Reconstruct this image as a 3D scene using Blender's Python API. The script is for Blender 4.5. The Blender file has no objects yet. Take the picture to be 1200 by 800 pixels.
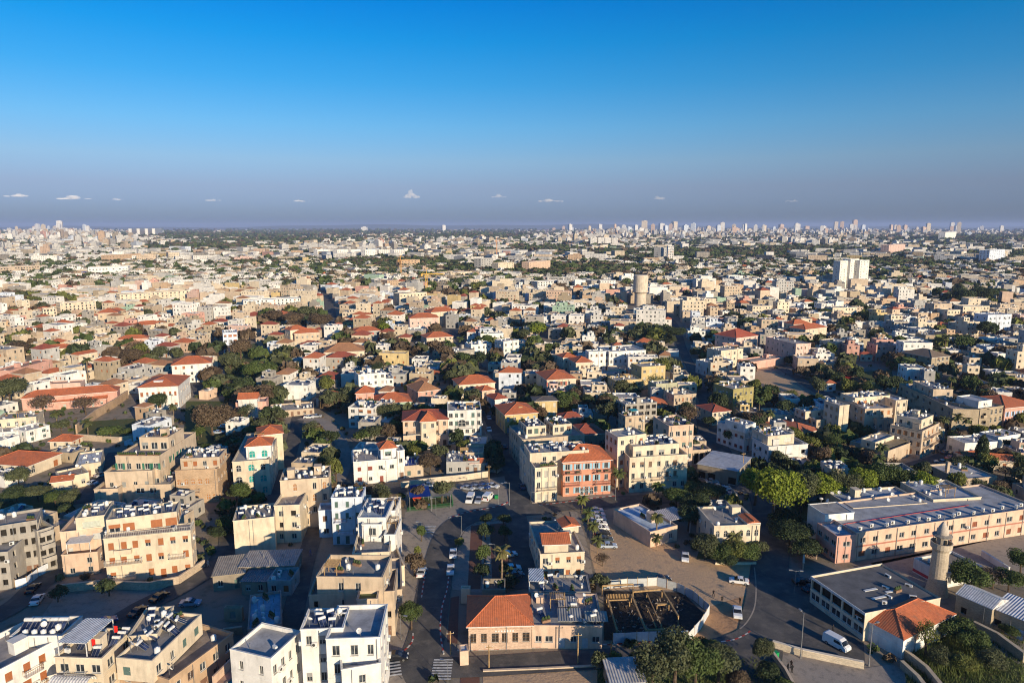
import bpy, math, random
import numpy as np
from mathutils import Vector

# ------------------------------------------------------------------ camera, sky, sun, exposure
SC = bpy.context.scene
COL = SC.collection
CAM_H = 80.0
FPX = 800.0                                   # focal length in pixels of the 1200 x 800 photograph
PITCH = math.atan(135.0 / FPX)
cam_d = bpy.data.cameras.new('camera')
cam_d.sensor_width = 36.0
cam_d.lens = 36.0 * FPX / 1200.0
cam_d.clip_start = 0.5
cam_d.clip_end = 120000.0
cam = bpy.data.objects.new('camera', cam_d)
COL.objects.link(cam)
cam.location = (0, 0, CAM_H)
cam.rotation_euler = (math.pi / 2 - PITCH, 0, 0)
SC.camera = cam

SUN_AZ = 145.0                                # bearing of the sun, clockwise from +Y (behind the camera, to the right)
SUN_EL = 14.0
world = bpy.data.worlds.new('World')
SC.world = world
world.use_nodes = True
wn = world.node_tree
wn.nodes.clear()
w_out = wn.nodes.new('ShaderNodeOutputWorld')
w_bg = wn.nodes.new('ShaderNodeBackground')
w_sky = wn.nodes.new('ShaderNodeTexSky')
w_sky.sky_type = 'NISHITA'
w_sky.sun_disc = False
w_sky.sun_elevation = math.radians(SUN_EL)
w_sky.sun_rotation = math.radians(SUN_AZ)
w_sky.altitude = 80
w_sky.air_density = 1.0
w_sky.dust_density = 0.8
w_sky.ozone_density = 3.0
w_bg.inputs['Strength'].default_value = 0.102
# the air's tint by elevation, the same all round: mauve grey by the horizon, deep blue higher up
w_geo = wn.nodes.new('ShaderNodeTexCoord')
w_sep = wn.nodes.new('ShaderNodeSeparateXYZ')
w_ramp = wn.nodes.new('ShaderNodeValToRGB')
w_mul = wn.nodes.new('ShaderNodeMix')
w_mul.data_type = 'RGBA'
w_mul.blend_type = 'MULTIPLY'
w_mul.inputs[0].default_value = 1.0
wn.links.new(w_geo.outputs['Generated'], w_sep.inputs[0])
wn.links.new(w_sep.outputs['Z'], w_ramp.inputs[0])
wn.links.new(w_sky.outputs[0], w_mul.inputs[6])
wn.links.new(w_ramp.outputs[0], w_mul.inputs[7])
wn.links.new(w_mul.outputs[2], w_bg.inputs[0])
wn.links.new(w_bg.outputs[0], w_out.inputs[0])
el = w_ramp.color_ramp.elements
RAMP = [(0.0, (0.32, 0.44, 0.84)), (0.03, (0.38, 0.46, 0.85)), (0.054, (0.45, 0.475, 0.76)), (0.089, (0.51, 0.60, 0.80)), (0.135, (0.36, 0.66, 0.885)),
        (0.19, (0.145, 0.63, 0.924)), (0.243, (0.03, 0.60, 0.96)), (0.29, (0.0, 0.53, 1.0)), (1.0, (0.05, 0.44, 0.95))]
while len(el) < len(RAMP):
    el.new(0.5)
for e, (p, c) in zip(el, RAMP):
    e.position = p
    e.color = (*c, 1)

sun_d = bpy.data.lights.new('sun', 'SUN')
sun_d.energy = 4.3
sun_d.angle = math.radians(0.5)
sun_d.color = (1.0, 0.83, 0.59)
sun = bpy.data.objects.new('sun', sun_d)
COL.objects.link(sun)
sa, se = math.radians(SUN_AZ), math.radians(SUN_EL)
SUN_V = Vector((math.sin(sa) * math.cos(se), math.cos(sa) * math.cos(se), math.sin(se)))
sun.rotation_euler = SUN_V.to_track_quat('Z', 'Y').to_euler()
sun.location = (60, -60, 120)

SC.view_settings.view_transform = 'Standard'
SC.view_settings.look = 'None'
SC.view_settings.gamma = 1.0
SC.view_settings.exposure = 0.62
SC.view_settings.use_curve_mapping = False
SC.cycles.max_bounces = 5
SC.cycles.diffuse_bounces = 4
SC.cycles.glossy_bounces = 2
SC.cycles.transparent_max_bounces = 6
SC.cycles.volume_bounces = 0
SC.cycles.caustics_reflective = False
SC.cycles.caustics_refractive = False
SC.cycles.use_denoising = True
HAZE = 5.5e-5
SC.cycles.filter_width = 1.1

# ------------------------------------------------------------------ helpers
RNG = random.Random(11)
CP, SP = math.cos(PITCH), math.sin(PITCH)

def g(px, py, z=0.0):
    """ground point (at height z) seen at a pixel of the photograph"""
    u = (px - 600.0) / FPX
    v = (400.0 - py) / FPX
    dz = -SP + v * CP
    t = (z - CAM_H) / dz
    return np.array((u * t, (CP + v * SP) * t))

def proj(x, y, z):
    z = z - CAM_H
    c = y * CP - z * SP
    return 600 + FPX * x / c, 400 - FPX * (y * SP + z * CP) / c

def solve_h(px, py, b):
    lo, hi = 0.2, 70.0
    for _ in range(40):
        m = 0.5 * (lo + hi)
        p = g(px, py, m)
        if proj(p[0], p[1], 0)[1] < b:
            lo = m
        else:
            hi = m
    return lo

class MB:
    """collects faces and links them as one mesh"""
    def __init__(s):
        s.v, s.f, s.m = [], [], []
    def face(s, pts, m=0):
        n = len(s.v)
        s.v.extend(tuple(p) for p in pts)
        s.f.append(tuple(range(n, n + len(pts))))
        s.m.append(m)
    def box(s, x0, x1, y0, y1, z0, z1, m=0, bottom=False):
        n = len(s.v)
        s.v.extend([(x0, y0, z0), (x1, y0, z0), (x1, y1, z0), (x0, y1, z0), (x0, y0, z1), (x1, y0, z1), (x1, y1, z1), (x0, y1, z1)])
        fs = [(0, 1, 5, 4), (1, 2, 6, 5), (2, 3, 7, 6), (3, 0, 4, 7), (4, 5, 6, 7)]
        if bottom:
            fs.append((3, 2, 1, 0))
        for f in fs:
            s.f.append(tuple(i + n for i in f))
            s.m.append(m)
    def beam(s, a, b, w, h=None, m=0):
        """box-section bar between two points"""
        h = h or w
        a, b = Vector(a), Vector(b)
        d = (b - a).normalized()
        up = Vector((0, 0, 1)) if abs(d.z) < 0.95 else Vector((1, 0, 0))
        sx = d.cross(up).normalized() * (w / 2)
        sz = sx.cross(d).normalized() * (h / 2)
        n = len(s.v)
        for p in (a, b):
            for i, j in ((-1, -1), (1, -1), (1, 1), (-1, 1)):
                s.v.append(tuple(p + sx * i + sz * j))
        for f in ((0, 1, 5, 4), (1, 2, 6, 5), (2, 3, 7, 6), (3, 0, 4, 7), (4, 5, 6, 7), (3, 2, 1, 0)):
            s.f.append(tuple(i + n for i in f))
            s.m.append(m)
    def tube(s, a, b, r0, r1=None, k=6, m=0, cap=True):
        r1 = r0 if r1 is None else r1
        a, b = Vector(a), Vector(b)
        d = (b - a).normalized()
        up = Vector((0, 0, 1)) if abs(d.z) < 0.95 else Vector((1, 0, 0))
        x = d.cross(up).normalized()
        y = x.cross(d).normalized()
        n = len(s.v)
        for p, r in ((a, r0), (b, r1)):
            for i in range(k):
                t = 2 * math.pi * i / k
                s.v.append(tuple(p + x * (r * math.cos(t)) + y * (r * math.sin(t))))
        for i in range(k):
            j = (i + 1) % k
            s.f.append((n + i, n + j, n + k + j, n + k + i))
            s.m.append(m)
        if cap:
            s.f.append(tuple(n + k + i for i in range(k)))
            s.m.append(m)
            s.f.append(tuple(n + k - 1 - i for i in range(k)))
            s.m.append(m)
    def lathe(s, prof, k=20, m=0, cx=0, cy=0):
        n = len(s.v)
        for r, z in prof:
            for i in range(k):
                t = 2 * math.pi * i / k
                s.v.append((cx + r * math.cos(t), cy + r * math.sin(t), z))
        for q in range(len(prof) - 1):
            for i in range(k):
                j = (i + 1) % k
                s.f.append((n + q * k + i, n + q * k + j, n + (q + 1) * k + j, n + (q + 1) * k + i))
                s.m.append(m)
    def prism(s, pts, z0, z1, m=0, mt=None):
        n = len(pts)
        for i in range(n):
            a, b = pts[i], pts[(i + 1) % n]
            s.face([(a[0], a[1], z0), (b[0], b[1], z0), (b[0], b[1], z1), (a[0], a[1], z1)], m)
        s.face([(p[0], p[1], z1) for p in pts], m if mt is None else mt)
    def mesh(s, name, mats, smooth=False):
        me = bpy.data.meshes.new(name)
        me.from_pydata(s.v, [], s.f)
        for mm in mats:
            me.materials.append(mm)
        if len(mats) > 1:
            me.polygons.foreach_set('material_index', s.m)
        if smooth:
            me.polygons.foreach_set('use_smooth', [True] * len(s.f))
        me.update()
        return me

def obj(name, me, parent=None, loc=(0, 0, 0), rz=0.0, sc=None, col=None):
    o = bpy.data.objects.new(name, me)
    COL.objects.link(o)
    o.location = loc
    if rz:
        o.rotation_euler = (0, 0, rz)
    if sc is not None:
        o.scale = sc
    if parent is not None:
        o.parent = parent
    if col is not None:
        o.color = (*col, 1)
    return o

def tag(o, label=None, cat=None, group=None, kind=None):
    if label:
        o['label'] = label
    if cat:
        o['category'] = cat
    if group:
        o['group'] = group
    if kind:
        o['kind'] = kind
    return o

def thing(name, label, cat, loc, rz=0.0, group=None):
    return tag(obj(name, None, None, loc, rz), label, cat, group)

def ccw(pts):
    a = sum(pts[i][0] * pts[(i + 1) % len(pts)][1] - pts[(i + 1) % len(pts)][0] * pts[i][1] for i in range(len(pts)))
    return list(pts) if a > 0 else list(pts)[::-1]

# ------------------------------------------------------------------ materials
def nm(name):
    m = bpy.data.materials.new(name)
    m.use_nodes = True
    nt = m.node_tree
    b = nt.nodes['Principled BSDF']
    return m, nt, b

def nnode(nt, t, **kw):
    n = nt.nodes.new(t)
    for k, v in kw.items():
        setattr(n, k, v)
    return n

def math_n(nt, op, a, b=None):
    n = nnode(nt, 'ShaderNodeMath', operation=op)
    for i, x in enumerate((a, b)):
        if x is None:
            continue
        if isinstance(x, (int, float)):
            n.inputs[i].default_value = x
        else:
            nt.links.new(x, n.inputs[i])
    return n.outputs[0]

def mixc(nt, fac, a, b, blend='MIX'):
    n = nnode(nt, 'ShaderNodeMix', data_type='RGBA', blend_type=blend)
    for i, x in ((0, fac), (6, a), (7, b)):
        if isinstance(x, (int, float)):
            n.inputs[i].default_value = x
        elif isinstance(x, tuple):
            n.inputs[i].default_value = (*x, 1)
        else:
            nt.links.new(x, n.inputs[i])
    return n.outputs[2]

def noise(nt, scale, detail=3.0, vec=None, rough=0.55):
    n = nnode(nt, 'ShaderNodeTexNoise')
    n.inputs['Scale'].default_value = scale
    n.inputs['Detail'].default_value = detail
    n.inputs['Roughness'].default_value = rough
    if vec is not None:
        nt.links.new(vec, n.inputs['Vector'])
    return n.outputs[0]

def ramp(nt, fac, stops):
    n = nnode(nt, 'ShaderNodeValToRGB')
    e = n.color_ramp.elements
    while len(e) < len(stops):
        e.new(0.5)
    for q, (p, c) in zip(e, stops):
        q.position = p
        q.color = (*c, 1) if isinstance(c, tuple) else (c, c, c, 1)
    nt.links.new(fac, n.inputs[0])
    return n.outputs[0]

def source_col(nt, src):
    if src == 'object':
        return nnode(nt, 'ShaderNodeObjectInfo').outputs['Color']
    if src == 'attr':
        a = nnode(nt, 'ShaderNodeVertexColor')
        a.layer_name = 'col'
        return a.outputs['Color']
    n = nnode(nt, 'ShaderNodeRGB')
    n.outputs[0].default_value = (*src, 1)
    return n.outputs[0]

def world_pos(nt):
    return nnode(nt, 'ShaderNodeNewGeometry').outputs['Position']

def bump(nt, b, h, strength=0.3, dist=0.05):
    n = nnode(nt, 'ShaderNodeBump')
    n.inputs['Strength'].default_value = strength
    n.inputs['Distance'].default_value = dist
    nt.links.new(h, n.inputs['Height'])
    nt.links.new(n.outputs[0], b.inputs['Normal'])

def stretch(nt, pos, sx, sy, sz):
    n = nnode(nt, 'ShaderNodeVectorMath', operation='MULTIPLY')
    nt.links.new(pos, n.inputs[0])
    n.inputs[1].default_value = (sx, sy, sz)
    return n.outputs[0]

def m_plaster(name, src, wear=1.0):
    """rendered wall: blotches, rain streaks running down, patched repairs"""
    m, nt, b = nm(name)
    c = source_col(nt, src)
    p = world_pos(nt)
    blot = ramp(nt, noise(nt, 0.35, 4, p), [(0.25, 1 - 0.30 * wear), (0.65, 1.04)])
    streak = ramp(nt, noise(nt, 1.0, 4, stretch(nt, p, 0.9, 0.9, 0.22)), [(0.32, 1 - 0.24 * wear), (0.5, 1.0)])
    fine = ramp(nt, noise(nt, 6.0, 2, p), [(0.2, 0.94), (0.8, 1.04)])
    c = mixc(nt, 1.0, c, blot, 'MULTIPLY')
    c = mixc(nt, 1.0, c, streak, 'MULTIPLY')
    c = mixc(nt, 1.0, c, fine, 'MULTIPLY')
    nt.links.new(c, b.inputs['Base Color'])
    b.inputs['Roughness'].default_value = 0.9
    b.inputs['Specular IOR Level'].default_value = 0.2
    bump(nt, b, noise(nt, 3.0, 4, p), 0.25, 0.05)
    return m

def m_stone(name, src):
    """coursed ashlar"""
    m, nt, b = nm(name)
    c = source_col(nt, src)
    p = world_pos(nt)
    n1 = noise(nt, 2.2, 3, stretch(nt, p, 1, 1, 2.2))
    c = mixc(nt, 1.0, c, ramp(nt, n1, [(0.3, 0.72), (0.7, 1.1)]), 'MULTIPLY')
    c = mixc(nt, 1.0, c, ramp(nt, noise(nt, 0.3, 4, p), [(0.3, 0.78), (0.7, 1.05)]), 'MULTIPLY')
    nt.links.new(c, b.inputs['Base Color'])
    b.inputs['Roughness'].default_value = 0.95
    b.inputs['Specular IOR Level'].default_value = 0.15
    bump(nt, b, n1, 0.5, 0.08)
    return m

def slope_coord(nt):
    """distance along the eave and up the slope of a roof face"""
    geo = nnode(nt, 'ShaderNodeNewGeometry')
    cr = nnode(nt, 'ShaderNodeVectorMath', operation='CROSS_PRODUCT')
    nt.links.new(geo.outputs['True Normal'], cr.inputs[0])
    cr.inputs[1].default_value = (0.0001, 0.0002, 1)
    no = nnode(nt, 'ShaderNodeVectorMath', operation='NORMALIZE')
    nt.links.new(cr.outputs[0], no.inputs[0])
    d1 = nnode(nt, 'ShaderNodeVectorMath', operation='DOT_PRODUCT')
    nt.links.new(no.outputs[0], d1.inputs[0])
    nt.links.new(geo.outputs['Position'], d1.inputs[1])
    c2 = nnode(nt, 'ShaderNodeVectorMath', operation='CROSS_PRODUCT')
    nt.links.new(no.outputs[0], c2.inputs[0])
    nt.links.new(geo.outputs['True Normal'], c2.inputs[1])
    d2 = nnode(nt, 'ShaderNodeVectorMath', operation='DOT_PRODUCT')
    nt.links.new(c2.outputs[0], d2.inputs[0])
    nt.links.new(geo.outputs['Position'], d2.inputs[1])
    return d1.outputs['Value'], d2.outputs['Value'], geo.outputs['Position']

def m_tile(name, src, period=0.42):
    m, nt, b = nm(name)
    c = source_col(nt, src)
    s, t, p = slope_coord(nt)
    wave = math_n(nt, 'SINE', math_n(nt, 'MULTIPLY', s, 2 * math.pi / period))
    row = math_n(nt, 'FRACT', math_n(nt, 'MULTIPLY', t, 1 / 0.45))
    h = math_n(nt, 'ADD', math_n(nt, 'MULTIPLY', wave, 0.5), math_n(nt, 'MULTIPLY', row, -0.8))
    c = mixc(nt, 1.0, c, ramp(nt, noise(nt, 1.8, 4, p), [(0.3, 0.74), (0.7, 1.12)]), 'MULTIPLY')
    c = mixc(nt, 1.0, c, ramp(nt, noise(nt, 0.25, 3, p), [(0.3, 0.82), (0.7, 1.06)]), 'MULTIPLY')
    c = mixc(nt, ramp(nt, noise(nt, 0.9, 4, p), [(0.55, 0.0), (0.72, 0.6)]), c, (0.17, 0.10, 0.065))
    nt.links.new(c, b.inputs['Base Color'])
    b.inputs['Roughness'].default_value = 0.85
    bump(nt, b, h, 0.6, 0.06)
    return m

def m_corrugated(name, src, period=0.5, rough=0.55, rust=0.4):
    m, nt, b = nm(name)
    c = source_col(nt, src)
    s, t, p = slope_coord(nt)
    wave = math_n(nt, 'SINE', math_n(nt, 'MULTIPLY', s, 2 * math.pi / period))
    c = mixc(nt, 1.0, c, ramp(nt, noise(nt, 0.8, 4, p), [(0.3, 0.68), (0.7, 1.08)]), 'MULTIPLY')
    c = mixc(nt, ramp(nt, noise(nt, 0.5, 5, p), [(0.55, 0.0), (0.75, rust)]), c, (0.20, 0.11, 0.06))
    nt.links.new(c, b.inputs['Base Color'])
    b.inputs['Roughness'].default_value = rough
    bump(nt, b, wave, 0.6, 0.07)
    return m

def m_deck(name, src):
    """flat roof: whitewash and bitumen sheets, puddle stains"""
    m, nt, b = nm(name)
    c = source_col(nt, src)
    p = world_pos(nt)
    c = mixc(nt, 1.0, c, ramp(nt, noise(nt, 0.4, 5, p), [(0.28, 0.62), (0.62, 1.06)]), 'MULTIPLY')
    c = mixc(nt, 1.0, c, ramp(nt, noise(nt, 2.4, 3, p), [(0.3, 0.86), (0.7, 1.06)]), 'MULTIPLY')
    nt.links.new(c, b.inputs['Base Color'])
    b.inputs['Roughness'].default_value = 0.9
    bump(nt, b, noise(nt, 4, 3, p), 0.25, 0.03)
    return m

def m_plain(name, src, rough=0.6, metal=0.0, var=0.12, spec=0.4):
    m, nt, b = nm(name)
    c = source_col(nt, src)
    p = world_pos(nt)
    if var:
        c = mixc(nt, 1.0, c, ramp(nt, noise(nt, 2.0, 3, p), [(0.3, 1 - 2 * var), (0.7, 1 + var * 0.5)]), 'MULTIPLY')
    nt.links.new(c, b.inputs['Base Color'])
    b.inputs['Roughness'].default_value = rough
    b.inputs['Metallic'].default_value = metal
    b.inputs['Specular IOR Level'].default_value = spec
    return m

def m_ground(name, c0, c1, c2, s1=0.08, s2=0.9, rough=0.95, bstr=0.3):
    m, nt, b = nm(name)
    p = world_pos(nt)
    c = mixc(nt, ramp(nt, noise(nt, s1, 5, p), [(0.35, 0.0), (0.65, 1.0)]), c0, c1)
    c = mixc(nt, ramp(nt, noise(nt, s2, 4, p), [(0.52, 0.0), (0.72, 0.8)]), c, c2)
    c = mixc(nt, 1.0, c, ramp(nt, noise(nt, 5.0, 3, p), [(0.3, 0.84), (0.7, 1.08)]), 'MULTIPLY')
    nt.links.new(c, b.inputs['Base Color'])
    b.inputs['Roughness'].default_value = rough
    b.inputs['Specular IOR Level'].default_value = 0.2
    bump(nt, b, noise(nt, 1.5, 5, p), bstr, 0.12)
    return m

def m_leaf(name, src):
    m, nt, b = nm(name)
    c = source_col(nt, src)
    p = world_pos(nt)
    c = mixc(nt, 1.0, c, ramp(nt, noise(nt, 0.9, 3, p), [(0.3, 0.55), (0.7, 1.35)]), 'MULTIPLY')
    hv = nnode(nt, 'ShaderNodeHueSaturation')
    nt.links.new(c, hv.inputs['Color'])
    nt.links.new(math_n(nt, 'ADD', math_n(nt, 'MULTIPLY', noise(nt, 2.2, 2, p), 0.08), 0.46), hv.inputs['Hue'])
    nt.links.new(hv.outputs[0], b.inputs['Base Color'])
    b.inputs['Roughness'].default_value = 0.65
    b.inputs['Specular IOR Level'].default_value = 0.25
    tr = nnode(nt, 'ShaderNodeBsdfTranslucent')
    nt.links.new(hv.outputs[0], tr.inputs['Color'])
    mx = nnode(nt, 'ShaderNodeMixShader')
    mx.inputs[0].default_value = 0.25
    nt.links.new(b.outputs[0], mx.inputs[1])
    nt.links.new(tr.outputs[0], mx.inputs[2])
    nt.links.new(mx.outputs[0], nt.nodes['Material Output'].inputs['Surface'])
    return m

def m_glass(name, c=(0.02, 0.025, 0.03), rough=0.12):
    m, nt, b = nm(name)
    p = world_pos(nt)
    cc = mixc(nt, ramp(nt, noise(nt, 0.7, 2, p), [(0.45, 0.0), (0.65, 1.0)]), c, (c[0] * 3 + 0.02, c[1] * 3 + 0.018, c[2] * 3 + 0.015))
    nt.links.new(cc, b.inputs['Base Color'])
    b.inputs['Roughness'].default_value = rough
    b.inputs['Specular IOR Level'].default_value = 0.5
    return m

def m_farwall(name):
    """walls of the far blocks: colour from the mesh, rows of openings too small to be built"""
    m, nt, b = nm(name)
    c = source_col(nt, 'attr')
    geo = nnode(nt, 'ShaderNodeNewGeometry')
    s, t, p = slope_coord(nt)
    fu = math_n(nt, 'FRACT', math_n(nt, 'MULTIPLY', s, 1 / 3.4))
    fz = math_n(nt, 'FRACT', math_n(nt, 'MULTIPLY', t, 1 / 3.2))
    a = math_n(nt, 'MULTIPLY', math_n(nt, 'GREATER_THAN', fu, 0.45), math_n(nt, 'LESS_THAN', fu, 0.85))
    d = math_n(nt, 'MULTIPLY', math_n(nt, 'GREATER_THAN', fz, 0.32), math_n(nt, 'LESS_THAN', fz, 0.75))
    sep = nnode(nt, 'ShaderNodeSeparateXYZ')
    nt.links.new(geo.outputs['True Normal'], sep.inputs[0])
    wallf = math_n(nt, 'LESS_THAN', math_n(nt, 'ABSOLUTE', sep.outputs['Z']), 0.2)
    rnd = math_n(nt, 'GREATER_THAN', noise(nt, 0.28, 1, p), 0.42)
    f = math_n(nt, 'MULTIPLY', math_n(nt, 'MULTIPLY', a, d), math_n(nt, 'MULTIPLY', wallf, rnd))
    c = mixc(nt, 1.0, c, ramp(nt, noise(nt, 0.12, 4, p), [(0.3, 0.78), (0.7, 1.06)]), 'MULTIPLY')
    c = mixc(nt, math_n(nt, 'MULTIPLY', f, 0.85), c, (0.05, 0.05, 0.05))
    nt.links.new(c, b.inputs['Base Color'])
    b.inputs['Roughness'].default_value = 0.9
    return m

M = {}
M['wall'] = m_plaster('plaster_wall', 'object', 0.8)
M['stone'] = m_stone('stone_wall', 'object')
M['deck'] = m_deck('flat_roof', 'object')
M['tile'] = m_tile('clay_tiles', 'object')
M['sheet'] = m_corrugated('sheet_metal', 'object')
M['paint'] = m_plain('paint', 'object', 0.5, var=0.08)
M['cloth'] = m_plain('awning_cloth', 'object', 0.9, var=0.12, spec=0.1)
M['glass'] = m_glass('window_glass')
M['frame'] = m_plain('window_frame', (0.55, 0.52, 0.47), 0.6)
M['dark'] = m_plain('painted_room_shade', (0.03, 0.026, 0.022), 0.9, spec=0.1)  # near-black colour stands in for the shade inside open rooms
M['white'] = m_plain('white_paint', (0.72, 0.70, 0.66), 0.45)
M['panel'] = m_glass('solar_panel', (0.012, 0.02, 0.05), 0.25)
M['steel'] = m_plain('galvanised_steel', (0.36, 0.36, 0.36), 0.45, 0.6)
M['iron'] = m_plain('dark_iron', (0.06, 0.055, 0.05), 0.6)
M['timber'] = m_plain('raw_timber', (0.46, 0.29, 0.13), 0.85, var=0.25)
M['bark'] = m_plain('bark', (0.13, 0.09, 0.06), 0.95, var=0.3, spec=0.1)
M['palmbark'] = m_plain('palm_bark', (0.24, 0.17, 0.11), 0.95, var=0.3, spec=0.1)
M['leaf'] = m_leaf('leaves', 'object')
M['leafa'] = m_leaf('far_leaves', 'attr')
M['carpaint'] = m_plain('car_paint', 'object', 0.25, 0.1, var=0.03, spec=0.6)
M['carglass'] = m_glass('car_glass', (0.012, 0.014, 0.018), 0.08)
M['rubber'] = m_plain('rubber', (0.02, 0.02, 0.02), 0.8)
M['hub'] = m_plain('wheel_rim', (0.4, 0.4, 0.4), 0.35, 0.7)
M['redlight'] = m_plain('tail_light', (0.35, 0.015, 0.01), 0.3)
M['lamp'] = m_plain('lamp_glass', (0.75, 0.75, 0.72), 0.3)
M['asphalt'] = m_ground('asphalt', (0.075, 0.072, 0.070), (0.13, 0.117, 0.103), (0.19, 0.165, 0.14), 0.22, 0.35, 0.9, 0.12)
M['paving'] = m_ground('paving', (0.36, 0.30, 0.24), (0.30, 0.255, 0.21), (0.19, 0.165, 0.14), 0.2, 0.8, 0.9, 0.12)
M['brickpave'] = m_ground('brick_paving', (0.20, 0.095, 0.065), (0.16, 0.08, 0.06), (0.13, 0.075, 0.06), 0.2, 0.9, 0.9, 0.12)
M['sand'] = m_ground('sandy_earth', (0.58, 0.38, 0.22), (0.49, 0.33, 0.20), (0.34, 0.25, 0.18), 0.09, 0.55, 0.95, 0.9)
M['redearth'] = m_ground('red_earth', (0.50, 0.28, 0.14), (0.44, 0.26, 0.14), (0.24, 0.14, 0.08), 0.09, 0.55, 0.95, 0.9)
M['earth'] = m_ground('town_ground', (0.31, 0.25, 0.185), (0.22, 0.18, 0.14), (0.12, 0.115, 0.07), 0.03, 0.3, 0.95, 0.5)
M['turf'] = m_ground('dry_turf', (0.075, 0.10, 0.03), (0.10, 0.105, 0.035), (0.16, 0.12, 0.06), 0.1, 0.7, 0.95, 0.7)
M['crop'] = m_ground('green_field', (0.05, 0.10, 0.025), (0.07, 0.11, 0.03), (0.12, 0.11, 0.05), 0.004, 0.02, 0.95, 0.2)
M['mark'] = m_plain('road_paint', (0.62, 0.60, 0.56), 0.7, var=0.25)
M['kerbw'] = m_plain('kerb_white', (0.60, 0.57, 0.52), 0.8, var=0.2)
M['kerbr'] = m_plain('kerb_red', (0.42, 0.05, 0.035), 0.8, var=0.2)
M['poolw'] = m_glass('pool_water', (0.01, 0.16, 0.17), 0.05)
M['farwall'] = m_farwall('far_walls')
M['wallattr'] = m_plaster('plaster_wall_far', 'attr', 0.7)
M['skin'] = m_plain('skin', (0.32, 0.19, 0.13), 0.6)

# ------------------------------------------------------------------ colours (base colours of the surfaces; blue also holds one shaded wall's tint)
CC = dict(cream=(0.68, 0.565, 0.415), white=(0.76, 0.72, 0.66), beige=(0.55, 0.43, 0.31), stone=(0.44, 0.35, 0.24), pink=(0.64, 0.36, 0.28),
          orange=(0.64, 0.28, 0.18), olive=(0.37, 0.31, 0.13), grey=(0.43, 0.41, 0.38), concrete=(0.38, 0.34, 0.29), yellow=(0.60, 0.45, 0.22),
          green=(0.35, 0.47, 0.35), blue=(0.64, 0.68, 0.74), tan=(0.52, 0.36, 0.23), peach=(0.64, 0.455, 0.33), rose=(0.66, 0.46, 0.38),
          drab=(0.30, 0.25, 0.19), lilac=(0.5, 0.42, 0.5), mud=(0.33, 0.24, 0.17))
TILE = (0.52, 0.145, 0.055)
TILED = (0.36, 0.085, 0.045)
TILEB = (0.40, 0.19, 0.09)
DECKS = [(0.46, 0.42, 0.37), (0.36, 0.34, 0.32), (0.55, 0.52, 0.48), (0.30, 0.285, 0.275), (0.42, 0.36, 0.30), (0.62, 0.60, 0.57)]
BROWN = (0.36, 0.13, 0.05)
TURQ = (0.01, 0.30, 0.26)
DARKW = (0.05, 0.045, 0.04)

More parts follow.
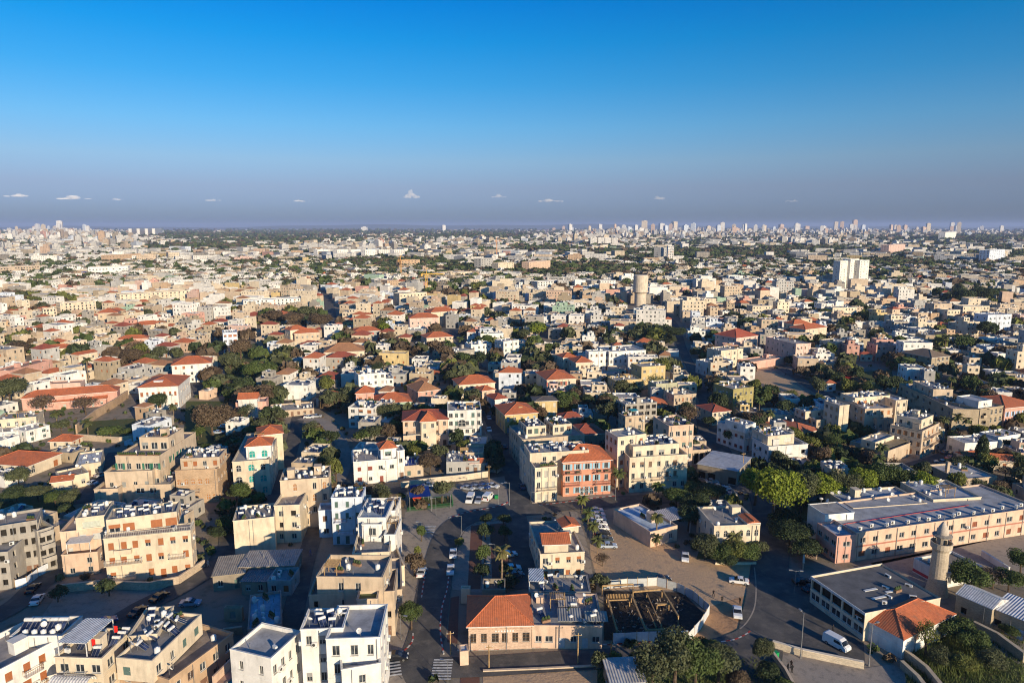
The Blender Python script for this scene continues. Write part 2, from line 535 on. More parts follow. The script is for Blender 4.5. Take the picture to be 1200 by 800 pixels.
# ------------------------------------------------------------------ shared window and rooftop meshes
WM = {}
def win_meshes():
    # unit window: x -.5...5, z -.5...5, y = 0 at the wall face, inwards positive
    def frame(b, y0=0.10, y1=0.20, t=0.07, mull=True):
        b.box(-.5, -.5 + t, y0, y1, -.5, .5, 0, True)
        b.box(.5 - t, .5, y0, y1, -.5, .5, 0, True)
        b.box(-.5 + t, .5 - t, y0, y1, -.5, -.5 + t, 0, True)
        b.box(-.5 + t, .5 - t, y0, y1, .5 - t, .5, 0, True)
        if mull:
            b.box(-.03, .03, y0 + .01, y1 - .005, -.5 + t, .5 - t, 0, True)
    b = MB(); frame(b); b.face([(-.5, .19, -.5), (.5, .19, -.5), (.5, .19, .5), (-.5, .19, .5)], 1)
    b.box(-.58, .58, -.10, .05, -.56, -.50, 0, True)
    WM['plain'] = b.mesh('window', [M['frame'], M['glass'], M['paint']])
    b = MB()
    b.face([(-.5, .12, -.5), (.5, .12, -.5), (.5, .12, .5), (-.5, .12, .5)], 2)
    for i in range(9):
        z = -.46 + i * .105
        b.box(-.46, -.03, .07, .118, z, z + .06, 2, True)
        b.box(.03, .46, .07, .118, z, z + .06, 2, True)
    b.box(-.58, .58, -.10, .05, -.56, -.50, 0, True)
    WM['shut'] = b.mesh('window', [M['frame'], M['glass'], M['paint']])
    b = MB(); frame(b); b.face([(-.5, .19, -.5), (.5, .19, -.5), (.5, .19, .5), (-.5, .19, .5)], 1)
    b.box(-.5, .5, .04, .098, .02, .5, 2, True)
    WM['half'] = b.mesh('window', [M['frame'], M['glass'], M['paint']])
    b = MB(); frame(b)
    b.face([(-.5, .19, -.5), (.5, .19, -.5), (.5, .19, .5), (-.5, .19, .5)], 1)
    for s in (-1, 1):      # open leaves folded back on the wall
        x0, x1 = (.52, 1.0) if s > 0 else (-1.0, -.52)
        b.box(x0, x1, -.06, -.005, -.5, .5, 2, True)
        for i in range(6):
            z = -.44 + i * .155
            b.box(x0 + .06, x1 - .06, -.075, -.06, z, z + .09, 2, True)
    WM['leaf'] = b.mesh('window', [M['frame'], M['glass'], M['paint']])
    b = MB(); b.face([(-.5, .6, -.5), (.5, .6, -.5), (.5, .6, .5), (-.5, .6, .5)], 1)  # back panel painted dark in place of an unlit interior
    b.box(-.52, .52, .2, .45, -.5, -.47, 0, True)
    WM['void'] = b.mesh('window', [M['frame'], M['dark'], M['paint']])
    def arch(gm, recess):
        b = MB()
        n = 10
        pts = [(.5 * math.cos(math.pi * i / n), .05 + .45 * math.sin(math.pi * i / n)) for i in range(n + 1)]
        for i in range(n):
            (x0, z0), (x1, z1) = pts[i], pts[i + 1]
            b.face([(x1, .02, z1), (x0, .02, z0), (x0, .02, .5), (x1, .02, .5)], 2)
            b.face([(x0, .02, z0), (x1, .02, z1), (x1, .22, z1), (x0, .22, z0)], 2)
        b.face([(-.5, recess, -.5), (.5, recess, -.5), (.5, recess, .5), (-.5, recess, .5)], 1)
        b.box(-.5, -.44, .1, .18, -.5, .1, 0, True); b.box(.44, .5, .1, .18, -.5, .1, 0, True)
        b.box(-.03, .03, .1, .18, -.5, .48, 0, True); b.box(-.44, .44, .1, .18, .02, .08, 0, True)
        b.box(-.56, .56, -.10, .05, -.56, -.50, 0, True)
        return b
    WM['arch'] = arch(1, .19).mesh('window', [M['frame'], M['glass'], M['wall']])
    WM['archs'] = arch(1, .17).mesh('window', [M['frame'], m_plain('turquoise_shutter', TURQ, 0.6), M['wall']])
    WM['archt'] = arch(1, .17).mesh('window', [M['frame'], m_plain('timber_shutter', (0.40, 0.19, 0.07), 0.7), M['wall']])
    b = MB()
    b.box(-.5, .5, .10, .16, -.5, .5, 2, True)
    b.box(-.38, -.05, .07, .10, -.40, .42, 2, True); b.box(.05, .38, .07, .10, -.40, .42, 2, True)
    b.box(.30, .36, .04, .07, -.05, .0, 0, True)
    WM['door'] = b.mesh('door', [M['frame'], M['glass'], M['paint']])
    b = MB(); frame(b, t=.05)
    b.face([(-.5, .19, -.5), (.5, .19, -.5), (.5, .19, .5), (-.5, .19, .5)], 1)
    for i in range(7):
        x = -.42 + i * .14
        b.box(x - .012, x + .012, .0, .03, -.5, .5, 2, True)
    for z in (-.3, 0, .3):
        b.box(-.5, .5, .0, .03, z - .012, z + .012, 2, True)
    WM['grille'] = b.mesh('window', [M['frame'], M['glass'], M['paint']])
win_meshes()

RM = {}
def roof_meshes():
    b = MB()
    b.tube((-.62, .25, 1.15), (.62, .25, 1.15), .27, k=10, m=0)
    for x in (-.5, .5):
        b.beam((x, .25, 0), (x, .25, .9), .06, m=2)
        b.beam((x, -1.2, .05), (x, .2, .95), .05, m=2)
    b.face([(-.55, -1.25, .12), (.55, -1.25, .12), (.55, .05, .95), (-.55, .05, .95)], 1)
    b.face([(.55, -1.25, .07), (-.55, -1.25, .07), (-.55, .05, .90), (.55, .05, .90)], 2)
    for x in (-.57, 0, .57):
        b.beam((x, -1.26, .14), (x, .06, .97), .05, m=2)
    RM['heater'] = b.mesh('solar_water_heater', [M['white'], M['panel'], M['steel']], False)
    b = MB()
    b.box(-.45, .45, -.2, .2, .12, .82, 0, True)
    b.lathe([(.26, 0), (.26, .02)], 12, 1)
    for i in range(12):
        t0, t1 = 2 * math.pi * i / 12, 2 * math.pi * (i + 1) / 12
        b.face([(-.12, -.205, .47), (-.12 + .28 * math.cos(t0), -.205, .47 + .28 * math.sin(t0)), (-.12 + .28 * math.cos(t1), -.205, .47 + .28 * math.sin(t1))], 1)
    b.box(-.4, -.3, -.2, .2, 0, .12, 2, True); b.box(.3, .4, -.2, .2, 0, .12, 2, True)
    RM['ac'] = b.mesh('air_conditioner', [M['white'], M['iron'], M['steel']])
    b = MB()
    b.tube((0, 0, 0), (0, 0, 1.6), .04, k=6, m=1)
    n = 10
    c = Vector((0, -.18, 1.55)); ax = Vector((0, -.85, .5)).normalized(); x = Vector((1, 0, 0)); y = ax.cross(x)
    ring = [c + ax * .16 + x * (.5 * math.cos(2 * math.pi * i / n)) + y * (.5 * math.sin(2 * math.pi * i / n)) for i in range(n)]
    mid = [c + ax * .03 + x * (.27 * math.cos(2 * math.pi * i / n)) + y * (.27 * math.sin(2 * math.pi * i / n)) for i in range(n)]
    for i in range(n):
        j = (i + 1) % n
        b.face([ring[i], ring[j], mid[j], mid[i]], 0); b.face([mid[i], mid[j], c], 0)
    b.beam(c, c + ax * .5, .03, m=1)
    RM['dish'] = b.mesh('satellite_dish', [M['white'], M['steel']])
    b = MB()
    b.lathe([(0.01, 0), (.48, 0), (.5, .1), (.5, 1.0), (.42, 1.12), (.15, 1.18), (.15, 1.26), (.01, 1.26)], 12)
    RM['tank'] = b.mesh('water_tank', [M['white']], True)
    b = MB()
    b.box(-.9, .9, -1.1, 1.1, 0, 2.2, 0); b.box(-1.0, 1.0, -1.2, 1.2, 2.2, 2.35, 0, True); b.box(-.35, .35, -1.13, -1.1, 0.02, 1.9, 1, True)
    RM['hut'] = b.mesh('stair_hut', [M['wall'], M['paint']])
    b = MB()
    b.tube((0, 0, 0), (0, 0, .9), .07, k=6); b.tube((0, 0, .9), (0, 0, 1.0), .13, k=6)
    RM['vent'] = b.mesh('vent_pipe', [M['steel']])
    b = MB()
    b.box(-.9, .9, -.35, .35, 0, .5, 0, True)
    for i in range(3):
        x = -.6 + .6 * i
        b.lathe([(.02, .5), (.22, .55), (.34, .85), (.2, 1.15), (.02, 1.3)], 7, 1, x, 0)
    RM['planter'] = b.mesh('planter', [m_plain('planter_box', (0.30, 0.17, 0.10), 0.8), m_leaf('planter_leaves', (0.06, 0.09, 0.03))])
    b = MB()
    for x, y in ((-1.4, -1.2), (1.4, -1.2), (1.4, 1.2), (-1.4, 1.2)):
        b.beam((x, y, 0), (x, y, 2.4), .12)
    for y in (-1.2, 1.2):
        b.beam((-1.6, y, 2.46), (1.6, y, 2.46), .12)
    for i in range(9):
        x = -1.5 + i * .375
        b.beam((x, -1.4, 2.56), (x, 1.4, 2.56), .10)
    RM['pergola'] = b.mesh('pergola', [M['timber']])
roof_meshes()

# ------------------------------------------------------------------ occupancy of the near and middle ground, 1 m cells
OX0, OY0, OW, OH = -800, 60, 1600, 1000
OCC = np.zeros((OH, OW), dtype=np.uint8)
GARD = np.zeros((OH, OW), dtype=np.uint8)     # planted ground
def mark_poly(pts, val=1, grow=0.0, grid=None):
    grid = OCC if grid is None else grid
    pts = ccw([tuple(p) for p in pts])
    xs = [p[0] for p in pts]; ys = [p[1] for p in pts]
    x0, x1 = max(0, int(min(xs) - grow - OX0 - 1)), min(OW, int(max(xs) + grow - OX0 + 2))
    y0, y1 = max(0, int(min(ys) - grow - OY0 - 1)), min(OH, int(max(ys) + grow - OY0 + 2))
    if x1 <= x0 or y1 <= y0:
        return
    X, Y = np.meshgrid(np.arange(x0, x1) + OX0 + .5, np.arange(y0, y1) + OY0 + .5)
    inside = np.zeros(X.shape, bool)
    n = len(pts)
    for i in range(n):
        (ax, ay), (bx, by) = pts[i], pts[(i + 1) % n]
        cr = ((ay > Y) != (by > Y)) & (X < (bx - ax) * (Y - ay) / ((by - ay) if by != ay else 1e-9) + ax)
        inside ^= cr
    if grow:
        for i in range(n):
            (ax, ay), (bx, by) = pts[i], pts[(i + 1) % n]
            L2 = (bx - ax) ** 2 + (by - ay) ** 2 + 1e-9
            t = np.clip(((X - ax) * (bx - ax) + (Y - ay) * (by - ay)) / L2, 0, 1)
            inside |= (X - ax - t * (bx - ax)) ** 2 + (Y - ay - t * (by - ay)) ** 2 < grow * grow
    grid[y0:y1, x0:x1][inside] = np.maximum(grid[y0:y1, x0:x1][inside], val)

def is_free(pts):
    pts = [tuple(p) for p in pts]
    xs = [p[0] for p in pts]; ys = [p[1] for p in pts]
    x0, x1 = int(min(xs) - OX0), int(max(xs) - OX0 + 1)
    y0, y1 = int(min(ys) - OY0), int(max(ys) - OY0 + 1)
    if x0 < 0 or y0 < 0 or x1 >= OW or y1 >= OH:
        return y1 >= OH
    X, Y = np.meshgrid(np.arange(x0, x1) + OX0 + .5, np.arange(y0, y1) + OY0 + .5)
    p = ccw(pts)
    ins = np.ones(X.shape, bool)
    for i in range(4):
        (ax, ay), (bx, by) = p[i], p[(i + 1) % 4]
        ins &= (bx - ax) * (Y - ay) - (by - ay) * (X - ax) >= 0
    return not (OCC[y0:y1, x0:x1][ins] > 0).any()

# ------------------------------------------------------------------ walls, roofs, houses
def facade(b, org, ud, nrm, W, z0, z1, ops, m=0, rev=0.28, mr=None):
    """one wall face with real openings; ops: (u0, u1, za, zb)"""
    mr = m if mr is None else mr
    us = sorted({0.0, W, *[o[0] for o in ops], *[o[1] for o in ops]})
    zs = sorted({z0, z1, *[o[2] for o in ops], *[o[3] for o in ops]})
    def P(u, z, d=0.0):
        return (org[0] + ud[0] * u - nrm[0] * d, org[1] + ud[1] * u - nrm[1] * d, z)
    for k in range(len(zs) - 1):
        za, zb = zs[k], zs[k + 1]
        run = None
        for i in range(len(us) - 1):
            ua, ub = us[i], us[i + 1]
            um, zm = (ua + ub) / 2, (za + zb) / 2
            hole = any(o[0] < um < o[1] and o[2] < zm < o[3] for o in ops)
            if hole:
                if run is not None:
                    b.face([P(run, za), P(ua, za), P(ua, zb), P(run, zb)], m); run = None
            elif run is None:
                run = ua
        if run is not None:
            b.face([P(run, za), P(W, za), P(W, zb), P(run, zb)], m)
    for u0, u1, za, zb in ops:
        b.face([P(u0, za), P(u0, za, rev), P(u0, zb, rev), P(u0, zb)], mr)
        b.face([P(u1, za, rev), P(u1, za), P(u1, zb), P(u1, zb, rev)], mr)
        b.face([P(u0, za, rev), P(u0, za), P(u1, za), P(u1, za, rev)], mr)
        b.face([P(u0, zb), P(u0, zb, rev), P(u1, zb, rev), P(u1, zb)], mr)

def faces_of(W, D):
    return {'f': ((0, 0), (1, 0), (0, -1), W, 0.0), 'r': ((W, 0), (0, 1), (1, 0), D, math.pi / 2),
            'b': ((W, D), (-1, 0), (0, 1), W, math.pi), 'l': ((0, D), (0, -1), (-1, 0), D, -math.pi / 2)}

def auto_ops(L, z0, z1, st, n, ww, wh, rng, skip, ground, kinds, sill=0.95):
    """rows of openings on one face: (u0,u1,za,zb,kind)"""
    out = []
    sh = (z1 - z0) / st
    for s in range(st):
        zb = z0 + s * sh
        h = min(wh, sh - 0.9)
        for i in range(n):
            if rng.random() < skip:
                continue
            u = L * (i + 0.5) / n + rng.uniform(-.15, .15)
            k = kinds[rng.randrange(len(kinds))]
            w = min(ww * rng.choice((1, 1, 1, 1.25)), L / n - 0.35)
            if w < 0.35:
                continue
            if s == 0 and ground and rng.random() < ground:
                out.append((u - w / 2, u + w / 2, zb + 0.12, zb + min(2.25, sh - .3), 'door'))
            else:
                si = min(sill, sh - h - 0.3)
                out.append((u - w / 2, u + w / 2, zb + si, zb + si + h, k))
    return out

def hip_mesh(W, D, rise, over=0.45, gable=False, thick=0.16):
    x0, x1, y0, y1 = -over, W + over, -over, D + over
    b = MB()
    w, d = x1 - x0, y1 - y0
    if w >= d:
        r = 0.0 if gable else d / 2
        A, B = (x0 + r, (y0 + y1) / 2), (x1 - r, (y0 + y1) / 2)
        if abs(w - d) < 0.6 and not gable:
            A = B = ((x0 + x1) / 2, (y0 + y1) / 2)
        sl = [[(x0, y0), (x1, y0), B, A], [(x1, y0), (x1, y1), B], [(x1, y1), (x0, y1), A, B], [(x0, y1), (x0, y0), A]]
    else:
        r = 0.0 if gable else w / 2
        A, B = ((x0 + x1) / 2, y0 + r), ((x0 + x1) / 2, y1 - r)
        sl = [[(x0, y0), (x1, y0), A], [(x1, y0), (x1, y1), B, A], [(x1, y1), (x0, y1), B], [(x0, y1), (x0, y0), A, B]]
    top = {A: rise, B: rise}
    for f in sl:
        pts = []
        for p in f:
            q = (p[0], p[1], top.get(p, 0.0))
            if not pts or pts[-1] != q:
                pts.append(q)
        if len(pts) >= 3:
            b.face(pts, 0)
    c = [(x0, y0), (x1, y0), (x1, y1), (x0, y1)]
    for i in range(4):
        p, q = c[i], c[(i + 1) % 4]
        b.face([(p[0], p[1], -thick), (q[0], q[1], -thick), (q[0], q[1], 0), (p[0], p[1], 0)], 1)
    b.face([(p[0], p[1], -thick) for p in c[::-1]], 1)
    rid = MB()
    segs = [(A, B)] + ([(c[0], A if A != B else A), (c[3], A if w >= d else B), (c[1], B if w >= d else A), (c[2], B)] if not gable else [])
    for p, q in segs:
        if p != q:
            rid.tube((p[0], p[1], top.get(p, 0.0) + .02), (q[0], q[1], top.get(q, 0.0) + .02), .11, k=5)
    return b, rid

HOUSES = []          # (root, short, cx, cy, W, D, h)
FOOT = []
class House:
    pass

def railing(name, root, F, pts, h=0.95, col=(0.3, 0.29, 0.28), solid=False, z=0.0):
    b = MB()
    for (a, c) in zip(pts[:-1], pts[1:]):
        L = math.hypot(c[0] - a[0], c[1] - a[1])
        b.beam((a[0], a[1], z + h), (c[0], c[1], z + h), .07)
        b.beam((a[0], a[1], z + .12), (c[0], c[1], z + .12), .05)
        n = max(2, int(L / 0.35))
        for i in range(n + 1):
            t = i / n
            x, y = a[0] + (c[0] - a[0]) * t, a[1] + (c[1] - a[1]) * t
            b.beam((x, y, z), (x, y, z + h), .04)
    return put(name, b.mesh(name, [M['paint']]), root, F, (0, 0, 0), col=col)

def put(name, me, root, F, loc, rz=0.0, sc=None, col=None):
    ox, oy, fr = F
    c, s = math.cos(fr), math.sin(fr)
    return obj(name, me, root, (ox + c * loc[0] - s * loc[1], oy + s * loc[0] + c * loc[1], loc[2]), fr + rz, sc, col)

def volume(root, F, W, D, z0, z1, col, st=None, kinds=('plain', 'plain', 'plain', 'half', 'shut'), nf=None, ns=None, ww=1.1, wh=1.5, skip=0.10, ground=0.25, par=0.55, mat='wall',
           roof='flat', rc=TILE, rise=None, deck=None, wcol=None, heaters=0, clutter=0, rng=None, over=0.45, fops=None, rops=None, lops=None, sides='frl',
           joined=False, gable=False, pcol=None, sill=0.95):
    """one block of a house: walls with openings, windows in them, roof and what stands on it"""
    rng = rng or RNG
    wcol = wcol or rng.choice((BROWN, (.30, .30, .28), (.10, .16, .14), (.46, .43, .37), (.20, .11, .07)))
    flat = roof == 'flat'
    zw = z1 - (par if flat else 0.0)
    st = st or max(1, round((zw - z0) / 3.3))
    b = MB()
    wins = []
    for key, (o, u, n, L, rz) in faces_of(W, D).items():
        spec = {'f': fops, 'r': rops, 'l': lops}.get(key)
        if key == 'b' or (key not in sides and spec is None):
            ops = []
        elif spec is not None:
            ops = list(spec)
        else:
            cnt = nf if key == 'f' else ns
            if cnt is None:
                cnt = max(1, int(L / 3.0))
            ops = auto_ops(L, z0, zw, st, cnt, ww, wh, rng, skip, ground if (z0 < 0.5 and key == 'f') else 0, kinds, sill) if cnt else []
        facade(b, o, u, n, L, z0, z1, [q[:4] for q in ops])
        for q in ops:
            wins.append((o, u, rz, q))
    if flat:
        t = 0.25
        ring = [(0, 0), (W, 0), (W, D), (0, D)]
        inn = [(t, t), (W - t, t), (W - t, D - t), (t, D - t)]
        for i in range(4):
            j = (i + 1) % 4
            b.face([(*ring[i], z1), (*ring[j], z1), (*inn[j], z1), (*inn[i], z1)])
            b.face([(*inn[i], z1), (*inn[j], z1), (*inn[j], zw - .1), (*inn[i], zw - .1)])
    put('wall', b.mesh('wall', [M[mat]]), root, F, (0, 0, 0), col=col)
    if not joined and zw - z0 > 4:
        tb = MB(); rt = random.Random(int(W * 1000 + D * 77))
        if rt.random() < .6:
            for s in range(1, st):
                zz = z0 + (zw - z0) * s / st + .12
                tb.box(-.05, W + .05, -.05, -.003, zz, zz + .16, 0, True); tb.box(W + .003, W + .05, 0, D, zz, zz + .16, 0, True); tb.box(-.05, -.003, 0, D, zz, zz + .16, 0, True)
        if flat:
            tb.box(-.09, W + .09, -.09, -.004, z1 - .16, z1 + .05, 0, True); tb.box(W + .004, W + .09, 0, D, z1 - .16, z1 + .05, 0, True); tb.box(-.09, -.004, 0, D, z1 - .16, z1 + .05, 0, True)
        if tb.f:
            put('string_course', tb.mesh('string_course', [M[mat]]), root, F, (0, 0, 0), col=tuple(min(.8, q * 1.08) for q in col))
        for q in range(rt.randint(1, 2)):
            pb_ = MB(); u = rt.uniform(.05, .95) * W
            pb_.beam((u, -.12, z0 + .1), (u, -.12, z1 - .3), .09)
            put('wall_pipe', pb_.mesh('wall_pipe', [M['steel']]), root, F, (0, 0, 0))
    if joined:
        wb = MB()
        for o, u, rz, q in wins:
            nx, ny = u[1], -u[0]
            d = .2
            pts = [(o[0] + u[0] * uu - nx * d, o[1] + u[1] * uu - ny * d, zz) for uu, zz in ((q[0], q[2]), (q[1], q[2]), (q[1], q[3]), (q[0], q[3]))]
            wb.face(pts, 0 if q[4] in ('plain', 'void', 'arch', 'grille', 'half') else 1)
        if wb.f:
            tag(put('window', wb.mesh('window', [M['glass'], M['paint']]), root, F, (0, 0, 0), col=wcol), kind='stuff')
    else:
        for o, u, rz, q in wins:
            w, h = q[1] - q[0], q[3] - q[2]
            um, zm = (q[0] + q[1]) / 2, (q[2] + q[3]) / 2
            kc = col if q[4] in ('arch', 'archs', 'archt') else (q[5] if len(q) > 5 else wcol)
            if q[4] != 'door' and q[2] > 1.5 and rng.random() < .10:
                put('air_conditioner', RM['ac'], root, F, (o[0] + u[0] * (q[1] + .5) + u[1] * .24, o[1] + u[1] * (q[1] + .5) - u[0] * .24, q[2] - .2), rz)
            put('door' if q[4] == 'door' else 'window', WM[q[4]], root, F, (o[0] + u[0] * um, o[1] + u[1] * um, zm), rz, (w, 1, h), kc)
    if flat:
        dk = deck or DECKS[rng.randrange(len(DECKS))]
        db = MB(); db.box(.25, W - .25, .25, D - .25, zw - .12, zw, 0)
        put('roof_deck', db.mesh('roof_deck', [M['deck']]), root, F, (0, 0, 0), col=dk)
        rooftop(root, F, W, D, zw, heaters, clutter, rng, joined, col)
    elif roof == 'shed':
        sb = MB()
        sb.box(-.3, W + .3, -.3, D + .3, 0, .12, 0, True)
        me = sb.mesh('roof', [M['sheet']])
        o = put('roof', me, root, F, (0, 0, z1), col=rc)
        for v in me.vertices:
            v.co.z += .10 * v.co.y * (1 if rise is None else rise)
    else:
        rise = rise if rise is not None else 0.27 * min(W, D)
        hb, rid = hip_mesh(W, D, rise, over, gable)
        if gable:
            pass
        rf = put('roof', hb.mesh('roof', [M['tile'], M['white']]), root, F, (0, 0, z1), col=rc)
        if not joined:
            r = obj('ridge_cap', rid.mesh('ridge_cap', [M['tile']]), rf, (0, 0, 0), col=tuple(min(1, x * 1.25) for x in rc))

def rooftop(root, F, W, D, z, heaters, clutter, rng, joined, wallc, spots=None):
    if W < 3.2 or D < 3.2:
        return
    if not joined:
        clutter = int(clutter * 1.6) + (2 if W * D > 40 else 0)
    items = []
    pos = []
    def spot(m=1.0):
        for _ in range(30):
            x, y = rng.uniform(m, W - m), rng.uniform(m, D - m)
            if all((x - a) ** 2 + (y - c) ** 2 > 2.2 for a, c in pos):
                pos.append((x, y))
                return x, y
        return None
    for i in range(heaters):
        if W > 3.8 and D > 3.8:
            s = spot(1.4)
            if s:
                items.append(('heater', s, rng.choice((0, .12, -.1)) + (0 if rng.random() < .7 else .4)))
    if not joined and W > 8 and D > 8 and rng.random() < .55:
        s = spot(2.0)
        if s:
            items.append((rng.choice(('hut', 'hut', 'pergola')), s, rng.choice((0, 1.5708))))
    names = ['planter', 'ac', 'dish', 'tank', 'vent', 'ac', 'vent', 'tank']
    for i in range(clutter):
        s = spot(.8)
        if s:
            items.append((rng.choice(names), s, rng.uniform(-3, 3)))
    if not joined:
        for k, s, r in items:
            put(RM[k].name, RM[k], root, F, (s[0], s[1], z), r, col=wallc)
    elif items:
        b = MB()
        mats = [M['white'], M['panel'], M['steel'], M['iron']]
        for k, s, r in items:
            if k == 'heater':
                b.tube((s[0] - .6, s[1] + .3, z + 1.1), (s[0] + .6, s[1] + .3, z + 1.1), .28, k=6, m=0)
                b.face([(s[0] - .6, s[1] - 1.2, z + .1), (s[0] + .6, s[1] - 1.2, z + .1), (s[0] + .6, s[1] + .1, z + .95), (s[0] - .6, s[1] + .1, z + .95)], 1)
                b.box(s[0] - .5, s[0] + .5, s[1] + .2, s[1] + .4, z, z + .9, 2)
            elif k == 'tank':
                b.tube((s[0], s[1], z), (s[0], s[1], z + 1.1), .45, k=7, m=0)
            elif k == 'vent':
                b.tube((s[0], s[1], z), (s[0], s[1], z + 1.0), .1, k=5, m=2)
            else:
                b.box(s[0] - .4, s[0] + .4, s[1] - .25, s[1] + .25, z, z + .8, 0)
        tag(put('rooftop_unit', b.mesh('rooftop_unit', mats), root, F, (0, 0, 0)), kind='stuff')

def trace(fl, fr, h=None, b=None, d=None, bl=None, br=None):
    if h is None:
        h = solve_h(fl[0], fl[1], b)
    P0, P1 = g(fl[0], fl[1], h), g(fr[0], fr[1], h)
    u = P1 - P0
    W = float(np.hypot(*u))
    u = u / W
    n = np.array((-u[1], u[0]))
    if d is None:
        D = float(np.dot(g(*bl, h) - P0, n)) if bl else float(np.dot(g(*br, h) - P1, n))
        D = min(60.0, max(3.5, D))
    else:
        D = float(d)
    return P0, math.atan2(u[1], u[0]), W, D, h

DBG = []
def H(short, label, fl, fr, h=None, b=None, d=None, bl=None, br=None, c='cream', name='house', cat='house', into=None, z0=0.0, dh=None, group=None, occ=True, **kw):
    """a house traced from the front corners of its roof edge; into = another block of the same house"""
    P0, rz, W, D, h = trace(fl, fr, h, b, d, bl, br)
    DBG.append((short, round(W, 1), round(D, 1), round(h, 1), round(float(P0[1]))))
    cs, sn = math.cos(rz), math.sin(rz)
    pts = [(P0[0] + cs * x - sn * y, P0[1] + sn * x + cs * y) for x, y in ((0, 0), (W, 0), (W, D), (0, D))]
    if occ:
        mark_poly(pts, 1, 1.2)
    kw.setdefault('rng', random.Random(hash((round(fl[0]), round(fl[1]))) % 100000))
    if into is None:
        root = thing(name, label, cat, (P0[0], P0[1], 0), rz, group)
        hs = House()
        hs.root, hs.P0, hs.rz, hs.W, hs.D, hs.h, hs.short = root, P0, rz, W, D, h, short
        hs.c = (sum(p[0] for p in pts) / 4, sum(p[1] for p in pts) / 4)
        HOUSES.append(hs)
        F = (0, 0, 0)
    else:
        hs = into
        root = hs.root
        dx, dy = P0[0] - hs.P0[0], P0[1] - hs.P0[1]
        c0, s0 = math.cos(-hs.rz), math.sin(-hs.rz)
        F = (c0 * dx - s0 * dy, s0 * dx + c0 * dy, rz - hs.rz)
    col = CC[c] if isinstance(c, str) else c
    j = kw['rng'].uniform(.93, 1.06)
    col = tuple(min(.8, x * j) for x in col)
    volume(root, F, W, D, z0, h, col, **kw)
    hs.F, hs.fW, hs.fD, hs.fh, hs.col = F, W, D, h, col
    rb = random.Random(int(fl[0] * 13 + fl[1] * 7))
    if z0 == 0 and h > 6 and W > 6 and kw.get('nf', 3) and not kw.get('joined') and P0[1] < 330 and into is None and cat in ('house', 'apartment building') and rb.random() < .7:
        n = max(2, round(h / 3.3))
        for s in range(1, n):
            if rb.random() < .6:
                u = rb.uniform(.04, .6)
                balcony(hs, u, min(.97, u + rb.uniform(2.4, 4.0) / W), h * s / n + .05, 1.1, rb.choice(((.1, .09, .08), (.4, .38, .35), (.3, .18, .1))), solid=rb.random() < .3)
    return hs

def balcony(hs, u0, u1, z, depth=1.2, col=(0.3, 0.29, 0.28), face='f', solid=False):
    """slab, railing on the last traced block of a house; u in fractions of the face"""
    o, u, n, L, rz = faces_of(hs.fW, hs.fD)[face]
    a, c = u0 * L, u1 * L
    x, y = o[0] + u[0] * a, o[1] + u[1] * a
    w = c - a
    b = MB(); b.box(0, w, -depth, -.003, z - .22, z, 0, True)
    s = put('balcony', b.mesh('balcony', [M['wall']]), hs.root, hs.F, (x, y, 0), rz, col=hs.col)
    r = MB()
    pts = [(0, -.02), (0, -depth + .05), (w, -depth + .05), (w, -.02)]
    for p, q in zip(pts[:-1], pts[1:]):
        if solid:
            r.beam((*p, z + .45), (*q, z + .45), .12, .9)
            continue
        r.beam((*p, z + .95), (*q, z + .95), .07)
        k = max(2, int(math.hypot(q[0] - p[0], q[1] - p[1]) / .3))
        for i in range(k + 1):
            X, Y = p[0] + (q[0] - p[0]) * i / k, p[1] + (q[1] - p[1]) * i / k
            r.beam((X, Y, z), (X, Y, z + .95), .035)
    obj('railing', r.mesh('railing', [M['wall'] if solid else M['paint']]), s, (0, 0, 0), col=hs.col if solid else col)

def rail_top(hs, h=1.0, col=(0.45, 0.42, 0.38), sides='frl'):
    W, D, z = hs.fW, hs.fD, hs.fh
    seg = {'f': [(0.1, .1), (W - .1, .1)], 'r': [(W - .1, .1), (W - .1, D - .1)], 'l': [(.1, .1), (.1, D - .1)]}
    for k in sides:
        railing('railing', hs.root, hs.F, seg[k], h, col, z=z)

def on_roof(hs, kind, fx, fy, rz=0.0, sc=None, z=None, col=None):
    me = RM[kind]
    zz = hs.fh - .55 if z is None else z
    return put(me.name, me, hs.root, hs.F, (fx * hs.fW, fy * hs.fD, zz), rz, sc, col or hs.col)

def canopy(hs, x0, x1, y0, y1, z, col=(.6, .58, .55), posts=True, zb=None, mat='sheet', tilt=0.0, name='canopy'):
    """roof on posts above a terrace, metres in the last traced block"""
    zb = hs.fh - .55 if zb is None else zb
    b = MB()
    b.box(x0, x1, y0, y1, 0, .1, 0, True)
    me = b.mesh(name, [M[mat]])
    for v in me.vertices:
        v.co.z += z + tilt * (v.co.y - y0)
    o = put(name, me, hs.root, hs.F, (0, 0, 0), col=col)
    if posts:
        for x, y in ((x0 + .1, y0 + .1), (x1 - .1, y0 + .1), (x1 - .1, y1 - .1), (x0 + .1, y1 - .1)):
            p = MB(); p.beam((x, y, zb), (x, y, z + tilt * (y - y0)), .12)
            obj('post', p.mesh('post', [M['white']]), o)
    return o

# ------------------------------------------------------------------ the setting: ground, roads, pavements, kerbs
ZC = [0.0]
def nextz():
    ZC[0] += 0.004
    return ZC[0]

def sheet(name, pts, mat, z=None, occ=True, kind='structure'):
    pts = ccw([tuple(p) for p in pts])
    b = MB()
    zz = nextz() if z is None else z
    b.face([(p[0], p[1], zz) for p in pts])
    o = obj(name, b.mesh(name, [M[mat]]))
    tag(o, kind=kind)
    if occ:
        mark_poly(pts, 2, 0.6)
        if mat == 'turf':
            mark_poly(pts, 1, 0, GARD)
    return o

def pxs(l, z=0.0):
    return [tuple(g(x, y, z)) for x, y in l]

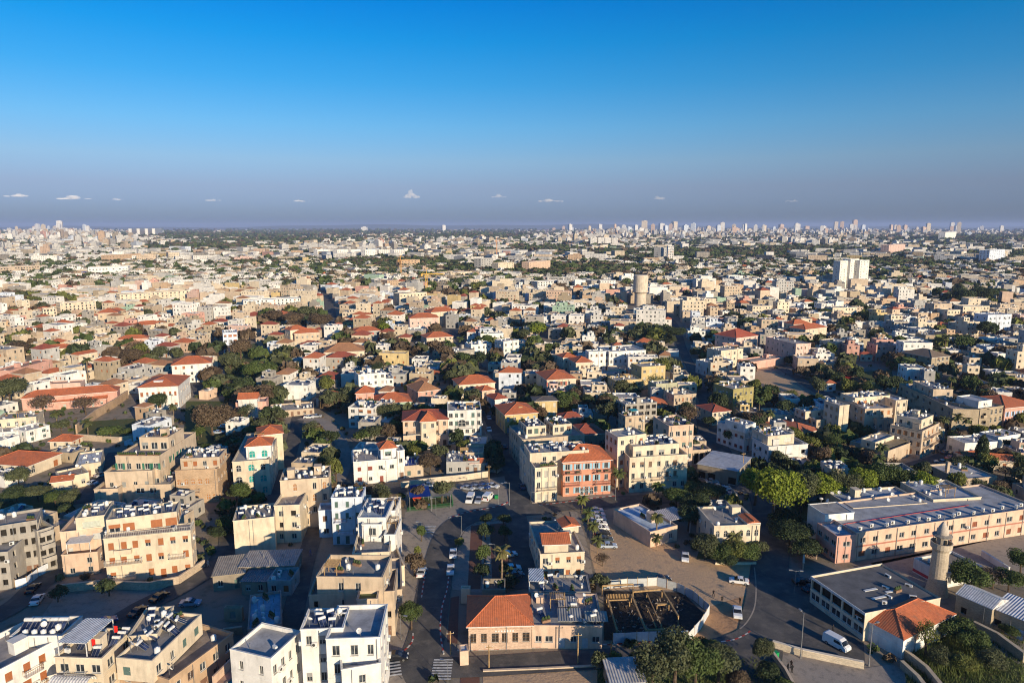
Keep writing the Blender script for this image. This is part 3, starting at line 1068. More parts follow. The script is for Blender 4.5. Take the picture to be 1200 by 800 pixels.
def smooth_line(pts, n=6):
    out = []
    P = [np.array(p, float) for p in pts]
    for i in range(len(P) - 1):
        p0, p1, p2, p3 = P[max(0, i - 1)], P[i], P[i + 1], P[min(len(P) - 1, i + 2)]
        for k in range(n):
            t = k / n
            out.append(0.5 * ((2 * p1) + (-p0 + p2) * t + (2 * p0 - 5 * p1 + 4 * p2 - p3) * t * t + (-p0 + 3 * p1 - 3 * p2 + p3) * t ** 3))
    out.append(P[-1])
    return out

def offset_line(line, d):
    out = []
    for i, p in enumerate(line):
        a, c = line[max(0, i - 1)], line[min(len(line) - 1, i + 1)]
        t = (c - a) / (np.hypot(*(c - a)) + 1e-9)
        out.append(p + np.array((-t[1], t[0])) * d)
    return out

ROADS = []
def road(name, px, width, mat='asphalt', world=False, occ=True):
    line = smooth_line(px if world else pxs(px))
    L, R = offset_line(line, width / 2), offset_line(line, -width / 2)
    z = nextz()
    b = MB()
    for i in range(len(line) - 1):
        b.face([(*R[i], z), (*R[i + 1], z), (*L[i + 1], z), (*L[i], z)])
        if occ:
            mark_poly([R[i], R[i + 1], L[i + 1], L[i]], 2, 0.5)
    o = tag(obj(name, b.mesh(name, [M[mat]])), kind='structure')
    ROADS.append((line, width))
    return line

def slab(name, px, h=0.12, mat='paving', world=False):
    pts = ccw(px if world else pxs(px))
    b = MB()
    b.prism(pts, -.05, h)
    mark_poly(pts, 2, 0.3)
    return tag(obj(name, b.mesh(name, [M[mat]])), kind='structure')

def kerb(px, h=0.15, w=0.28, seg=1.0, painted=True, world=False):
    """kerb stones along a line, painted red and white by turns"""
    line = smooth_line(px if world else pxs(px), 10)
    cum = [0.0]
    for a, c in zip(line[:-1], line[1:]):
        cum.append(cum[-1] + float(np.hypot(*(c - a))))
    n = max(1, int(cum[-1] / seg))
    def at(s):
        i = min(len(cum) - 2, max(0, int(np.searchsorted(cum, s) - 1)))
        t = (s - cum[i]) / (cum[i + 1] - cum[i] + 1e-9)
        return line[i] + (line[i + 1] - line[i]) * t
    b = MB()
    for k in range(n):
        p, q = at(k * seg), at((k + 1) * seg - .03)
        b.beam((p[0], p[1], h / 2), (q[0], q[1], h / 2), w, h, m=(k % 2) if painted else 0)
    return tag(obj('kerb', b.mesh('kerb', [M['kerbw'] if painted else M['paving'], M['kerbr']])), kind='structure')

def stripes(name, p, q, n, length, w=0.45):
    """zebra crossing from pixel p to pixel q; the bars run across that line"""
    a, c = g(*p), g(*q)
    d = (c - a); L = np.hypot(*d); d = d / L
    nn = np.array((-d[1], d[0]))
    z = nextz() + .002
    b = MB()
    for i in range(n):
        m = a + d * (L * (i + .5) / n)
        k = [m + d * (-w / 2) - nn * length / 2, m + d * (w / 2) - nn * length / 2, m + d * (w / 2) + nn * length / 2, m + d * (-w / 2) + nn * length / 2]
        b.face([(*t, z) for t in ccw([tuple(t) for t in k])])
    return tag(obj(name, b.mesh(name, [M['mark']])), kind='structure')

b = MB()
gx = [-60000, -9000, -2500, -800, 0, 800, 2500, 9000, 60000]
gy = [-3000, -300, 60, 400, 1100, 3000, 9000, 60000]
for i in range(len(gx) - 1):
    for j in range(len(gy) - 1):
        b.face([(gx[i], gy[j], 0), (gx[i + 1], gy[j], 0), (gx[i + 1], gy[j + 1], 0), (gx[i], gy[j + 1], 0)])
tag(obj('ground', b.mesh('ground', [M['earth']])), kind='structure')

sheet('parking_lot', pxs([(690, 601), (742, 590), (752, 603), (764, 626), (800, 648), (832, 657), (886, 661), (884, 700), (830, 716), (800, 692), (742, 690), (704, 692), (692, 650)]), 'sand')
sheet('earth_lot', pxs([(826, 712), (884, 694), (886, 722), (872, 740), (858, 745), (800, 752), (788, 746)]), 'redearth')
sheet('paved_lot', pxs([(38, 738), (66, 697), (178, 690), (206, 683), (150, 712), (112, 742)]), 'paving')
sheet('pavement', pxs([(455, 700), (475, 600), (482, 596), (545, 601), (522, 622), (503, 668), (494, 705), (490, 735), (482, 752), (470, 762), (440, 770)]), 'paving')
sheet('parking_lot', pxs([(476, 566), (606, 553), (612, 590), (560, 599), (532, 602), (478, 604)]), 'paving')
sheet('pavement', pxs([(530, 690), (530, 660), (540, 625), (556, 612), (604, 609), (608, 690), (560, 694)]), 'paving')
sheet('brick_plaza', pxs([(548, 690), (552, 616), (566, 614), (563, 690)]), 'brickpave')
sheet('brick_plaza', pxs([(577, 690), (574, 614), (597, 612), (602, 690)]), 'brickpave')
sheet('brick_plaza', pxs([(524, 752), (528, 700), (538, 698), (536, 754)]), 'brickpave')
sheet('sand_yard', pxs([(566, 786), (700, 782), (700, 830), (566, 830)]), 'sand')
sheet('brick_yard', pxs([(540, 786), (562, 786), (562, 830), (538, 830)]), 'brickpave')
sheet('paved_terrace', pxs([(908, 762), (1010, 783), (1046, 778), (1062, 790), (1075, 830), (935, 830), (922, 795)]), 'paving')
sheet('asphalt_yard', pxs([(894, 660), (934, 668), (950, 698), (1012, 752), (1014, 780), (904, 758), (886, 752)]), 'asphalt')
sheet('garden', pxs([(1062, 745), (1122, 716), (1165, 760), (1230, 800), (1230, 840), (1080, 840), (1060, 790)]), 'turf')
sheet('garden', pxs([(816, 655), (888, 652), (888, 618), (830, 612)]), 'turf')
sheet('garden', pxs([(700, 775), (870, 770), (880, 830), (700, 830)]), 'turf')
sheet('sports_ground', pxs([(925, 590), (985, 583), (980, 610), (930, 610)]), 'turf')
sheet('sandy_slope', pxs([(872, 432), (893, 427), (935, 452), (958, 470), (930, 473), (893, 457)]), 'sand')
sheet('park_lawn', pxs([(930, 441), (1045, 433), (1048, 455), (985, 458), (950, 450)]), 'turf')
road('footpath', [(935, 440), (965, 445), (1000, 450), (1046, 447)], 3.0, 'paving')
road('footpath', [(960, 436), (985, 444), (1005, 455)], 2.5, 'paving')
sheet('play_court', pxs([(968, 441), (1000, 439), (1006, 446), (970, 448)]), 'brickpave')
sheet('garden', pxs([(0, 580), (80, 572), (88, 590), (70, 600), (0, 598)]), 'turf')
sheet('garden', pxs([(85, 495), (160, 490), (150, 512), (88, 514)]), 'turf')
sheet('garden', pxs([(218, 470), (268, 470), (262, 520), (215, 520)]), 'turf')
sheet('garden', pxs([(262, 410), (300, 402), (325, 425), (300, 455), (265, 450)]), 'turf')
sheet('garden', pxs([(1108, 512), (1150, 505), (1146, 526), (1108, 528)]), 'turf')
sheet('school_yard', pxs([(1000, 668), (1080, 648), (1230, 618), (1230, 690), (1120, 682), (1060, 690), (1020, 660)]), 'paving')
road('street', [(470, 830), (482, 795), (500, 745), (507, 700), (516, 655), (528, 622), (550, 606), (585, 599), (625, 597), (670, 591), (730, 587), (790, 582), (850, 570), (890, 566)], 7.5)
road('street', [(612, 600), (604, 562), (592, 525), (577, 492), (569, 470), (566, 452), (563, 430)], 6.5)
road('street', [(604, 603), (610, 640), (612, 690)], 6.0)
road('footpath', [(672, 600), (684, 640), (692, 690)], 2.0, 'paving')
road('street', [(500, 783), (560, 781), (640, 776), (720, 771), (800, 766), (852, 757), (885, 742), (895, 715)], 6.0)
road('street', [(878, 830), (888, 770), (894, 730), (900, 690), (903, 640), (900, 600), (888, 572), (860, 552), (846, 535), (832, 505), (825, 480)], 8.5)
road('street', [(-20, 730), (20, 708), (40, 690), (58, 672), (70, 640)], 6.0)
road('street', [(95, 760), (125, 738), (165, 712), (205, 692), (245, 667), (270, 640), (268, 610)], 6.0)
road('alley', [(335, 760), (348, 700), (360, 650), (370, 620), (375, 590)], 4.5)
road('street', [(318, 600), (330, 560), (340, 530), (347, 505), (352, 484), (372, 470), (395, 462), (420, 455)], 5.0)
road('yard', [(352, 490), (378, 495), (398, 515), (402, 545), (395, 565)], 5.0, 'paving')
road('street', [(395, 567), (440, 577), (480, 572), (540, 562), (600, 553)], 5.0)
road('street', [(1140, 500), (1128, 515), (1112, 535), (1078, 546), (1050, 552)], 8.0)
road('street', [(898, 420), (930, 440), (965, 462), (990, 474), (1010, 492)], 6.0)
road('street', [(222, 420), (228, 445), (236, 465)], 5.0)
road('street', [(96, 590), (110, 570), (120, 555), (135, 530)], 4.5)
road('street', [(358, 300), (370, 330), (384, 352), (388, 380), (380, 395)], 9.0)
road('street', [(560, 430), (545, 405), (520, 385), (470, 380)], 6.0)
road('street', [(830, 480), (815, 440), (800, 410), (790, 380), (770, 360)], 6.0)
road('street', [(1000, 492), (1060, 470), (1140, 440), (1210, 425)], 6.0)

for _l in ([(150, 700), (262, 655), (300, 690), (300, 745), (255, 790), (150, 760)], [(-40, 690), (150, 690), (150, 790), (-40, 790)], [(920, 625), (960, 640), (1010, 660), (1090, 680), (1050, 720), (950, 710), (905, 680)], [(1060, 690), (1210, 690), (1210, 830), (1060, 830)], [(330, 640), (480, 640), (480, 830), (280, 830)], [(470, 600), (630, 600), (630, 800), (470, 800)]):
    mark_poly(pxs(_l), 1)          # courts that hold no further house
kerb([(536, 762), (600, 760), (690, 756), (760, 752), (806, 749)])
kerb([(845, 752), (862, 749), (876, 742), (880, 738)])
kerb([(520, 766), (516, 740), (518, 712), (524, 690), (527, 665)])
kerb([(484, 742), (483, 752), (474, 762), (466, 764)], seg=1.0)
kerb([(494, 700), (497, 680), (501, 664)])
kerb([(526, 607), (548, 600), (580, 594), (596, 588)])
kerb([(632, 592), (672, 587), (700, 583), (722, 581)])
kerb([(884, 665), (886, 690), (884, 712), (876, 728), (866, 738)], painted=False)
kerb([(532, 662), (538, 632), (548, 618), (566, 611), (600, 608)], painted=False)
kerb([(452, 800), (468, 790), (478, 810)], painted=False)
stripes('zebra_crossing', (456, 776), (458, 794), 5, 4.0)
stripes('zebra_crossing', (520, 772), (516, 798), 8, 3.6)
stripes('zebra_crossing', (505, 616), (502, 625), 5, 3.0)
slab('pavement', [(622, 590), (720, 581), (719, 576), (620, 583)])
slab('pavement', [(536, 763), (706, 757), (707, 751), (536, 756)])
slab('traffic_island', [(446, 800), (462, 788), (476, 800), (478, 830), (446, 830)])

# ------------------------------------------------------------------ houses, nearest row first
def bigwin(L, n, za, zb, kind, w, u0=0.0, u1=None, col=None):
    u1 = L if u1 is None else u1
    out = []
    for i in range(n):
        u = u0 + (u1 - u0) * (i + .5) / n
        out.append((u - w / 2, u + w / 2, za, zb, kind) + ((col,) if col else ()))
    return out

# curved white building at the lower left
a = H('white shuttered house', 'white house with brown shutters at the bottom left corner, solar panels on its terrace', (-42, 806), (74, 745), h=10, d=11,
      c='white', kinds=('shut',), wcol=BROWN, nf=6, ww=1.1, wh=1.5, deck=(.34, .30, .27), sill=1.2, par=.9, skip=0)
H('', '', (12, 745), (72, 744), h=11.2, d=6, into=a, c='white', nf=0, ns=0, deck=(.25, .25, .25), z0=6, par=.5)
for i in range(5):
    on_roof(a, 'heater', .12 + i * .17, .55, sc=(1.4, 1.4, 1.2))
for i in range(4):
    on_roof(a, 'tank', .2 + i * .18, .2, sc=(.9, .9, .8))
a = H('awning terrace house', 'cream house with white slatted pergola and red flags on its roof terrace', (64, 769), (119, 771), h=10, br=(157, 736), c='cream',
      deck=(.20, .18, .17), par=.5, nf=3, ww=1.6, kinds=('plain',), heaters=2, clutter=4)
canopy(a, .4, 5.4, .3, 7.5, 12.3, (.72, .70, .66), True, 9.45)
for fx, fy in ((.62, .25), (.78, .72)):
    b = MB(); b.tube((0, 0, 0), (0, 0, 2.6), .03, k=5); b.face([(0, .02, 2.5), (.5, .3, 2.3), (.45, .3, 1.1), (0, .02, 1.2)], 1)
    put('flag', b.mesh('flag', [M['steel'], m_plain('red_cloth', (0.55, 0.02, 0.015), 0.9, spec=0.1)]), a.root, a.F, (fx * a.fW, fy * a.fD, 9.45))
on_roof(a, 'planter', .85, .9); on_roof(a, 'heater', .92, .55); on_roof(a, 'heater', .93, .72); on_roof(a, 'heater', .93, .86)
b = MB()
n = 8
for i in range(n):
    t0, t1 = math.pi * i / n, math.pi * (i + 1) / n
    b.face([(0, -1.5 + 1.5 * math.cos(t0) , 6.2 + 1.3 * math.sin(t0)), (0, -1.5 + 1.5 * math.cos(t1), 6.2 + 1.3 * math.sin(t1)),
            (6.5, -1.5 + 1.5 * math.cos(t1), 6.2 + 1.3 * math.sin(t1)), (6.5, -1.5 + 1.5 * math.cos(t0), 6.2 + 1.3 * math.sin(t0))])
put('vaulted_canopy', b.mesh('vaulted_canopy', [M['sheet']]), a.root, a.F, (.4, 0, 0), col=(.72, .70, .66))
a = H('beige stepped house', 'beige house with a stepped roof and grilled windows beside the pool terrace', (198, 796), (273, 741), h=6.6, d=11.5, c='tan',
      kinds=('grille', 'plain'), ww=1.3, wh=1.5, nf=5, deck=(.30, .24, .19), par=.9, skip=.1, clutter=5)
H('', '', (178, 774), (236, 719), h=10.0, d=6.5, into=a, c='cream', z0=6, nf=4, heaters=3, clutter=3, deck=(.26, .24, .22), kinds=('plain', 'door'), ground=0)
for i in range(4):
    on_roof(a, 'heater', .25 + .2 * i, .7, z=9.45)
H('', '', (150, 745), (184, 742), h=10.5, d=9, into=a, c='cream', z0=0, nf=2, ns=2, heaters=2, clutter=2, deck=(.3, .28, .26))

a = H('large white stepped house', 'large bright white house with stepped roof terraces beside the main street at the bottom', (352, 737), (402, 735), h=14.0, br=(408, 711), c='white',
      kinds=('plain', 'half'), wcol=(.3, .29, .28), ww=.95, wh=1.7, nf=3, deck=(.16, .18, .22), heaters=4, clutter=2, skip=.05, name='apartment_building', cat='apartment building')
H('', '', (382, 748), (445, 746), h=14.0, d=10, into=a, c='white', nf=3, deck=(.36, .36, .37), par=.8, skip=.2, wh=1.9, ww=1.0, kinds=('plain',))
H('', '', (400, 784), (446, 776), h=10.2, d=8, into=a, c='white', nf=1, ns=2, deck=(.30, .29, .30), par=.9, skip=.3)
for fx, fy in ((.3, .4), (.7, .3), (.6, .7)):
    on_roof(a, 'planter', fx, fy, .3, z=9.3)
canopy(a, 1.0, 4.5, 5.2, 7.8, 12.4, (.7, .69, .66), True, 9.3)
H('', '', (317, 771), (352, 739), h=11.5, d=8, into=a, c='white', nf=4, wh=1.6, ww=.8, deck=(.40, .39, .38), par=.7, skip=.08, kinds=('plain',))
# pool terrace in front of it
pts = pxs([(250, 802), (298, 754), (326, 778), (296, 826)], 3.2)
root = thing('pool_terrace', 'terrace with peach parapet and small turquoise swimming pool beside the white house', 'terrace', (pts[0][0], pts[0][1], 0))
off = lambda l: [(p[0] - pts[0][0], p[1] - pts[0][1]) for p in l]
b = MB(); b.prism(ccw(off(pts)), 0, 3.2); obj('terrace_slab', b.mesh('terrace_slab', [M['wall']]), root, col=(.46, .30, .22))
mark_poly(pts, 1, .8)
b = MB()
for p, q in ((pts[0], pts[1]), (pts[1], pts[2])):
    b.beam((p[0] - pts[0][0], p[1] - pts[0][1], 4.0), (q[0] - pts[0][0], q[1] - pts[0][1], 4.0), .3, 1.6)
obj('parapet', b.mesh('parapet', [M['wall']]), root, col=CC['peach'])
pw = off(pxs([(264, 800), (280, 789), (306, 787), (310, 792), (296, 812), (268, 814)], 3.25))
b = MB(); b.face([(*p, 3.216) for p in ccw(pw)]); obj('pool_water', b.mesh('pool_water', [M['poolw']]), root)
b = MB()
for p, q in zip(pw, pw[1:] + pw[:1]):
    b.beam((*p, 3.26), (*q, 3.26), .35, .16)
obj('pool_edge', b.mesh('pool_edge', [M['paving']]), root)

a = H('concrete corner house', 'grey beige concrete house with open terraces on the main street corner', (371, 675), (448, 676), h=13.2, br=(451, 650), c='beige', name='apartment_building', cat='apartment building',
      kinds=('plain',), nf=4, skip=.45, deck=(.30, .28, .25), par=.9, clutter=3, wh=1.8)
H('', '', (362, 697), (462, 692), h=9.6, d=9, into=a, c='beige', nf=6, ns=3, skip=.25, deck=(.22, .20, .18), par=.9, kinds=('plain', 'void'), clutter=6)
H('', '', (418, 702), (442, 701), h=10.4, d=3.2, into=a, c='beige', nf=1, ns=0, deck=(.10, .12, .04), par=.6)
H('', '', (449, 692), (471, 690), h=6.0, d=14, into=a, c='beige', nf=1, ns=4, deck=(.25, .23, .21))
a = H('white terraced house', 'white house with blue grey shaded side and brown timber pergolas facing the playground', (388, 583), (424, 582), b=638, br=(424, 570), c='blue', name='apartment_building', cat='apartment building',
      nf=3, ww=.8, wh=1.5, deck=(.34, .34, .36), heaters=3, clutter=5, kinds=('shut',), wcol=(.10, .16, .13))  # white wall in shade: its bluish tint is put into the colour
H('', '', (419, 606), (452, 606), h=11.5, d=12, into=a, c='white', nf=2, deck=(.30, .36, .42), heaters=4, clutter=3)
H('', '', (424, 614), (447, 614), h=10.5, d=3, into=a, c='white', nf=1, ww=1.8, wh=2.0, deck=(.4, .39, .38))
H('', '', (413, 648), (456, 646), h=7.0, d=12, into=a, c='cream', nf=3, ns=2, deck=(.30, .28, .26), par=.9, clutter=4)
for i, yy in enumerate((606, 634)):
    H('', '', (450, yy - 8), (463, yy - 8), h=10.0 - i * 1.5, d=9, into=a, c='white', nf=1, ns=3, deck=(.16, .15, .14), par=.8)
    on_roof(a, 'pergola', .5, .55, sc=(.7, 1.5, .8))
H('', '', (462, 664), (474, 662), h=5.0, d=30, into=a, c='cream', nf=1, ns=8, deck=(.22, .20, .19), par=.7)
H('', '', (373, 598), (389, 597), h=7.5, d=5, into=a, c='blue', nf=1, ns=1, deck=(.35, .34, .33))  # same bluish shade tint put into the annex wall colour

a = H('red hipped stone house', 'pink stone house with a wide red hipped roof and six grilled windows, below the plaza', (549, 733), (623, 731), b=762, br=(618, 697), c='peach', mat='stone',
      roof='hip', rise=3.0, nf=6, st=1, wh=2.0, ww=1.1, kinds=('grille',), wcol=(.20, .12, .06), skip=0, ground=0, sill=1.5)
hs_red = a
b = MB(); b.beam((-.05, -.06, 4.35), (a.W + .05, -.06, 4.35), .16, .22); obj('cornice', b.mesh('cornice', [M['stone']]), a.root, col=CC['peach'])
# worn raised lettering band above the windows
b = MB()
for i in range(7):
    x = a.W * .42 + i * .55
    b.box(x, x + .3, -.05, -.003, 3.78, 4.08, 0, True)
obj('worn_inscription', b.mesh('worn_inscription', [M['white']]), a.root)
a = H('patched roof row house', 'low pink row house with three patched grey roofs beside the red hipped house', (623.6, 732), (706, 733), b=759, br=(697, 695), c='peach', st=1, nf=6, ww=1.2, wh=1.3,
      kinds=('plain', 'shut'), wcol=(.5, .5, .5), deck=(.30, .29, .28), clutter=9, heaters=3, ground=.3, skip=.1, par=.3, sill=1.3)
canopy(a, 5.0, 9.6, .5, 4.8, 5.35, (.30, .29, .27), False, tilt=.05, name='roof_sheet')
canopy(a, 5.2, 9.2, 5.4, 9.0, 5.45, (.36, .33, .30), False, tilt=.05, name='roof_sheet')
canopy(a, 10.2, 14.6, .6, 4.0, 5.3, (.27, .27, .24), False, tilt=.04, name='roof_sheet')
for i in range(3):
    on_roof(a, 'hut', .12 + i * .3, .78, sc=(.8, .8, .6), z=4.4)
a = H('back row flat house', 'low grey flat-roofed house with light metal shed roof behind the patched row', (620, 693), (692, 693), h=4.6, br=(690, 673), c='concrete', st=1, nf=3, deck=(.33, .30, .27), clutter=7, heaters=2)
canopy(a, 0, 3.2, .5, 6, 6.6, (.50, .53, .56), True, 4.1)
a = H('walled ruin', 'small roofless ruin with rubble walls beside the brick plaza', (565, 690), (592, 690), h=4.5, d=4.5, c='drab', st=1, nf=1, ns=0, deck=(.2, .18, .16), clutter=4, par=1.2)
H('', '', (540, 689), (551, 689), h=3.5, d=1.2, into=a, c='cream', nf=0, ns=0)
H('', '', (539, 763), (549, 762), h=3.0, d=2.2, into=a, c='peach', nf=0, ns=0, st=1, par=.2)

a = H('red lean-to house', 'cream two-storey house with a red tiled lean-to on its roof terrace beside the footpath', (633, 649), (685, 646), b=680, br=(677, 608), c='cream', st=2, nf=4, ww=1.0, wh=1.5, ground=.5,
      kinds=('plain', 'half'), deck=(.36, .33, .29), par=.5, clutter=4)
H('', '', (638, 637), (666, 636), h=a.h + 2.0, d=5.5, into=a, c='cream', z0=a.h - .5, nf=1, ww=2.6, wh=1.2, roof='hip', gable=True, rise=1.3, over=.6, occ=False, st=1, ground=0, sill=.5)
H('', '', (660, 617), (678, 615), h=a.h + 1.4, d=4, into=a, c='cream', z0=a.h - .5, nf=0, roof='hip', gable=True, rise=.8, occ=False, st=1)
a = H('blue roof cottage', 'low white cottage with pale blue flat roof at the sandy parking lot', (762, 623), (794, 615), h=4.2, bl=(747, 590), c='peach', st=1, nf=2, ns=0, deck=(.50, .58, .66), clutter=1)
canopy(a, 8, 15, 2, 9, 4.6, (.50, .45, .42), True, 0)
a = H('arched cottage', 'grey-roofed house with arched windows and a red tile patch behind the dense shrubs', (837, 616), (891, 614), h=7.2, br=(885, 591), c='cream', st=2, nf=6, ww=1.0, wh=1.6,
      kinds=('arch',), deck=(.30, .27, .24), heaters=1, clutter=4, skip=.05, ground=0)
H('', '', (876, 613), (891, 612), h=a.h + .25, d=5, into=a, c='cream', z0=a.h - .4, nf=0, ns=0, roof='hip', gable=True, rise=.5, over=.1, occ=False)

# mosque: prayer hall, red roofed porch hall, minaret
a = H('mosque hall', 'mosque with a long grey flat roof, large dark windows and red hipped porch hall', (951, 675), (1014, 718), b=705, bl=(1028, 657), c='cream', name='mosque', cat='mosque', st=2, nf=0, ns=0,
      fops=[], deck=(.13, .125, .125), par=.35, sides='f')
W = a.W
ops = []
for i in range(5):
    u0, u1 = W * (i + .06) / 5, W * (i + .94) / 5
    ops.append((u0, u1, a.h * .55, a.h * .90, 'void'))
    ops.append((u0, u1, a.h * .18, a.h * .44, 'plain'))
for q in ops[:]:
    w, hh = q[1] - q[0], q[3] - q[2]
# replace the blank front by one with openings
for ch in list(a.root.children):
    if ch.name.startswith('wall'):
        bpy.data.objects.remove(ch)
b = MB()
for key, (o, u, n, L, rz) in faces_of(a.W, a.D).items():
    facade(b, o, u, n, L, 0, a.h, [q[:4] for q in ops] if key == 'f' else [])
obj('wall', b.mesh('wall', [M['wall']]), a.root, col=a.col)
for q in ops:
    put('window', WM[q[4]], a.root, (0, 0, 0), ((q[0] + q[1]) / 2, 0, (q[2] + q[3]) / 2), 0, (q[1] - q[0], 1, q[3] - q[2]), DARKW)
for (fx, fy, s) in ((.55, .62, .4), (.75, .5, .2), (.3, .85, 0), (.85, .75, 1.0), (.6, .9, .5)):
    on_roof(a, 'ac', fx, fy, s, (1.5, 1, .8))
b = MB()
for x0, y0, dx in ((.5, .35, 3.2), (.7, .3, 4), (.62, .55, 3)):
    b.box(a.W * x0, a.W * x0 + .6, a.D * y0, a.D * y0 + dx, a.h - .33, a.h - .22, 0, True)
obj('roof_plank', b.mesh('roof_plank', [M['white']]), a.root)
b = MB()
b.box(-.1, a.W + .1, -.14, -.005, a.h - .5, a.h + .06); b.box(-.14, -.005, -.1, a.D + .1, a.h - .3, a.h + .06)
obj('cornice', b.mesh('cornice', [M['white']]), a.root)
H('', '', (1059, 749), (1119, 719), b=772, bl=(1012, 716), into=a, c='white', roof='hip', rise=2.3, over=.2, st=2, nf=2, ns=0, rc=TILE, skip=.4)
P = g(1097, 695)
root = thing('minaret', 'round stone minaret with balcony, pointed dome and spire behind the mosque', 'minaret', (P[0], P[1], 0))
hm = solve_h(1103, 612, 697)
b = MB()
r0 = 1.72
b.lathe([(r0 * 1.35, 0), (r0 * 1.18, 1.6), (r0 * 1.05, 3.2), (r0, 4.5), (r0 * .93, hm * .60), (r0 * 1.02, hm * .62), (r0 * 1.18, hm * .645)], 20)
obj('shaft', b.mesh('shaft', [M['stone']]), root, col=(.50, .41, .30))
b = MB()
b.lathe([(.5, hm * .644), (r0 * 1.22, hm * .646), (r0 * 1.25, hm * .72), (r0 * 1.12, hm * .72), (r0 * 1.1, hm * .66), (.5, hm * .66)], 20)
obj('balcony', b.mesh('balcony', [M['stone']]), root, col=(.52, .43, .32))
b = MB()
b.lathe([(r0 * .62, hm * .655), (r0 * .62, hm * .80)], 16)
obj('lantern', b.mesh('lantern', [M['stone']]), root, col=(.45, .37, .28))
b = MB()
b.lathe([(.3, hm * .798), (r0 * 1.12, hm * .80), (r0 * 1.15, hm * .815), (r0 * .7, hm * .83)], 16)
obj('canopy', b.mesh('canopy', [M['stone']]), root, col=(.30, .27, .23))
b = MB()
b.lathe([(r0 * .68, hm * .828), (r0 * .70, hm * .86), (r0 * .50, hm * .92), (r0 * .2, hm * .98), (.03, hm)], 16)
obj('dome', b.mesh('dome', [M['stone']], True), root, col=(.55, .47, .38))
b = MB(); b.tube((0, 0, hm * .99), (0, 0, hm + 1.5), .06, k=6); b.lathe([(.01, hm + .5), (.16, hm + .65), (.01, hm + .8)], 8)
obj('spire', b.mesh('spire', [M['steel']]), root)
for t, zz in ((-1.9, .35), (-1.2, .5), (-2.2, .2), (-1.5, .74)):
    put('window', WM['void'], root, (0, 0, 0), (r0 * .93 * math.cos(t), r0 * .93 * math.sin(t), hm * zz), t + math.pi / 2, (.45, .5, 1.1), DARKW)
mark_poly([(P[0] - 2.5, P[1] - 2.5), (P[0] + 2.5, P[1] - 2.5), (P[0] + 2.5, P[1] + 2.5), (P[0] - 2.5, P[1] + 2.5)], 1, 1)

a = H('long pink school', 'long two-storey pink school with a grey roof carrying many air conditioners', (1004, 624), (1218, 594), b=657, d=17, c='peach', name='school', cat='school', st=2, nf=15, ns=0, ww=1.5, wh=1.4, skip=.03,
      kinds=('plain', 'plain', 'shut'), wcol=(.30, .10, .05), deck=(.36, .36, .37), par=.45, ground=0)
for i in range(16):
    on_roof(a, 'ac', .04 + i * .06 + .01 * (i % 3), .10 + .04 * (i % 2), .2 * (i % 3), (1.3, 1.3, 1.2), z=a.h - .45)
b = MB(); b.beam((1, 5.5, a.h - .3), (a.W * .72, 6.5, a.h - .3), .12)
obj('roof_pipe', b.mesh('roof_pipe', [m_plain('red_pipe', (0.5, 0.06, 0.05), 0.5)]), a.root)
b = MB(); b.box(0, a.W, -.06, -.004, a.h * .48, a.h * .53); obj('string_course', b.mesh('string_course', [M['paint']]), a.root, col=(.42, .16, .11))
for i in range(10):
    b = MB(); b.beam((a.W * (i + .08) / 10, -.07, .2), (a.W * (i + .08) / 10, -.07, a.h - .2), .12)
    obj('downpipe', b.mesh('downpipe', [M['steel']]), a.root)
H('', '', (981, 628), (1004, 626), h=a.h - .3, bl=(957, 612), into=a, c='pink', st=2, nf=1, ns=3, lops=None, ww=1.6, wh=1.2, skip=.1, deck=(.38, .42, .47), ground=0, kinds=('plain',))
H('', '', (967, 603), (1001, 600), h=a.h + 1.4, d=7, into=a, c='white', st=2, nf=0, ns=0, deck=(.35, .33, .31), par=.15)
H('', '', (1000, 595), (1086, 589), h=a.h - .3, d=12, into=a, c='cream', st=2, nf=0, ns=0, deck=(.34, .37, .42), clutter=8)
H('', '', (1094, 585), (1150, 582), h=a.h + .3, d=13, into=a, c='cream', st=2, nf=3, ns=2, deck=(.40, .41, .44), clutter=7)
a = H('red striped low house', 'low white flat-roofed annex with a red stripe beside the minaret', (1106, 672), (1152, 663), h=3.6, bl=(1078, 652), c='white', st=1, nf=3, ns=2, deck=(.28, .23, .18), ground=0)
b = MB(); b.box(-.05, -.004, 0, a.D, .4, 1.1); obj('stripe', b.mesh('stripe', [M['paint']]), a.root, col=(.5, .05, .06))
a = H('white roofed stone house', 'old stone house with whitewashed gabled roof above the reed garden', (1121, 695), (1163, 713), h=4.8, bl=(1136, 684), c='stone', mat='stone', st=1, nf=2, ns=0, roof='hip', gable=True, rise=1.1,
      rc=(.62, .60, .57), skip=.5, kinds=('void',), over=.15)
a = H('sheet roofed stone house', 'stone shed with ribbed white sheet roof at the right edge above the garden', (1163, 712), (1206, 729), h=4.4, bl=(1180, 697), c='stone', mat='stone', st=1, nf=3, ns=0, roof='shed', rise=.5,
      rc=(.60, .60, .62), kinds=('shut', 'void'), wcol=(.40, .50, .62), skip=.2)

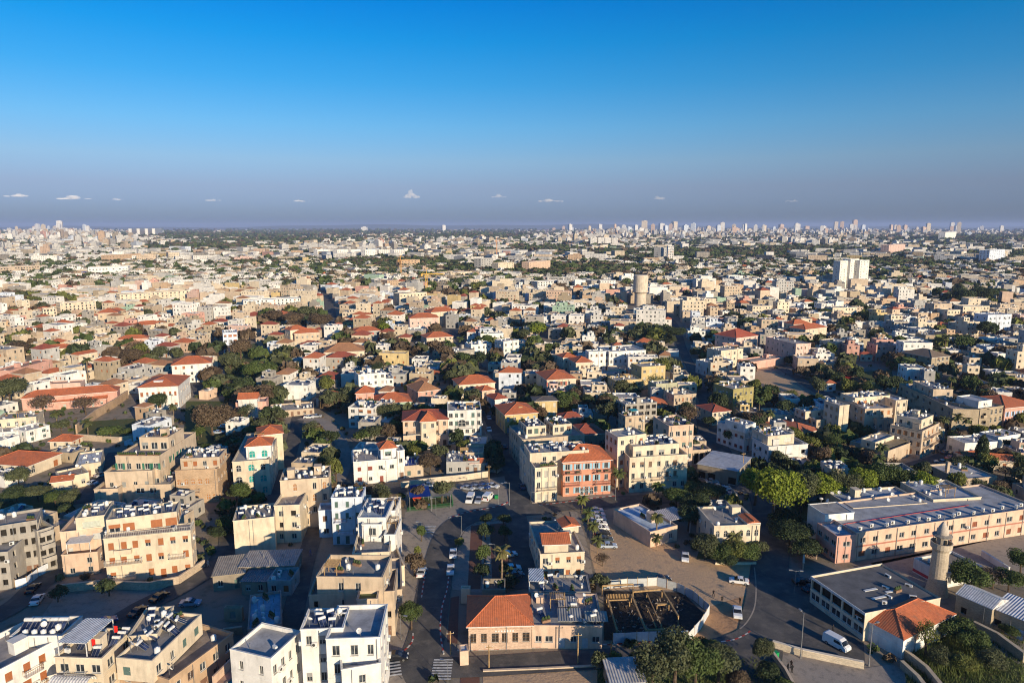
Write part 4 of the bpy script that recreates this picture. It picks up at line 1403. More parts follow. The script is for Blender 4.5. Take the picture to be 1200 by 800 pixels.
# ---- second row
a = H('unfinished concrete house', 'unfinished grey concrete apartment house with empty window holes at the left edge', (-14, 618), (43, 609), h=13, br=(66, 592), c='concrete', name='apartment_building', cat='apartment building',
      kinds=('void',), nf=5, ns=4, st=4, ww=1.1, wh=1.7, skip=.1, deck=(.34, .29, .25), par=.6, clutter=2)
H('', '', (43, 622), (62, 616), h=10.8, d=8, into=a, c='concrete', st=3, nf=2, ns=2, kinds=('void',), deck=(.25, .22, .19), par=1.0)
for s in (1, 2, 3):
    balcony(a, .1, .9, s * 3.2, 1.2, solid=True)
a = H('scaffolded block', 'narrow grey unfinished block with scaffolding at the left edge', (-20, 648), (9, 646), h=9, d=10, c='concrete', st=3, nf=2, ns=2, kinds=('void',), deck=(.3, .28, .26))
a = H('cream shuttered apartment house', 'broad cream apartment house with brown shutters, balconies and solar heaters on its roof', (121, 631), (223, 621), b=684, br=(253, 609), c='cream', name='apartment_building', cat='apartment building',
      st=3, nf=7, ns=5, ww=1.15, wh=1.7, kinds=('shut', 'half', 'shut'), wcol=BROWN, skip=.12, deck=(.34, .28, .24), par=.3, ground=.2)
rail_top(a, .9, (.5, .47, .42), 'fr')
for u0, u1, s in ((0.0, .42, 1), (.03, .33, 0), (.74, .92, 1)):
    balcony(a, u0, u1, a.h * (s + 1) / 3 - 3.0 + .6, 1.4, (.55, .52, .47))
hb = a.h
H('', '', (124, 609), (207, 599), h=hb + 3.2, br=(214, 586), into=a, c='cream', z0=hb - .35, st=1, nf=5, ww=2.4, wh=1.9, kinds=('shut', 'half'), wcol=BROWN, skip=.1, deck=(.36, .33, .30), heaters=9, clutter=9, ground=0, sill=.3)
H('', '', (70, 623), (121, 618), h=hb - 1.2, d=14, into=a, c='peach', st=3, nf=3, ns=0, ww=1.4, kinds=('shut',), wcol=(.5, .5, .48), deck=(.34, .26, .22), skip=.4)
H('', '', (88, 607), (123, 603), h=hb + 1.8, d=9, into=a, c='cream', z0=hb - 1.8, st=1, nf=1, ns=1, deck=(.3, .28, .26), heaters=3, clutter=3, ww=3, kinds=('shut',), wcol=(.5, .52, .44))
H('', '', (72, 650), (114, 646), h=hb - 5.5, d=4, into=a, c='peach', st=2, nf=2, ns=1, deck=(.25, .16, .12), par=.9, kinds=('plain',))
canopy(a, 1.0, 6.0, .3, 3.8, hb - 3.2, (.50, .49, .50), True, hb - 6.0, tilt=.12, mat='cloth')
a = H('blank gable house', 'beige house with a tall blank windowless wall facing the yard sheds', (273, 610), (321, 605), b=650, d=9, c='cream', st=3, nf=0, ns=0, deck=(.30, .27, .24), clutter=6, heaters=2)
H('', '', (321, 592), (351, 591), h=a.h + 1.2, d=9, into=a, c='cream', st=3, nf=2, ns=1, ww=1.0, skip=.2, deck=(.35, .30, .26), kinds=('void', 'plain'), par=.9)
a = H('triple arch stone house', 'tan stone house with three tall arched windows and a cluttered roof terrace', (328, 563), (385, 559), b=621, br=(386, 545), c='beige', st=4, nf=5, ns=3, ww=1.0, wh=1.9, kinds=('plain', 'archt', 'plain'), wcol=(.2, .06, .03),
      deck=(.28, .24, .21), par=.7, clutter=10, heaters=1, skip=.3, rops=None)
on_roof(a, 'hut', .2, .4); on_roof(a, 'hut', .75, .55)
a = H('yard sheds', 'low sheds with grey sheet roofs in the shaded yard below the blank wall', (281, 664), (344, 662), h=3.9, br=(347, 644), c='drab', st=1, nf=3, ns=2, roof='shed', rise=-.02, rc=(.33, .31, .29), name='shed', cat='shed')
H('', '', (283, 681), (312, 681), h=3.2, d=5, into=a, c='drab', st=1, nf=2, roof='shed', rise=.1, rc=(.10, .17, .19))
H('', '', (313, 680), (341, 680), h=3.6, d=6, into=a, c='grey', st=1, nf=2, ns=1, deck=(.30, .30, .30), clutter=5)
for i in range(5):
    put('roof_strut', RM['vent'], a.root, (0, 0, 0), (2 + i * 2.2, 1.0 + (i % 2) * 3, 3.9), 0, (1.5, 1.5, 1))
H('', '', (249, 675), (286, 671), h=3.6, d=9, into=a, c='drab', st=1, nf=2, roof='shed', rise=.05, rc=(.40, .33, .24))
H('', '', (262, 712), (283, 712), h=3.0, d=1.0, into=a, c='stone', st=1, nf=1, ns=0)
a = H('junk roofed pink shed', 'pink shed with a junk covered pale blue roof beside the alley', (290, 737), (330, 730), h=4.0, d=13, c='pink', st=1, nf=2, ns=2, deck=(.42, .48, .56), clutter=14, name='shed', cat='shed')
a = H('olive pale narrow house', 'pale narrow three-storey house with balcony plants on the crossroads corner', (627, 548), (653, 546), b=589, d=20, c='cream', st=3, nf=3, ns=5, ww=1.0, wh=1.9, skip=.1, deck=(.30, .28, .26), par=.6, kinds=('plain', 'shut'), wcol=(.45, .42, .36), clutter=5)
balcony(a, .1, .95, a.h * .36, 1.1, (.08, .08, .07))
on_roof(a, 'planter', .5, .06); on_roof(a, 'planter', .8, .08)
H('', '', (621, 531), (690, 527), h=a.h + 2.6, d=9, into=a, c='cream', z0=0, st=4, nf=6, ns=3, deck=(.36, .36, .37), heaters=7, clutter=12, skip=.3)
a = H('orange balcony house', 'bright orange house with red hipped roof, balconies and pale blue shutters', (660, 541), (716, 538), b=582, d=12, c='orange', roof='hip', rise=3.2, st=3, nf=5, ns=3, ww=1.15, wh=1.9,
      kinds=('leaf', 'plain', 'leaf'), wcol=(.28, .46, .55), skip=.1, over=.5, ground=.3)
for u0, u1, s in ((.02, .34, 1), (.66, .98, 1), (.0, .36, 2), (.64, 1.0, 2)):
    balcony(a, u0, u1, a.h * s / 3 + .05, 1.3, (.10, .09, .08))
put('window', WM['void'], a.root, (0, 0, 0), (a.W * .5, -.02, a.h * .52), 0, (3.4, .1, a.h * .42), DARKW)
for i in range(3):
    put('window', WM['arch'], a.root, (0, 0, 0), (a.W * (.40 + .1 * i), -.24, 1.5), 0, (1.0, 1, 2.2), a.col)
for u in (.1, .3, .75, .9):
    put('planter', RM['planter'], a.root, (0, 0, 0), (a.W * u, -.75, a.h * 2 / 3 + .05), 0, (.6, .7, .7))
a = H('beige balcony apartments', 'beige apartment house with small balconies right beside the orange house', (738, 536), (806, 532), b=577, d=15, c='cream', name='apartment_building', cat='apartment building', st=3, nf=7, ns=4,
      ww=1.05, wh=1.75, skip=.12, deck=(.34, .30, .27), par=.9, ground=.1, wcol=(.2, .12, .08))
for u0, u1, s in ((.06, .24, 1), (.66, .82, 1), (.86, .98, 2)):
    balcony(a, u0, u1, a.h * s / 3, 1.1, (.12, .10, .09))
H('', '', (742, 523), (796, 519), h=a.h + 2.8, d=10, into=a, c='cream', z0=a.h - .9, st=1, nf=4, ww=1.9, wh=1.8, deck=(.38, .38, .40), heaters=9, clutter=12, ground=0, sill=.3)
H('', '', (724, 512), (757, 508), h=a.h + 5.2, d=8, into=a, c='cream', st=5, nf=3, ns=3, deck=(.40, .38, .36), clutter=3, kinds=('shut', 'plain'), wcol=BROWN)
a = H('salmon terrace house', 'salmon pink flat-roofed house with a row of open pillars in front', (784, 499), (813, 497), b=556, d=12, c='peach', st=4, nf=4, ns=2, ww=1.3, wh=1.7, deck=(.36, .30, .26), clutter=8, heaters=2, par=.7)
H('', '', (800, 528), (833, 526), h=5.5, d=6, into=a, c='beige', st=1, nf=5, ww=1.6, wh=4.0, kinds=('void',), deck=(.3, .27, .24), sill=.4, skip=0, ground=0)
a = H('white parapet house', 'white house with a pergola terrace and parapet wall behind the large ficus', (901, 523), (947, 520), b=548, bl=(886, 512), c='white', st=2, nf=4, ns=3, ww=1.4, wh=1.5, deck=(.33, .31, .29), par=1.0, kinds=('plain', 'void'))
H('', '', (900, 511), (931, 508), h=a.h + 2.6, d=9, into=a, c='cream', z0=a.h - 1, st=1, nf=2, ww=3.0, wh=1.5, kinds=('shut',), wcol=(.62, .58, .50), deck=(.58, .58, .58), clutter=9, heaters=4, ground=0)
a = H('grey white long house', 'long off-white house with a glass balustraded roof terrace behind the sheet metal shed', (873, 504), (891, 500), b=530, bl=(845, 493), c='white', st=2, nf=2, ns=5, ww=1.3, wh=1.2, kinds=('plain', 'shut'), wcol=(.28, .06, .04), deck=(.40, .42, .46), clutter=7, heaters=2)
H('', '', (874, 498), (886, 495), h=a.h + 2.4, d=9, into=a, c='white', z0=a.h - .6, st=1, nf=1, ns=1, deck=(.4, .4, .42), clutter=5)
a = H('sheet metal shed', 'open shed with a ribbed pale sheet metal roof beside the street trees', (864, 552), (880, 536), h=5.0, bl=(839, 525), c='drab', st=1, nf=2, ns=4, kinds=('void',), ww=2.4, wh=2.4, roof='shed', rise=-.1, rc=(.46, .48, .52), name='shed', cat='shed', sill=.2)
a = H('olive block', 'olive yellow flat-roofed three-storey house with white framed windows', (859.5, 456), (883.5, 453), b=485, bl=(836, 449), c='olive', st=3, nf=4, ns=5, ww=.9, wh=1.3, skip=.04, deck=(.42, .38, .33), clutter=6, ground=0)
a = H('dark red cottage', 'cream cottage with a dark red hipped roof beside the olive block', (835, 483), (856, 481), b=499, d=11, c='cream', roof='hip', rise=1.7, rc=TILED, st=2, nf=4, ns=3, ww=1.0, wh=1.5)
a = H('long terracotta roof house', 'long low house under a broad terracotta gabled roof with two white tanks', (937, 508), (961, 503), b=520, bl=(903, 494), c='cream', roof='hip', gable=False, rise=2.0, st=1, nf=4, ns=4, rc=(.50, .15, .07), wh=1.6)
for x in (.5, .7):
    put('water_tank', RM['tank'], a.root, (0, 0, 0), (a.W * .5, a.D * x, a.h + 1.6), sc=(.9, .9, 1.1))
a = H('orange windowed house', 'beige stepped house with orange windows between terracotta roof and tall slab', (957, 492), (980, 490), b=509, bl=(924, 482), c='beige', st=2, nf=3, ns=5, deck=(.28, .22, .17), clutter=8, kinds=('shut', 'plain'), wcol=(.55, .20, .06), par=.7)
H('', '', (944, 482), (966, 480), h=a.h + 2.5, d=6, into=a, c='cream', z0=a.h - .7, nf=2, deck=(.5, .48, .45), clutter=5)
a = H('tall blank slab', 'tall narrow cream slab block with a blank lit side', (984, 475), (995.5, 474), b=514, bl=(965, 469), c='cream', st=4, nf=0, ns=3, kinds=('plain', 'shut'), wcol=(.45, .3, .15), deck=(.5, .48, .46), clutter=5)
a = H('orange shuttered apartments', 'beige stepped apartment block with orange shutters and white roof tanks', (1014, 479), (1046, 478), h=11.5, bl=(993, 464), c='beige', name='apartment_building', cat='apartment building', st=4, nf=4, ns=5, kinds=('shut', 'plain'), wcol=(.52, .22, .08), ww=1.0, wh=1.6, deck=(.4, .37, .34), clutter=10, heaters=4)
H('', '', (1002, 466), (1043, 463), h=13.5, d=8, into=a, c='cream', st=4, nf=5, ns=2, deck=(.5, .5, .5), clutter=8, heaters=4, kinds=('shut', 'plain'), wcol=(.52, .22, .08))
H('', '', (1050, 469), (1064, 468), h=13.0, d=9, into=a, c='cream', st=4, nf=2, ns=2, deck=(.45, .47, .5))
H('', '', (1028, 491), (1047, 490), h=8.0, d=6, into=a, c='beige', st=2, nf=2, deck=(.25, .2, .17), par=.9)
a = H('corner apartments', 'cream corner apartment house with stacked balconies on the right hand street', (1081, 505), (1101, 495), b=537, bl=(1046, 496), c='beige', name='apartment_building', cat='apartment building', st=3, nf=4, ns=5, kinds=('plain', 'shut'), wcol=(.45, .2, .08), deck=(.3, .27, .24), par=.7, wh=1.7)
for s in (1, 2):
    balcony(a, .1, .9, a.h * s / 3, 1.2, (.4, .3, .22))
H('', '', (1080, 492), (1094, 486), h=a.h + 3.0, bl=(1054, 485), into=a, c='cream', z0=a.h - .7, st=1, nf=2, ns=3, deck=(.5, .48, .45), heaters=5, clutter=5, ground=0)
a = H('stepped stone house', 'low stepped sandstone house with brown slatted roof panel beside the tree row', (1041, 528), (1071, 517), b=544, bl=(1016, 510), c='beige', st=1, nf=2, ns=3, deck=(.40, .38, .36), clutter=3, par=.6, kinds=('plain', 'archt'), wh=1.9)
canopy(a, .8, a.W - .8, .8, a.D * .55, a.h + .35, (.24, .19, .12), False, name='slatted_roof_panel', tilt=.12)
H('', '', (1026, 518), (1048, 510), h=a.h + 2.2, d=5, into=a, c='cream', z0=a.h - .6, nf=1, deck=(.4, .38, .36))
a = H('long shaded stone block', 'long dark stone block with stepped roof terraces facing the palms', (1054, 449), (1117, 479), h=10, d=14, c='stone', mat='stone', st=3, nf=9, ns=3, ww=1.3, wh=1.5, kinds=('void', 'plain'), deck=(.30, .26, .23), clutter=10, heaters=5, par=.8)
H('', '', (1070, 446), (1094, 456), h=13, d=8, into=a, c='beige', st=4, nf=3, deck=(.36, .33, .3), clutter=6, heaters=3)
a = H('arched sandstone block', 'brown sandstone block with arched windows and white roof cabin beside the pink red-roofed house', (1149, 479), (1176, 475), b=509, bl=(1117, 465), c='stone', mat='stone', st=3, nf=5, ns=5, ww=1.3, wh=1.9, kinds=('arch',), deck=(.28, .26, .25), clutter=6, heaters=2, skip=.1)
H('', '', (1147, 470), (1163, 468), h=a.h + 2.4, d=9, into=a, c='white', z0=a.h - .6, st=1, nf=0, ns=0, deck=(.4, .42, .46))
a = H('pink hipped edge house', 'pink house with a big red hipped roof and pale blue shutters at the right edge', (1178, 478), (1216, 474), b=505, bl=(1165, 463), c='pink', roof='hip', rise=2.6, st=2, nf=6, ns=4, ww=1.1, wh=2.1, kinds=('leaf',), wcol=(.45, .55, .72), skip=.05)
a = H('chimney ruin', 'low ruined stone building with a square chimney and patchy white roof', (1125, 561), (1169, 558), b=575, bl=(1087, 544), c='beige', mat='stone', st=1, nf=5, ns=3, ww=.9, wh=1.8, kinds=('void', 'shut'), wcol=(.4, .36, .3), deck=(.50, .47, .44), clutter=4)
b = MB(); b.box(a.W * .1, a.W * .1 + .9, a.D * .5, a.D * .5 + .9, a.h - .5, a.h + 3.0); b.box(a.W * .1 - .1, a.W * .1 + 1.0, a.D * .5 - .1, a.D * .5 + 1.0, a.h + 2.6, a.h + 2.8, 0, True)
obj('chimney', b.mesh('chimney', [M['stone']]), a.root, col=CC['beige'])
a = H('white box with orange roofs', 'white flat box house wrapped by orange tiled lean-to roofs behind the cypress', (1131, 519), (1169, 517), b=536, d=8, c='white', st=1, nf=3, deck=(.40, .40, .42), clutter=4, heaters=1)
H('', '', (1150, 537), (1188, 540), h=3.6, d=5, into=a, c='cream', st=1, nf=2, roof='hip', gable=True, rise=1.3)
H('', '', (1129, 533), (1148, 532), h=3.4, d=3, into=a, c='cream', st=1, nf=1, roof='hip', gable=True, rise=.8)
a = H('pale flat cottage', 'small pale flat-roofed cottage below the pink hipped house at the right edge', (1170, 512), (1196, 508), h=4.2, d=7, c='white', st=1, nf=2, deck=(.55, .53, .5), clutter=4)

# ---- third row
a = H('terraced stone villa', 'beige villa rising in three planted roof terraces beside the palm garden', (135, 534), (186, 534), b=588, br=(214, 506), c='beige', st=3, nf=5, ns=5, ww=1.4, wh=1.9, kinds=('plain', 'leaf'), wcol=(.05, .18, .12), deck=(.26, .22, .20), par=.5, skip=.1)
for u in (.05, .2, .35, .55, .75, .92):
    on_roof(a, 'planter', u, .06)
hv = a.h
H('', '', (163, 512), (197, 512), h=hv + 3.6, br=(206, 501), into=a, c='beige', z0=hv - .5, st=1, nf=3, ns=2, ww=2.0, wh=2.2, deck=(.30, .22, .18), clutter=5, heaters=4, sill=.3, ground=0)
H('', '', (122, 553), (178, 551), h=hv - 3.6, d=8, into=a, c='beige', st=2, nf=4, deck=(.28, .25, .22), par=.7)
H('', '', (110, 573), (138, 572), h=hv - 7.6, d=6, into=a, c='beige', st=1, nf=3, deck=(.3, .2, .15), par=.8, kinds=('void',))
a = H('low beige terrace house', 'low beige flat-roofed house in front of the terraced villa', (157, 568), (200, 567), b=593, br=(208, 553), c='beige', st=2, nf=3, ww=2.0, wh=1.6, deck=(.36, .34, .31), clutter=4, heaters=3)
a = H('bricked arch house', 'sandstone house with two rows of bricked-up arched windows and rooftop tanks', (205, 551), (254, 549), b=590, br=(270, 531), c='tan', mat='stone', st=2, nf=6, ns=5, ww=1.2, wh=1.6, kinds=('archt',), deck=(.32, .27, .24), par=.5, skip=.1, clutter=5)
H('', '', (211, 537), (257, 535), h=a.h + 3.0, br=(268, 525), into=a, c='beige', z0=a.h - .5, st=1, nf=4, ns=3, deck=(.36, .33, .31), clutter=12, heaters=6, ground=0)
a = H('turquoise shutter house', 'cream house with turquoise arched shutters, triple arcade and red roofed top room', (272, 541), (315, 538), b=583, br=(332, 505), c='cream', st=3, nf=3, ns=6, ww=1.5, wh=1.9, kinds=('archs', 'arch', 'archs'), deck=(.40, .37, .33), par=.5, skip=.05)
H('', '', (288, 523), (317, 521), h=a.h + 3.6, d=7, into=a, c='white', z0=a.h - .5, st=1, nf=2, ns=1, ww=1.8, wh=2.0, kinds=('archs',), roof='hip', rise=1.9, sill=.6, ground=0, skip=0)
H('', '', (303, 510), (331, 507), h=a.h + 1.5, d=9, into=a, c='cream', z0=0, st=3, nf=0, ns=2, roof='hip', rise=1.8)
canopy(a, 0.5, 5, -3.2, -.3, 3.4, (.30, .17, .10), True, 0)
a = H('white courtyard house', 'white low house with one red hipped tower room behind the playground', (414, 541), (465, 537), b=568, d=12, c='white', st=2, nf=4, ns=2, ww=1.1, wh=1.3, kinds=('plain', 'shut'), wcol=(.25, .07, .05), deck=(.36, .32, .29), clutter=8, par=.7)
H('', '', (446, 526), (464, 524), h=a.h + 3.0, d=5.5, into=a, c='white', z0=0, st=3, nf=1, ns=1, roof='hip', rise=1.7, ww=1.6)
H('', '', (465, 528), (474, 527), h=a.h + 2.0, d=6, into=a, c='white', st=2, nf=1, deck=(.4, .38, .36))
a = H('blue tarp yard house', 'low cluttered house with a blue tarpaulin on its flat roof next to the bare tree', (474, 546), (496, 544), h=4.2, d=9, c='beige', st=1, nf=2, deck=(.03, .07, .30), clutter=10)
a = H('grey cabin house', 'low grey flat-roofed cabins with a red tiled porch behind the parking lot wall', (523, 541), (562, 540), h=4.4, d=11, c='grey', st=1, nf=4, ww=1.1, deck=(.38, .36, .34), clutter=10)
H('', '', (551, 543), (568, 542), h=3.6, d=4, into=a, c='cream', st=1, nf=1, roof='hip', gable=True, rise=.9)
H('', '', (545, 530), (566, 530), h=4.8, d=8, into=a, c='beige', st=1, nf=0, deck=(.38, .30, .22))
a = H('salmon balcony villa', 'salmon villa with a dark red hipped roof, projecting bay and covered balcony', (472, 493), (525, 491), b=524, d=13, c='peach', roof='hip', rise=2.3, rc=TILED, st=3, nf=6, ns=3, ww=1.0, wh=1.7, wcol=(.1, .05, .03), skip=.08)
H('', '', (493, 494), (511, 493), h=a.h + .5, d=8, into=a, c='cream', st=3, nf=2, roof='hip', rise=2.6, rc=TILE, ww=1.0, wh=1.7)
balcony(a, -.9, -.05, a.h * .62, 1.6, (.15, .12, .1))
a = H('white four-storey block', 'white four-storey block with one large arched window beside the side street', (524.5, 481), (564, 480), b=520, d=13, c='white', name='apartment_building', cat='apartment building', st=4, nf=6, ns=3, ww=1.15, wh=1.7, deck=(.34, .33, .32), clutter=7, heaters=3, skip=.03, par=.7)
put('window', WM['arch'], a.root, (0, 0, 0), (a.W * .42, -.26, a.h * .62), 0, (3.0, 1, 2.6), a.col)
balcony(a, .25, .75, a.h * .47, 1.1)
a = H('green gabled house', 'long house with a red tiled roof and pale green wall behind the white cube', (439, 473), (482, 470), b=486, d=13, c='green', roof='hip', rise=3.0, st=1, nf=3, wh=1.4)
H('', '', (417, 461), (438, 460), h=a.h + 3.4, d=8, into=a, c='pink', st=2, nf=2, roof='hip', rise=2.5)
a = H('white cube house', 'narrow white cube-shaped house with small windows in front of the green wall', (408, 477), (437, 478), b=501, d=11, c='white', st=3, nf=3, ww=1.7, wh=1.4, deck=(.33, .32, .3), clutter=7, heaters=1, skip=.1)
a = H('white stepped block', 'white stepped four-storey block with a rounded roof window above the red roofs', (430, 445), (461, 443), b=466, d=13, c='white', st=3, nf=5, ns=2, deck=(.45, .43, .4), clutter=6, heaters=3)
H('', '', (420, 439), (452, 436), h=a.h + 3.2, d=9, into=a, c='white', st=4, nf=4, deck=(.45, .43, .4), clutter=5)
a = H('pink hipped cottage', 'pink house with brown-red hipped roof at the bend of the side lane', (490, 459), (515, 456), b=474, bl=(480, 451), c='pink', roof='hip', rise=3.0, rc=TILEB, st=2, nf=4, ns=3, ww=.9)
a = H('long orange roof villa', 'wide house under a long orange hipped roof beside dark trees', (538, 451), (580, 448), h=6.5, d=13, c='cream', roof='hip', rise=3.0, st=2, nf=7, ns=3)
a = H('tan hip cottage', 'small tan house with an orange pyramid roof and paired windows', (565, 458), (580, 456), b=475, d=7, c='peach', roof='hip', rise=1.6, st=2, nf=2, ns=2, wh=1.5)
a = H('white red cottage', 'small white cottage with dark red roof beside the side street', (580, 468), (595, 466), b=480, d=8, c='white', roof='hip', rise=1.6, rc=TILED, st=1, nf=2)
a = H('yellow hip house', 'yellow house with a red hipped roof and one dormer window on the side street', (592, 486), (630, 483), b=508, bl=(583, 475), c='yellow', roof='hip', rise=2.7, st=2, nf=5, ns=3, ww=.9, wh=1.6, wcol=(.3, .4, .5))
put('dormer', RM['hut'], a.root, (0, 0, 0), (a.W * .55, a.D * .3, a.h + .1), 0, (.8, .8, .7), a.col)
a = H('olive beige block', 'olive beige block with a slate grey low roof and pale shutters', (627, 470), (653, 469), b=490, d=8, c='yellow', roof='hip', rise=1.0, rc=(.13, .11, .10), st=2, nf=4, ns=2, kinds=('shut',), wcol=(.6, .55, .44), wh=1.8)
a = H('long beige apartments', 'long beige apartment house stretching along the side street with crowded rooftop tanks', (612, 515), (685, 509), b=551, bl=(601, 498), c='beige', name='apartment_building', cat='apartment building', st=3, nf=8, ns=6, ww=1.1, wh=1.5, deck=(.34, .31, .28), clutter=8, skip=.2)
H('', '', (617, 500), (640, 498), h=a.h + 3.0, d=9, into=a, c='cream', z0=a.h - .5, nf=3, ww=1.5, wh=1.8, deck=(.34, .31, .28), clutter=8, heaters=5, st=1)
H('', '', (648, 498), (670, 496), h=a.h + 3.0, d=9, into=a, c='cream', z0=a.h - .5, nf=3, ww=1.4, wh=1.8, deck=(.34, .31, .28), clutter=8, heaters=5, st=1)
a = H('raw concrete frame', 'brown raw concrete building of several open storeys with a turquoise roof awning', (733, 474), (770, 471), h=11, bl=(719, 468), c='concrete', name='apartment_building', cat='apartment building', st=4, nf=5, ns=3, kinds=('void',), ww=1.8, wh=1.6, deck=(.35, .33, .3), clutter=5)
H('', '', (733, 488), (756, 486), h=9.0, d=6, into=a, c='beige', st=3, nf=2, deck=(.3, .28, .26), clutter=4)
canopy(a, 3, 6, 1, 4, 10.6, (.03, .35, .40), True, 8.4, mat='cloth')
H('', '', (745, 496), (782, 492), h=5.0, d=7, into=a, c='concrete', st=1, nf=4, kinds=('void',), ww=2.2, wh=2.2)
a = H('dark red roof sheds', 'low house under a large dark red tiled roof among grey flat roofs', (675, 510), (710, 507), h=5.2, d=12, c='mud', roof='hip', rise=2.3, rc=TILED, st=1, nf=3)
H('', '', (660, 490), (682, 488), h=5.0, d=6, into=a, c='mud', roof='hip', rise=1.6, rc=TILED, st=1, nf=1)
a = H('glazed veranda house', 'ochre house with red hipped roof and glazed red-framed veranda', (641, 445), (675, 443), b=465, bl=(631, 436), c='cream', roof='hip', rise=2.8, st=2, nf=6, ns=3, ww=1.2, wh=2.0, wcol=(.4, .08, .05), kinds=('plain', 'leaf'))
a = H('yellow block', 'bright yellow stepped block with flat roofs', (752, 430), (780, 428), b=456, d=11, c='yellow', st=3, nf=4, ns=3, kinds=('shut', 'plain'), wcol=(.5, .45, .35), deck=(.45, .4, .33), clutter=5)
H('', '', (721, 446), (752, 444), h=a.h - 4, d=9, into=a, c='yellow', st=2, nf=6, deck=(.4, .36, .3), clutter=5)
a = H('pale olive block', 'pale olive flat-roofed house with a roof cabin', (769, 450), (794, 448), b=470, bl=(760, 446), c=(.46, .44, .30), st=2, nf=4, ns=2, deck=(.3, .28, .25), clutter=4)
a = H('tan flat house', 'tan flat-roofed house with narrow windows in front of the olive block', (790, 463), (816, 461), h=7.5, bl=(782, 457), c='beige', st=2, nf=6, ww=.7, wh=1.6, deck=(.33, .3, .27), clutter=4)
a = H('large white institution', 'large off-white three-storey building with broad grey roof and arched bay', (714, 412), (757, 410), h=11, bl=(690, 406), c='white', name='institution', cat='building', st=3, nf=8, ns=5, ww=1.0, wh=1.8, kinds=('plain', 'arch'), deck=(.40, .39, .38), clutter=8)
H('', '', (690, 412), (714, 411), h=11, d=6, into=a, c='white', st=3, nf=4, deck=(.4, .39, .38))
a = H('twin roof villa', 'cream villa with two small red hipped roofs left of the white institution', (675, 425), (695, 424), b=443, d=12, c='cream', roof='hip', rise=2.2, st=2, nf=4, ns=2)
H('', '', (660, 419), (676, 418), h=a.h, d=9, into=a, c='cream', roof='hip', rise=2.0, st=2, nf=2)
a = H('skylight roof mansion', 'white mansion with red hipped roof holding a large white skylight', (162, 454), (208, 452), b=481, br=(227, 440), c='white', roof='hip', rise=2.8, st=2, nf=7, ns=6, ww=.95, wh=1.9, wcol=(.34, .13, .06), kinds=('shut', 'half'), skip=.05)
put('skylight', RM['hut'], a.root, (0, 0, 0), (a.W * .45, a.D * .22, a.h + .1), 0, (2.0, 1.0, .75), (.72, .72, .72))
a = H('white hipped mansion', 'bright white three-storey mansion with red hipped roof behind the skylight mansion', (201, 428), (247, 425), b=450, d=14, c='white', roof='hip', rise=3.0, st=3, nf=5, ns=4, ww=1.0, wh=1.5, skip=.3)
a = H('long convent roof', 'long pink building under a double red tiled roof in front of the bare trees', (25, 467), (137, 458), h=6.0, d=9, c='pink', roof='hip', rise=2.3, st=1, nf=12, ww=1.0, skip=.2)
H('', '', (37, 473), (124, 467), h=3.4, d=5, into=a, c='pink', st=1, nf=8, roof='hip', gable=True, rise=1.3, over=.3)
a = H('big orange roof hall', 'broad cream hall with a large orange hipped roof at the left edge', (32, 546), (71, 531), b=559, bl=(-14, 541), c='cream', roof='hip', rise=2.6, st=1, nf=3, ns=4, kinds=('arch',), ww=1.4, wh=2.4, skip=.2)
a = H('small orange cottage', 'small cream cottage with a neat orange hipped roof and pale green yard', (58, 517), (84, 517), b=526, br=(93, 511), c='cream', roof='hip', rise=1.8, st=1, nf=2)
a = H('white arched compound', 'white compound with stepped flat roofs and arched windows at the left edge', (-8, 507), (29, 504), b=520, d=10, c='white', st=2, nf=4, ns=2, kinds=('arch', 'plain'), deck=(.4, .36, .32), clutter=7)
H('', '', (-6, 492), (42, 488), h=a.h + 2.8, d=11, into=a, c='cream', st=2, nf=5, ns=3, deck=(.33, .31, .29), clutter=6)
H('', '', (30, 505), (58, 498), h=a.h + .5, d=9, into=a, c='white', st=2, nf=2, ns=2, deck=(.5, .48, .46), clutter=3)
a = H('low flat cluster', 'low whitish flat-roofed houses with a pale sheet roof in front of the long wall', (88, 545), (118, 541), h=4.5, d=14, c='cream', st=1, nf=3, deck=(.50, .52, .56), clutter=8)
H('', '', (72, 560), (104, 553), h=4.2, d=8, into=a, c='cream', st=1, nf=2, deck=(.35, .27, .2), clutter=3)
H('', '', (60, 565), (84, 562), h=3.6, d=5, into=a, c='cream', roof='hip', gable=True, rise=1.0, st=1, nf=1)
a = H('pink box house', 'small pink flat-roofed house above the long red convent roof', (55, 450), (94, 448), h=5.0, d=7, c='rose', st=1, nf=3, deck=(.38, .22, .15))
a = H('pink gabled hall', 'tall salmon hall with a long blank pink wall and red-edged roof', (11, 434), (61, 421), h=8, d=9, c='pink', st=2, nf=6, ww=.6, wh=.9, skip=.5, deck=(.45, .24, .15), clutter=4)
a = H('white red roof cluster', 'white houses with red hipped roofs and a square chimney left of the palms', (46, 410), (86, 407), h=6, d=10, c='cream', roof='hip', rise=2.0, st=2, nf=6)
H('', '', (44, 416), (62, 415), h=4, d=5, into=a, c='cream', roof='hip', rise=1.2, st=1, nf=2)
H('', '', (92, 416), (114, 412), h=8, d=6, into=a, c='cream', roof='hip', gable=True, rise=1.2, st=2, nf=2)
a = H('red salmon house', 'salmon house with a flat-looking red hipped roof and a row of small windows', (138, 398), (173, 396), b=411, d=9, c='pink', roof='hip', rise=2.0, st=2, nf=6, ww=.7)
a = H('cream hip house left', 'cream house with a broad red hipped roof behind the salmon house', (159, 382), (192, 379), b=391, d=11, c='cream', roof='hip', rise=2.6, st=2, nf=5)
a = H('gabled villa', 'villa with a wide red gabled roof and white arcade below the apartment blocks', (114, 367), (138, 366), b=380, d=16, c='beige', roof='hip', rise=3.2, st=2, nf=3, ns=4)
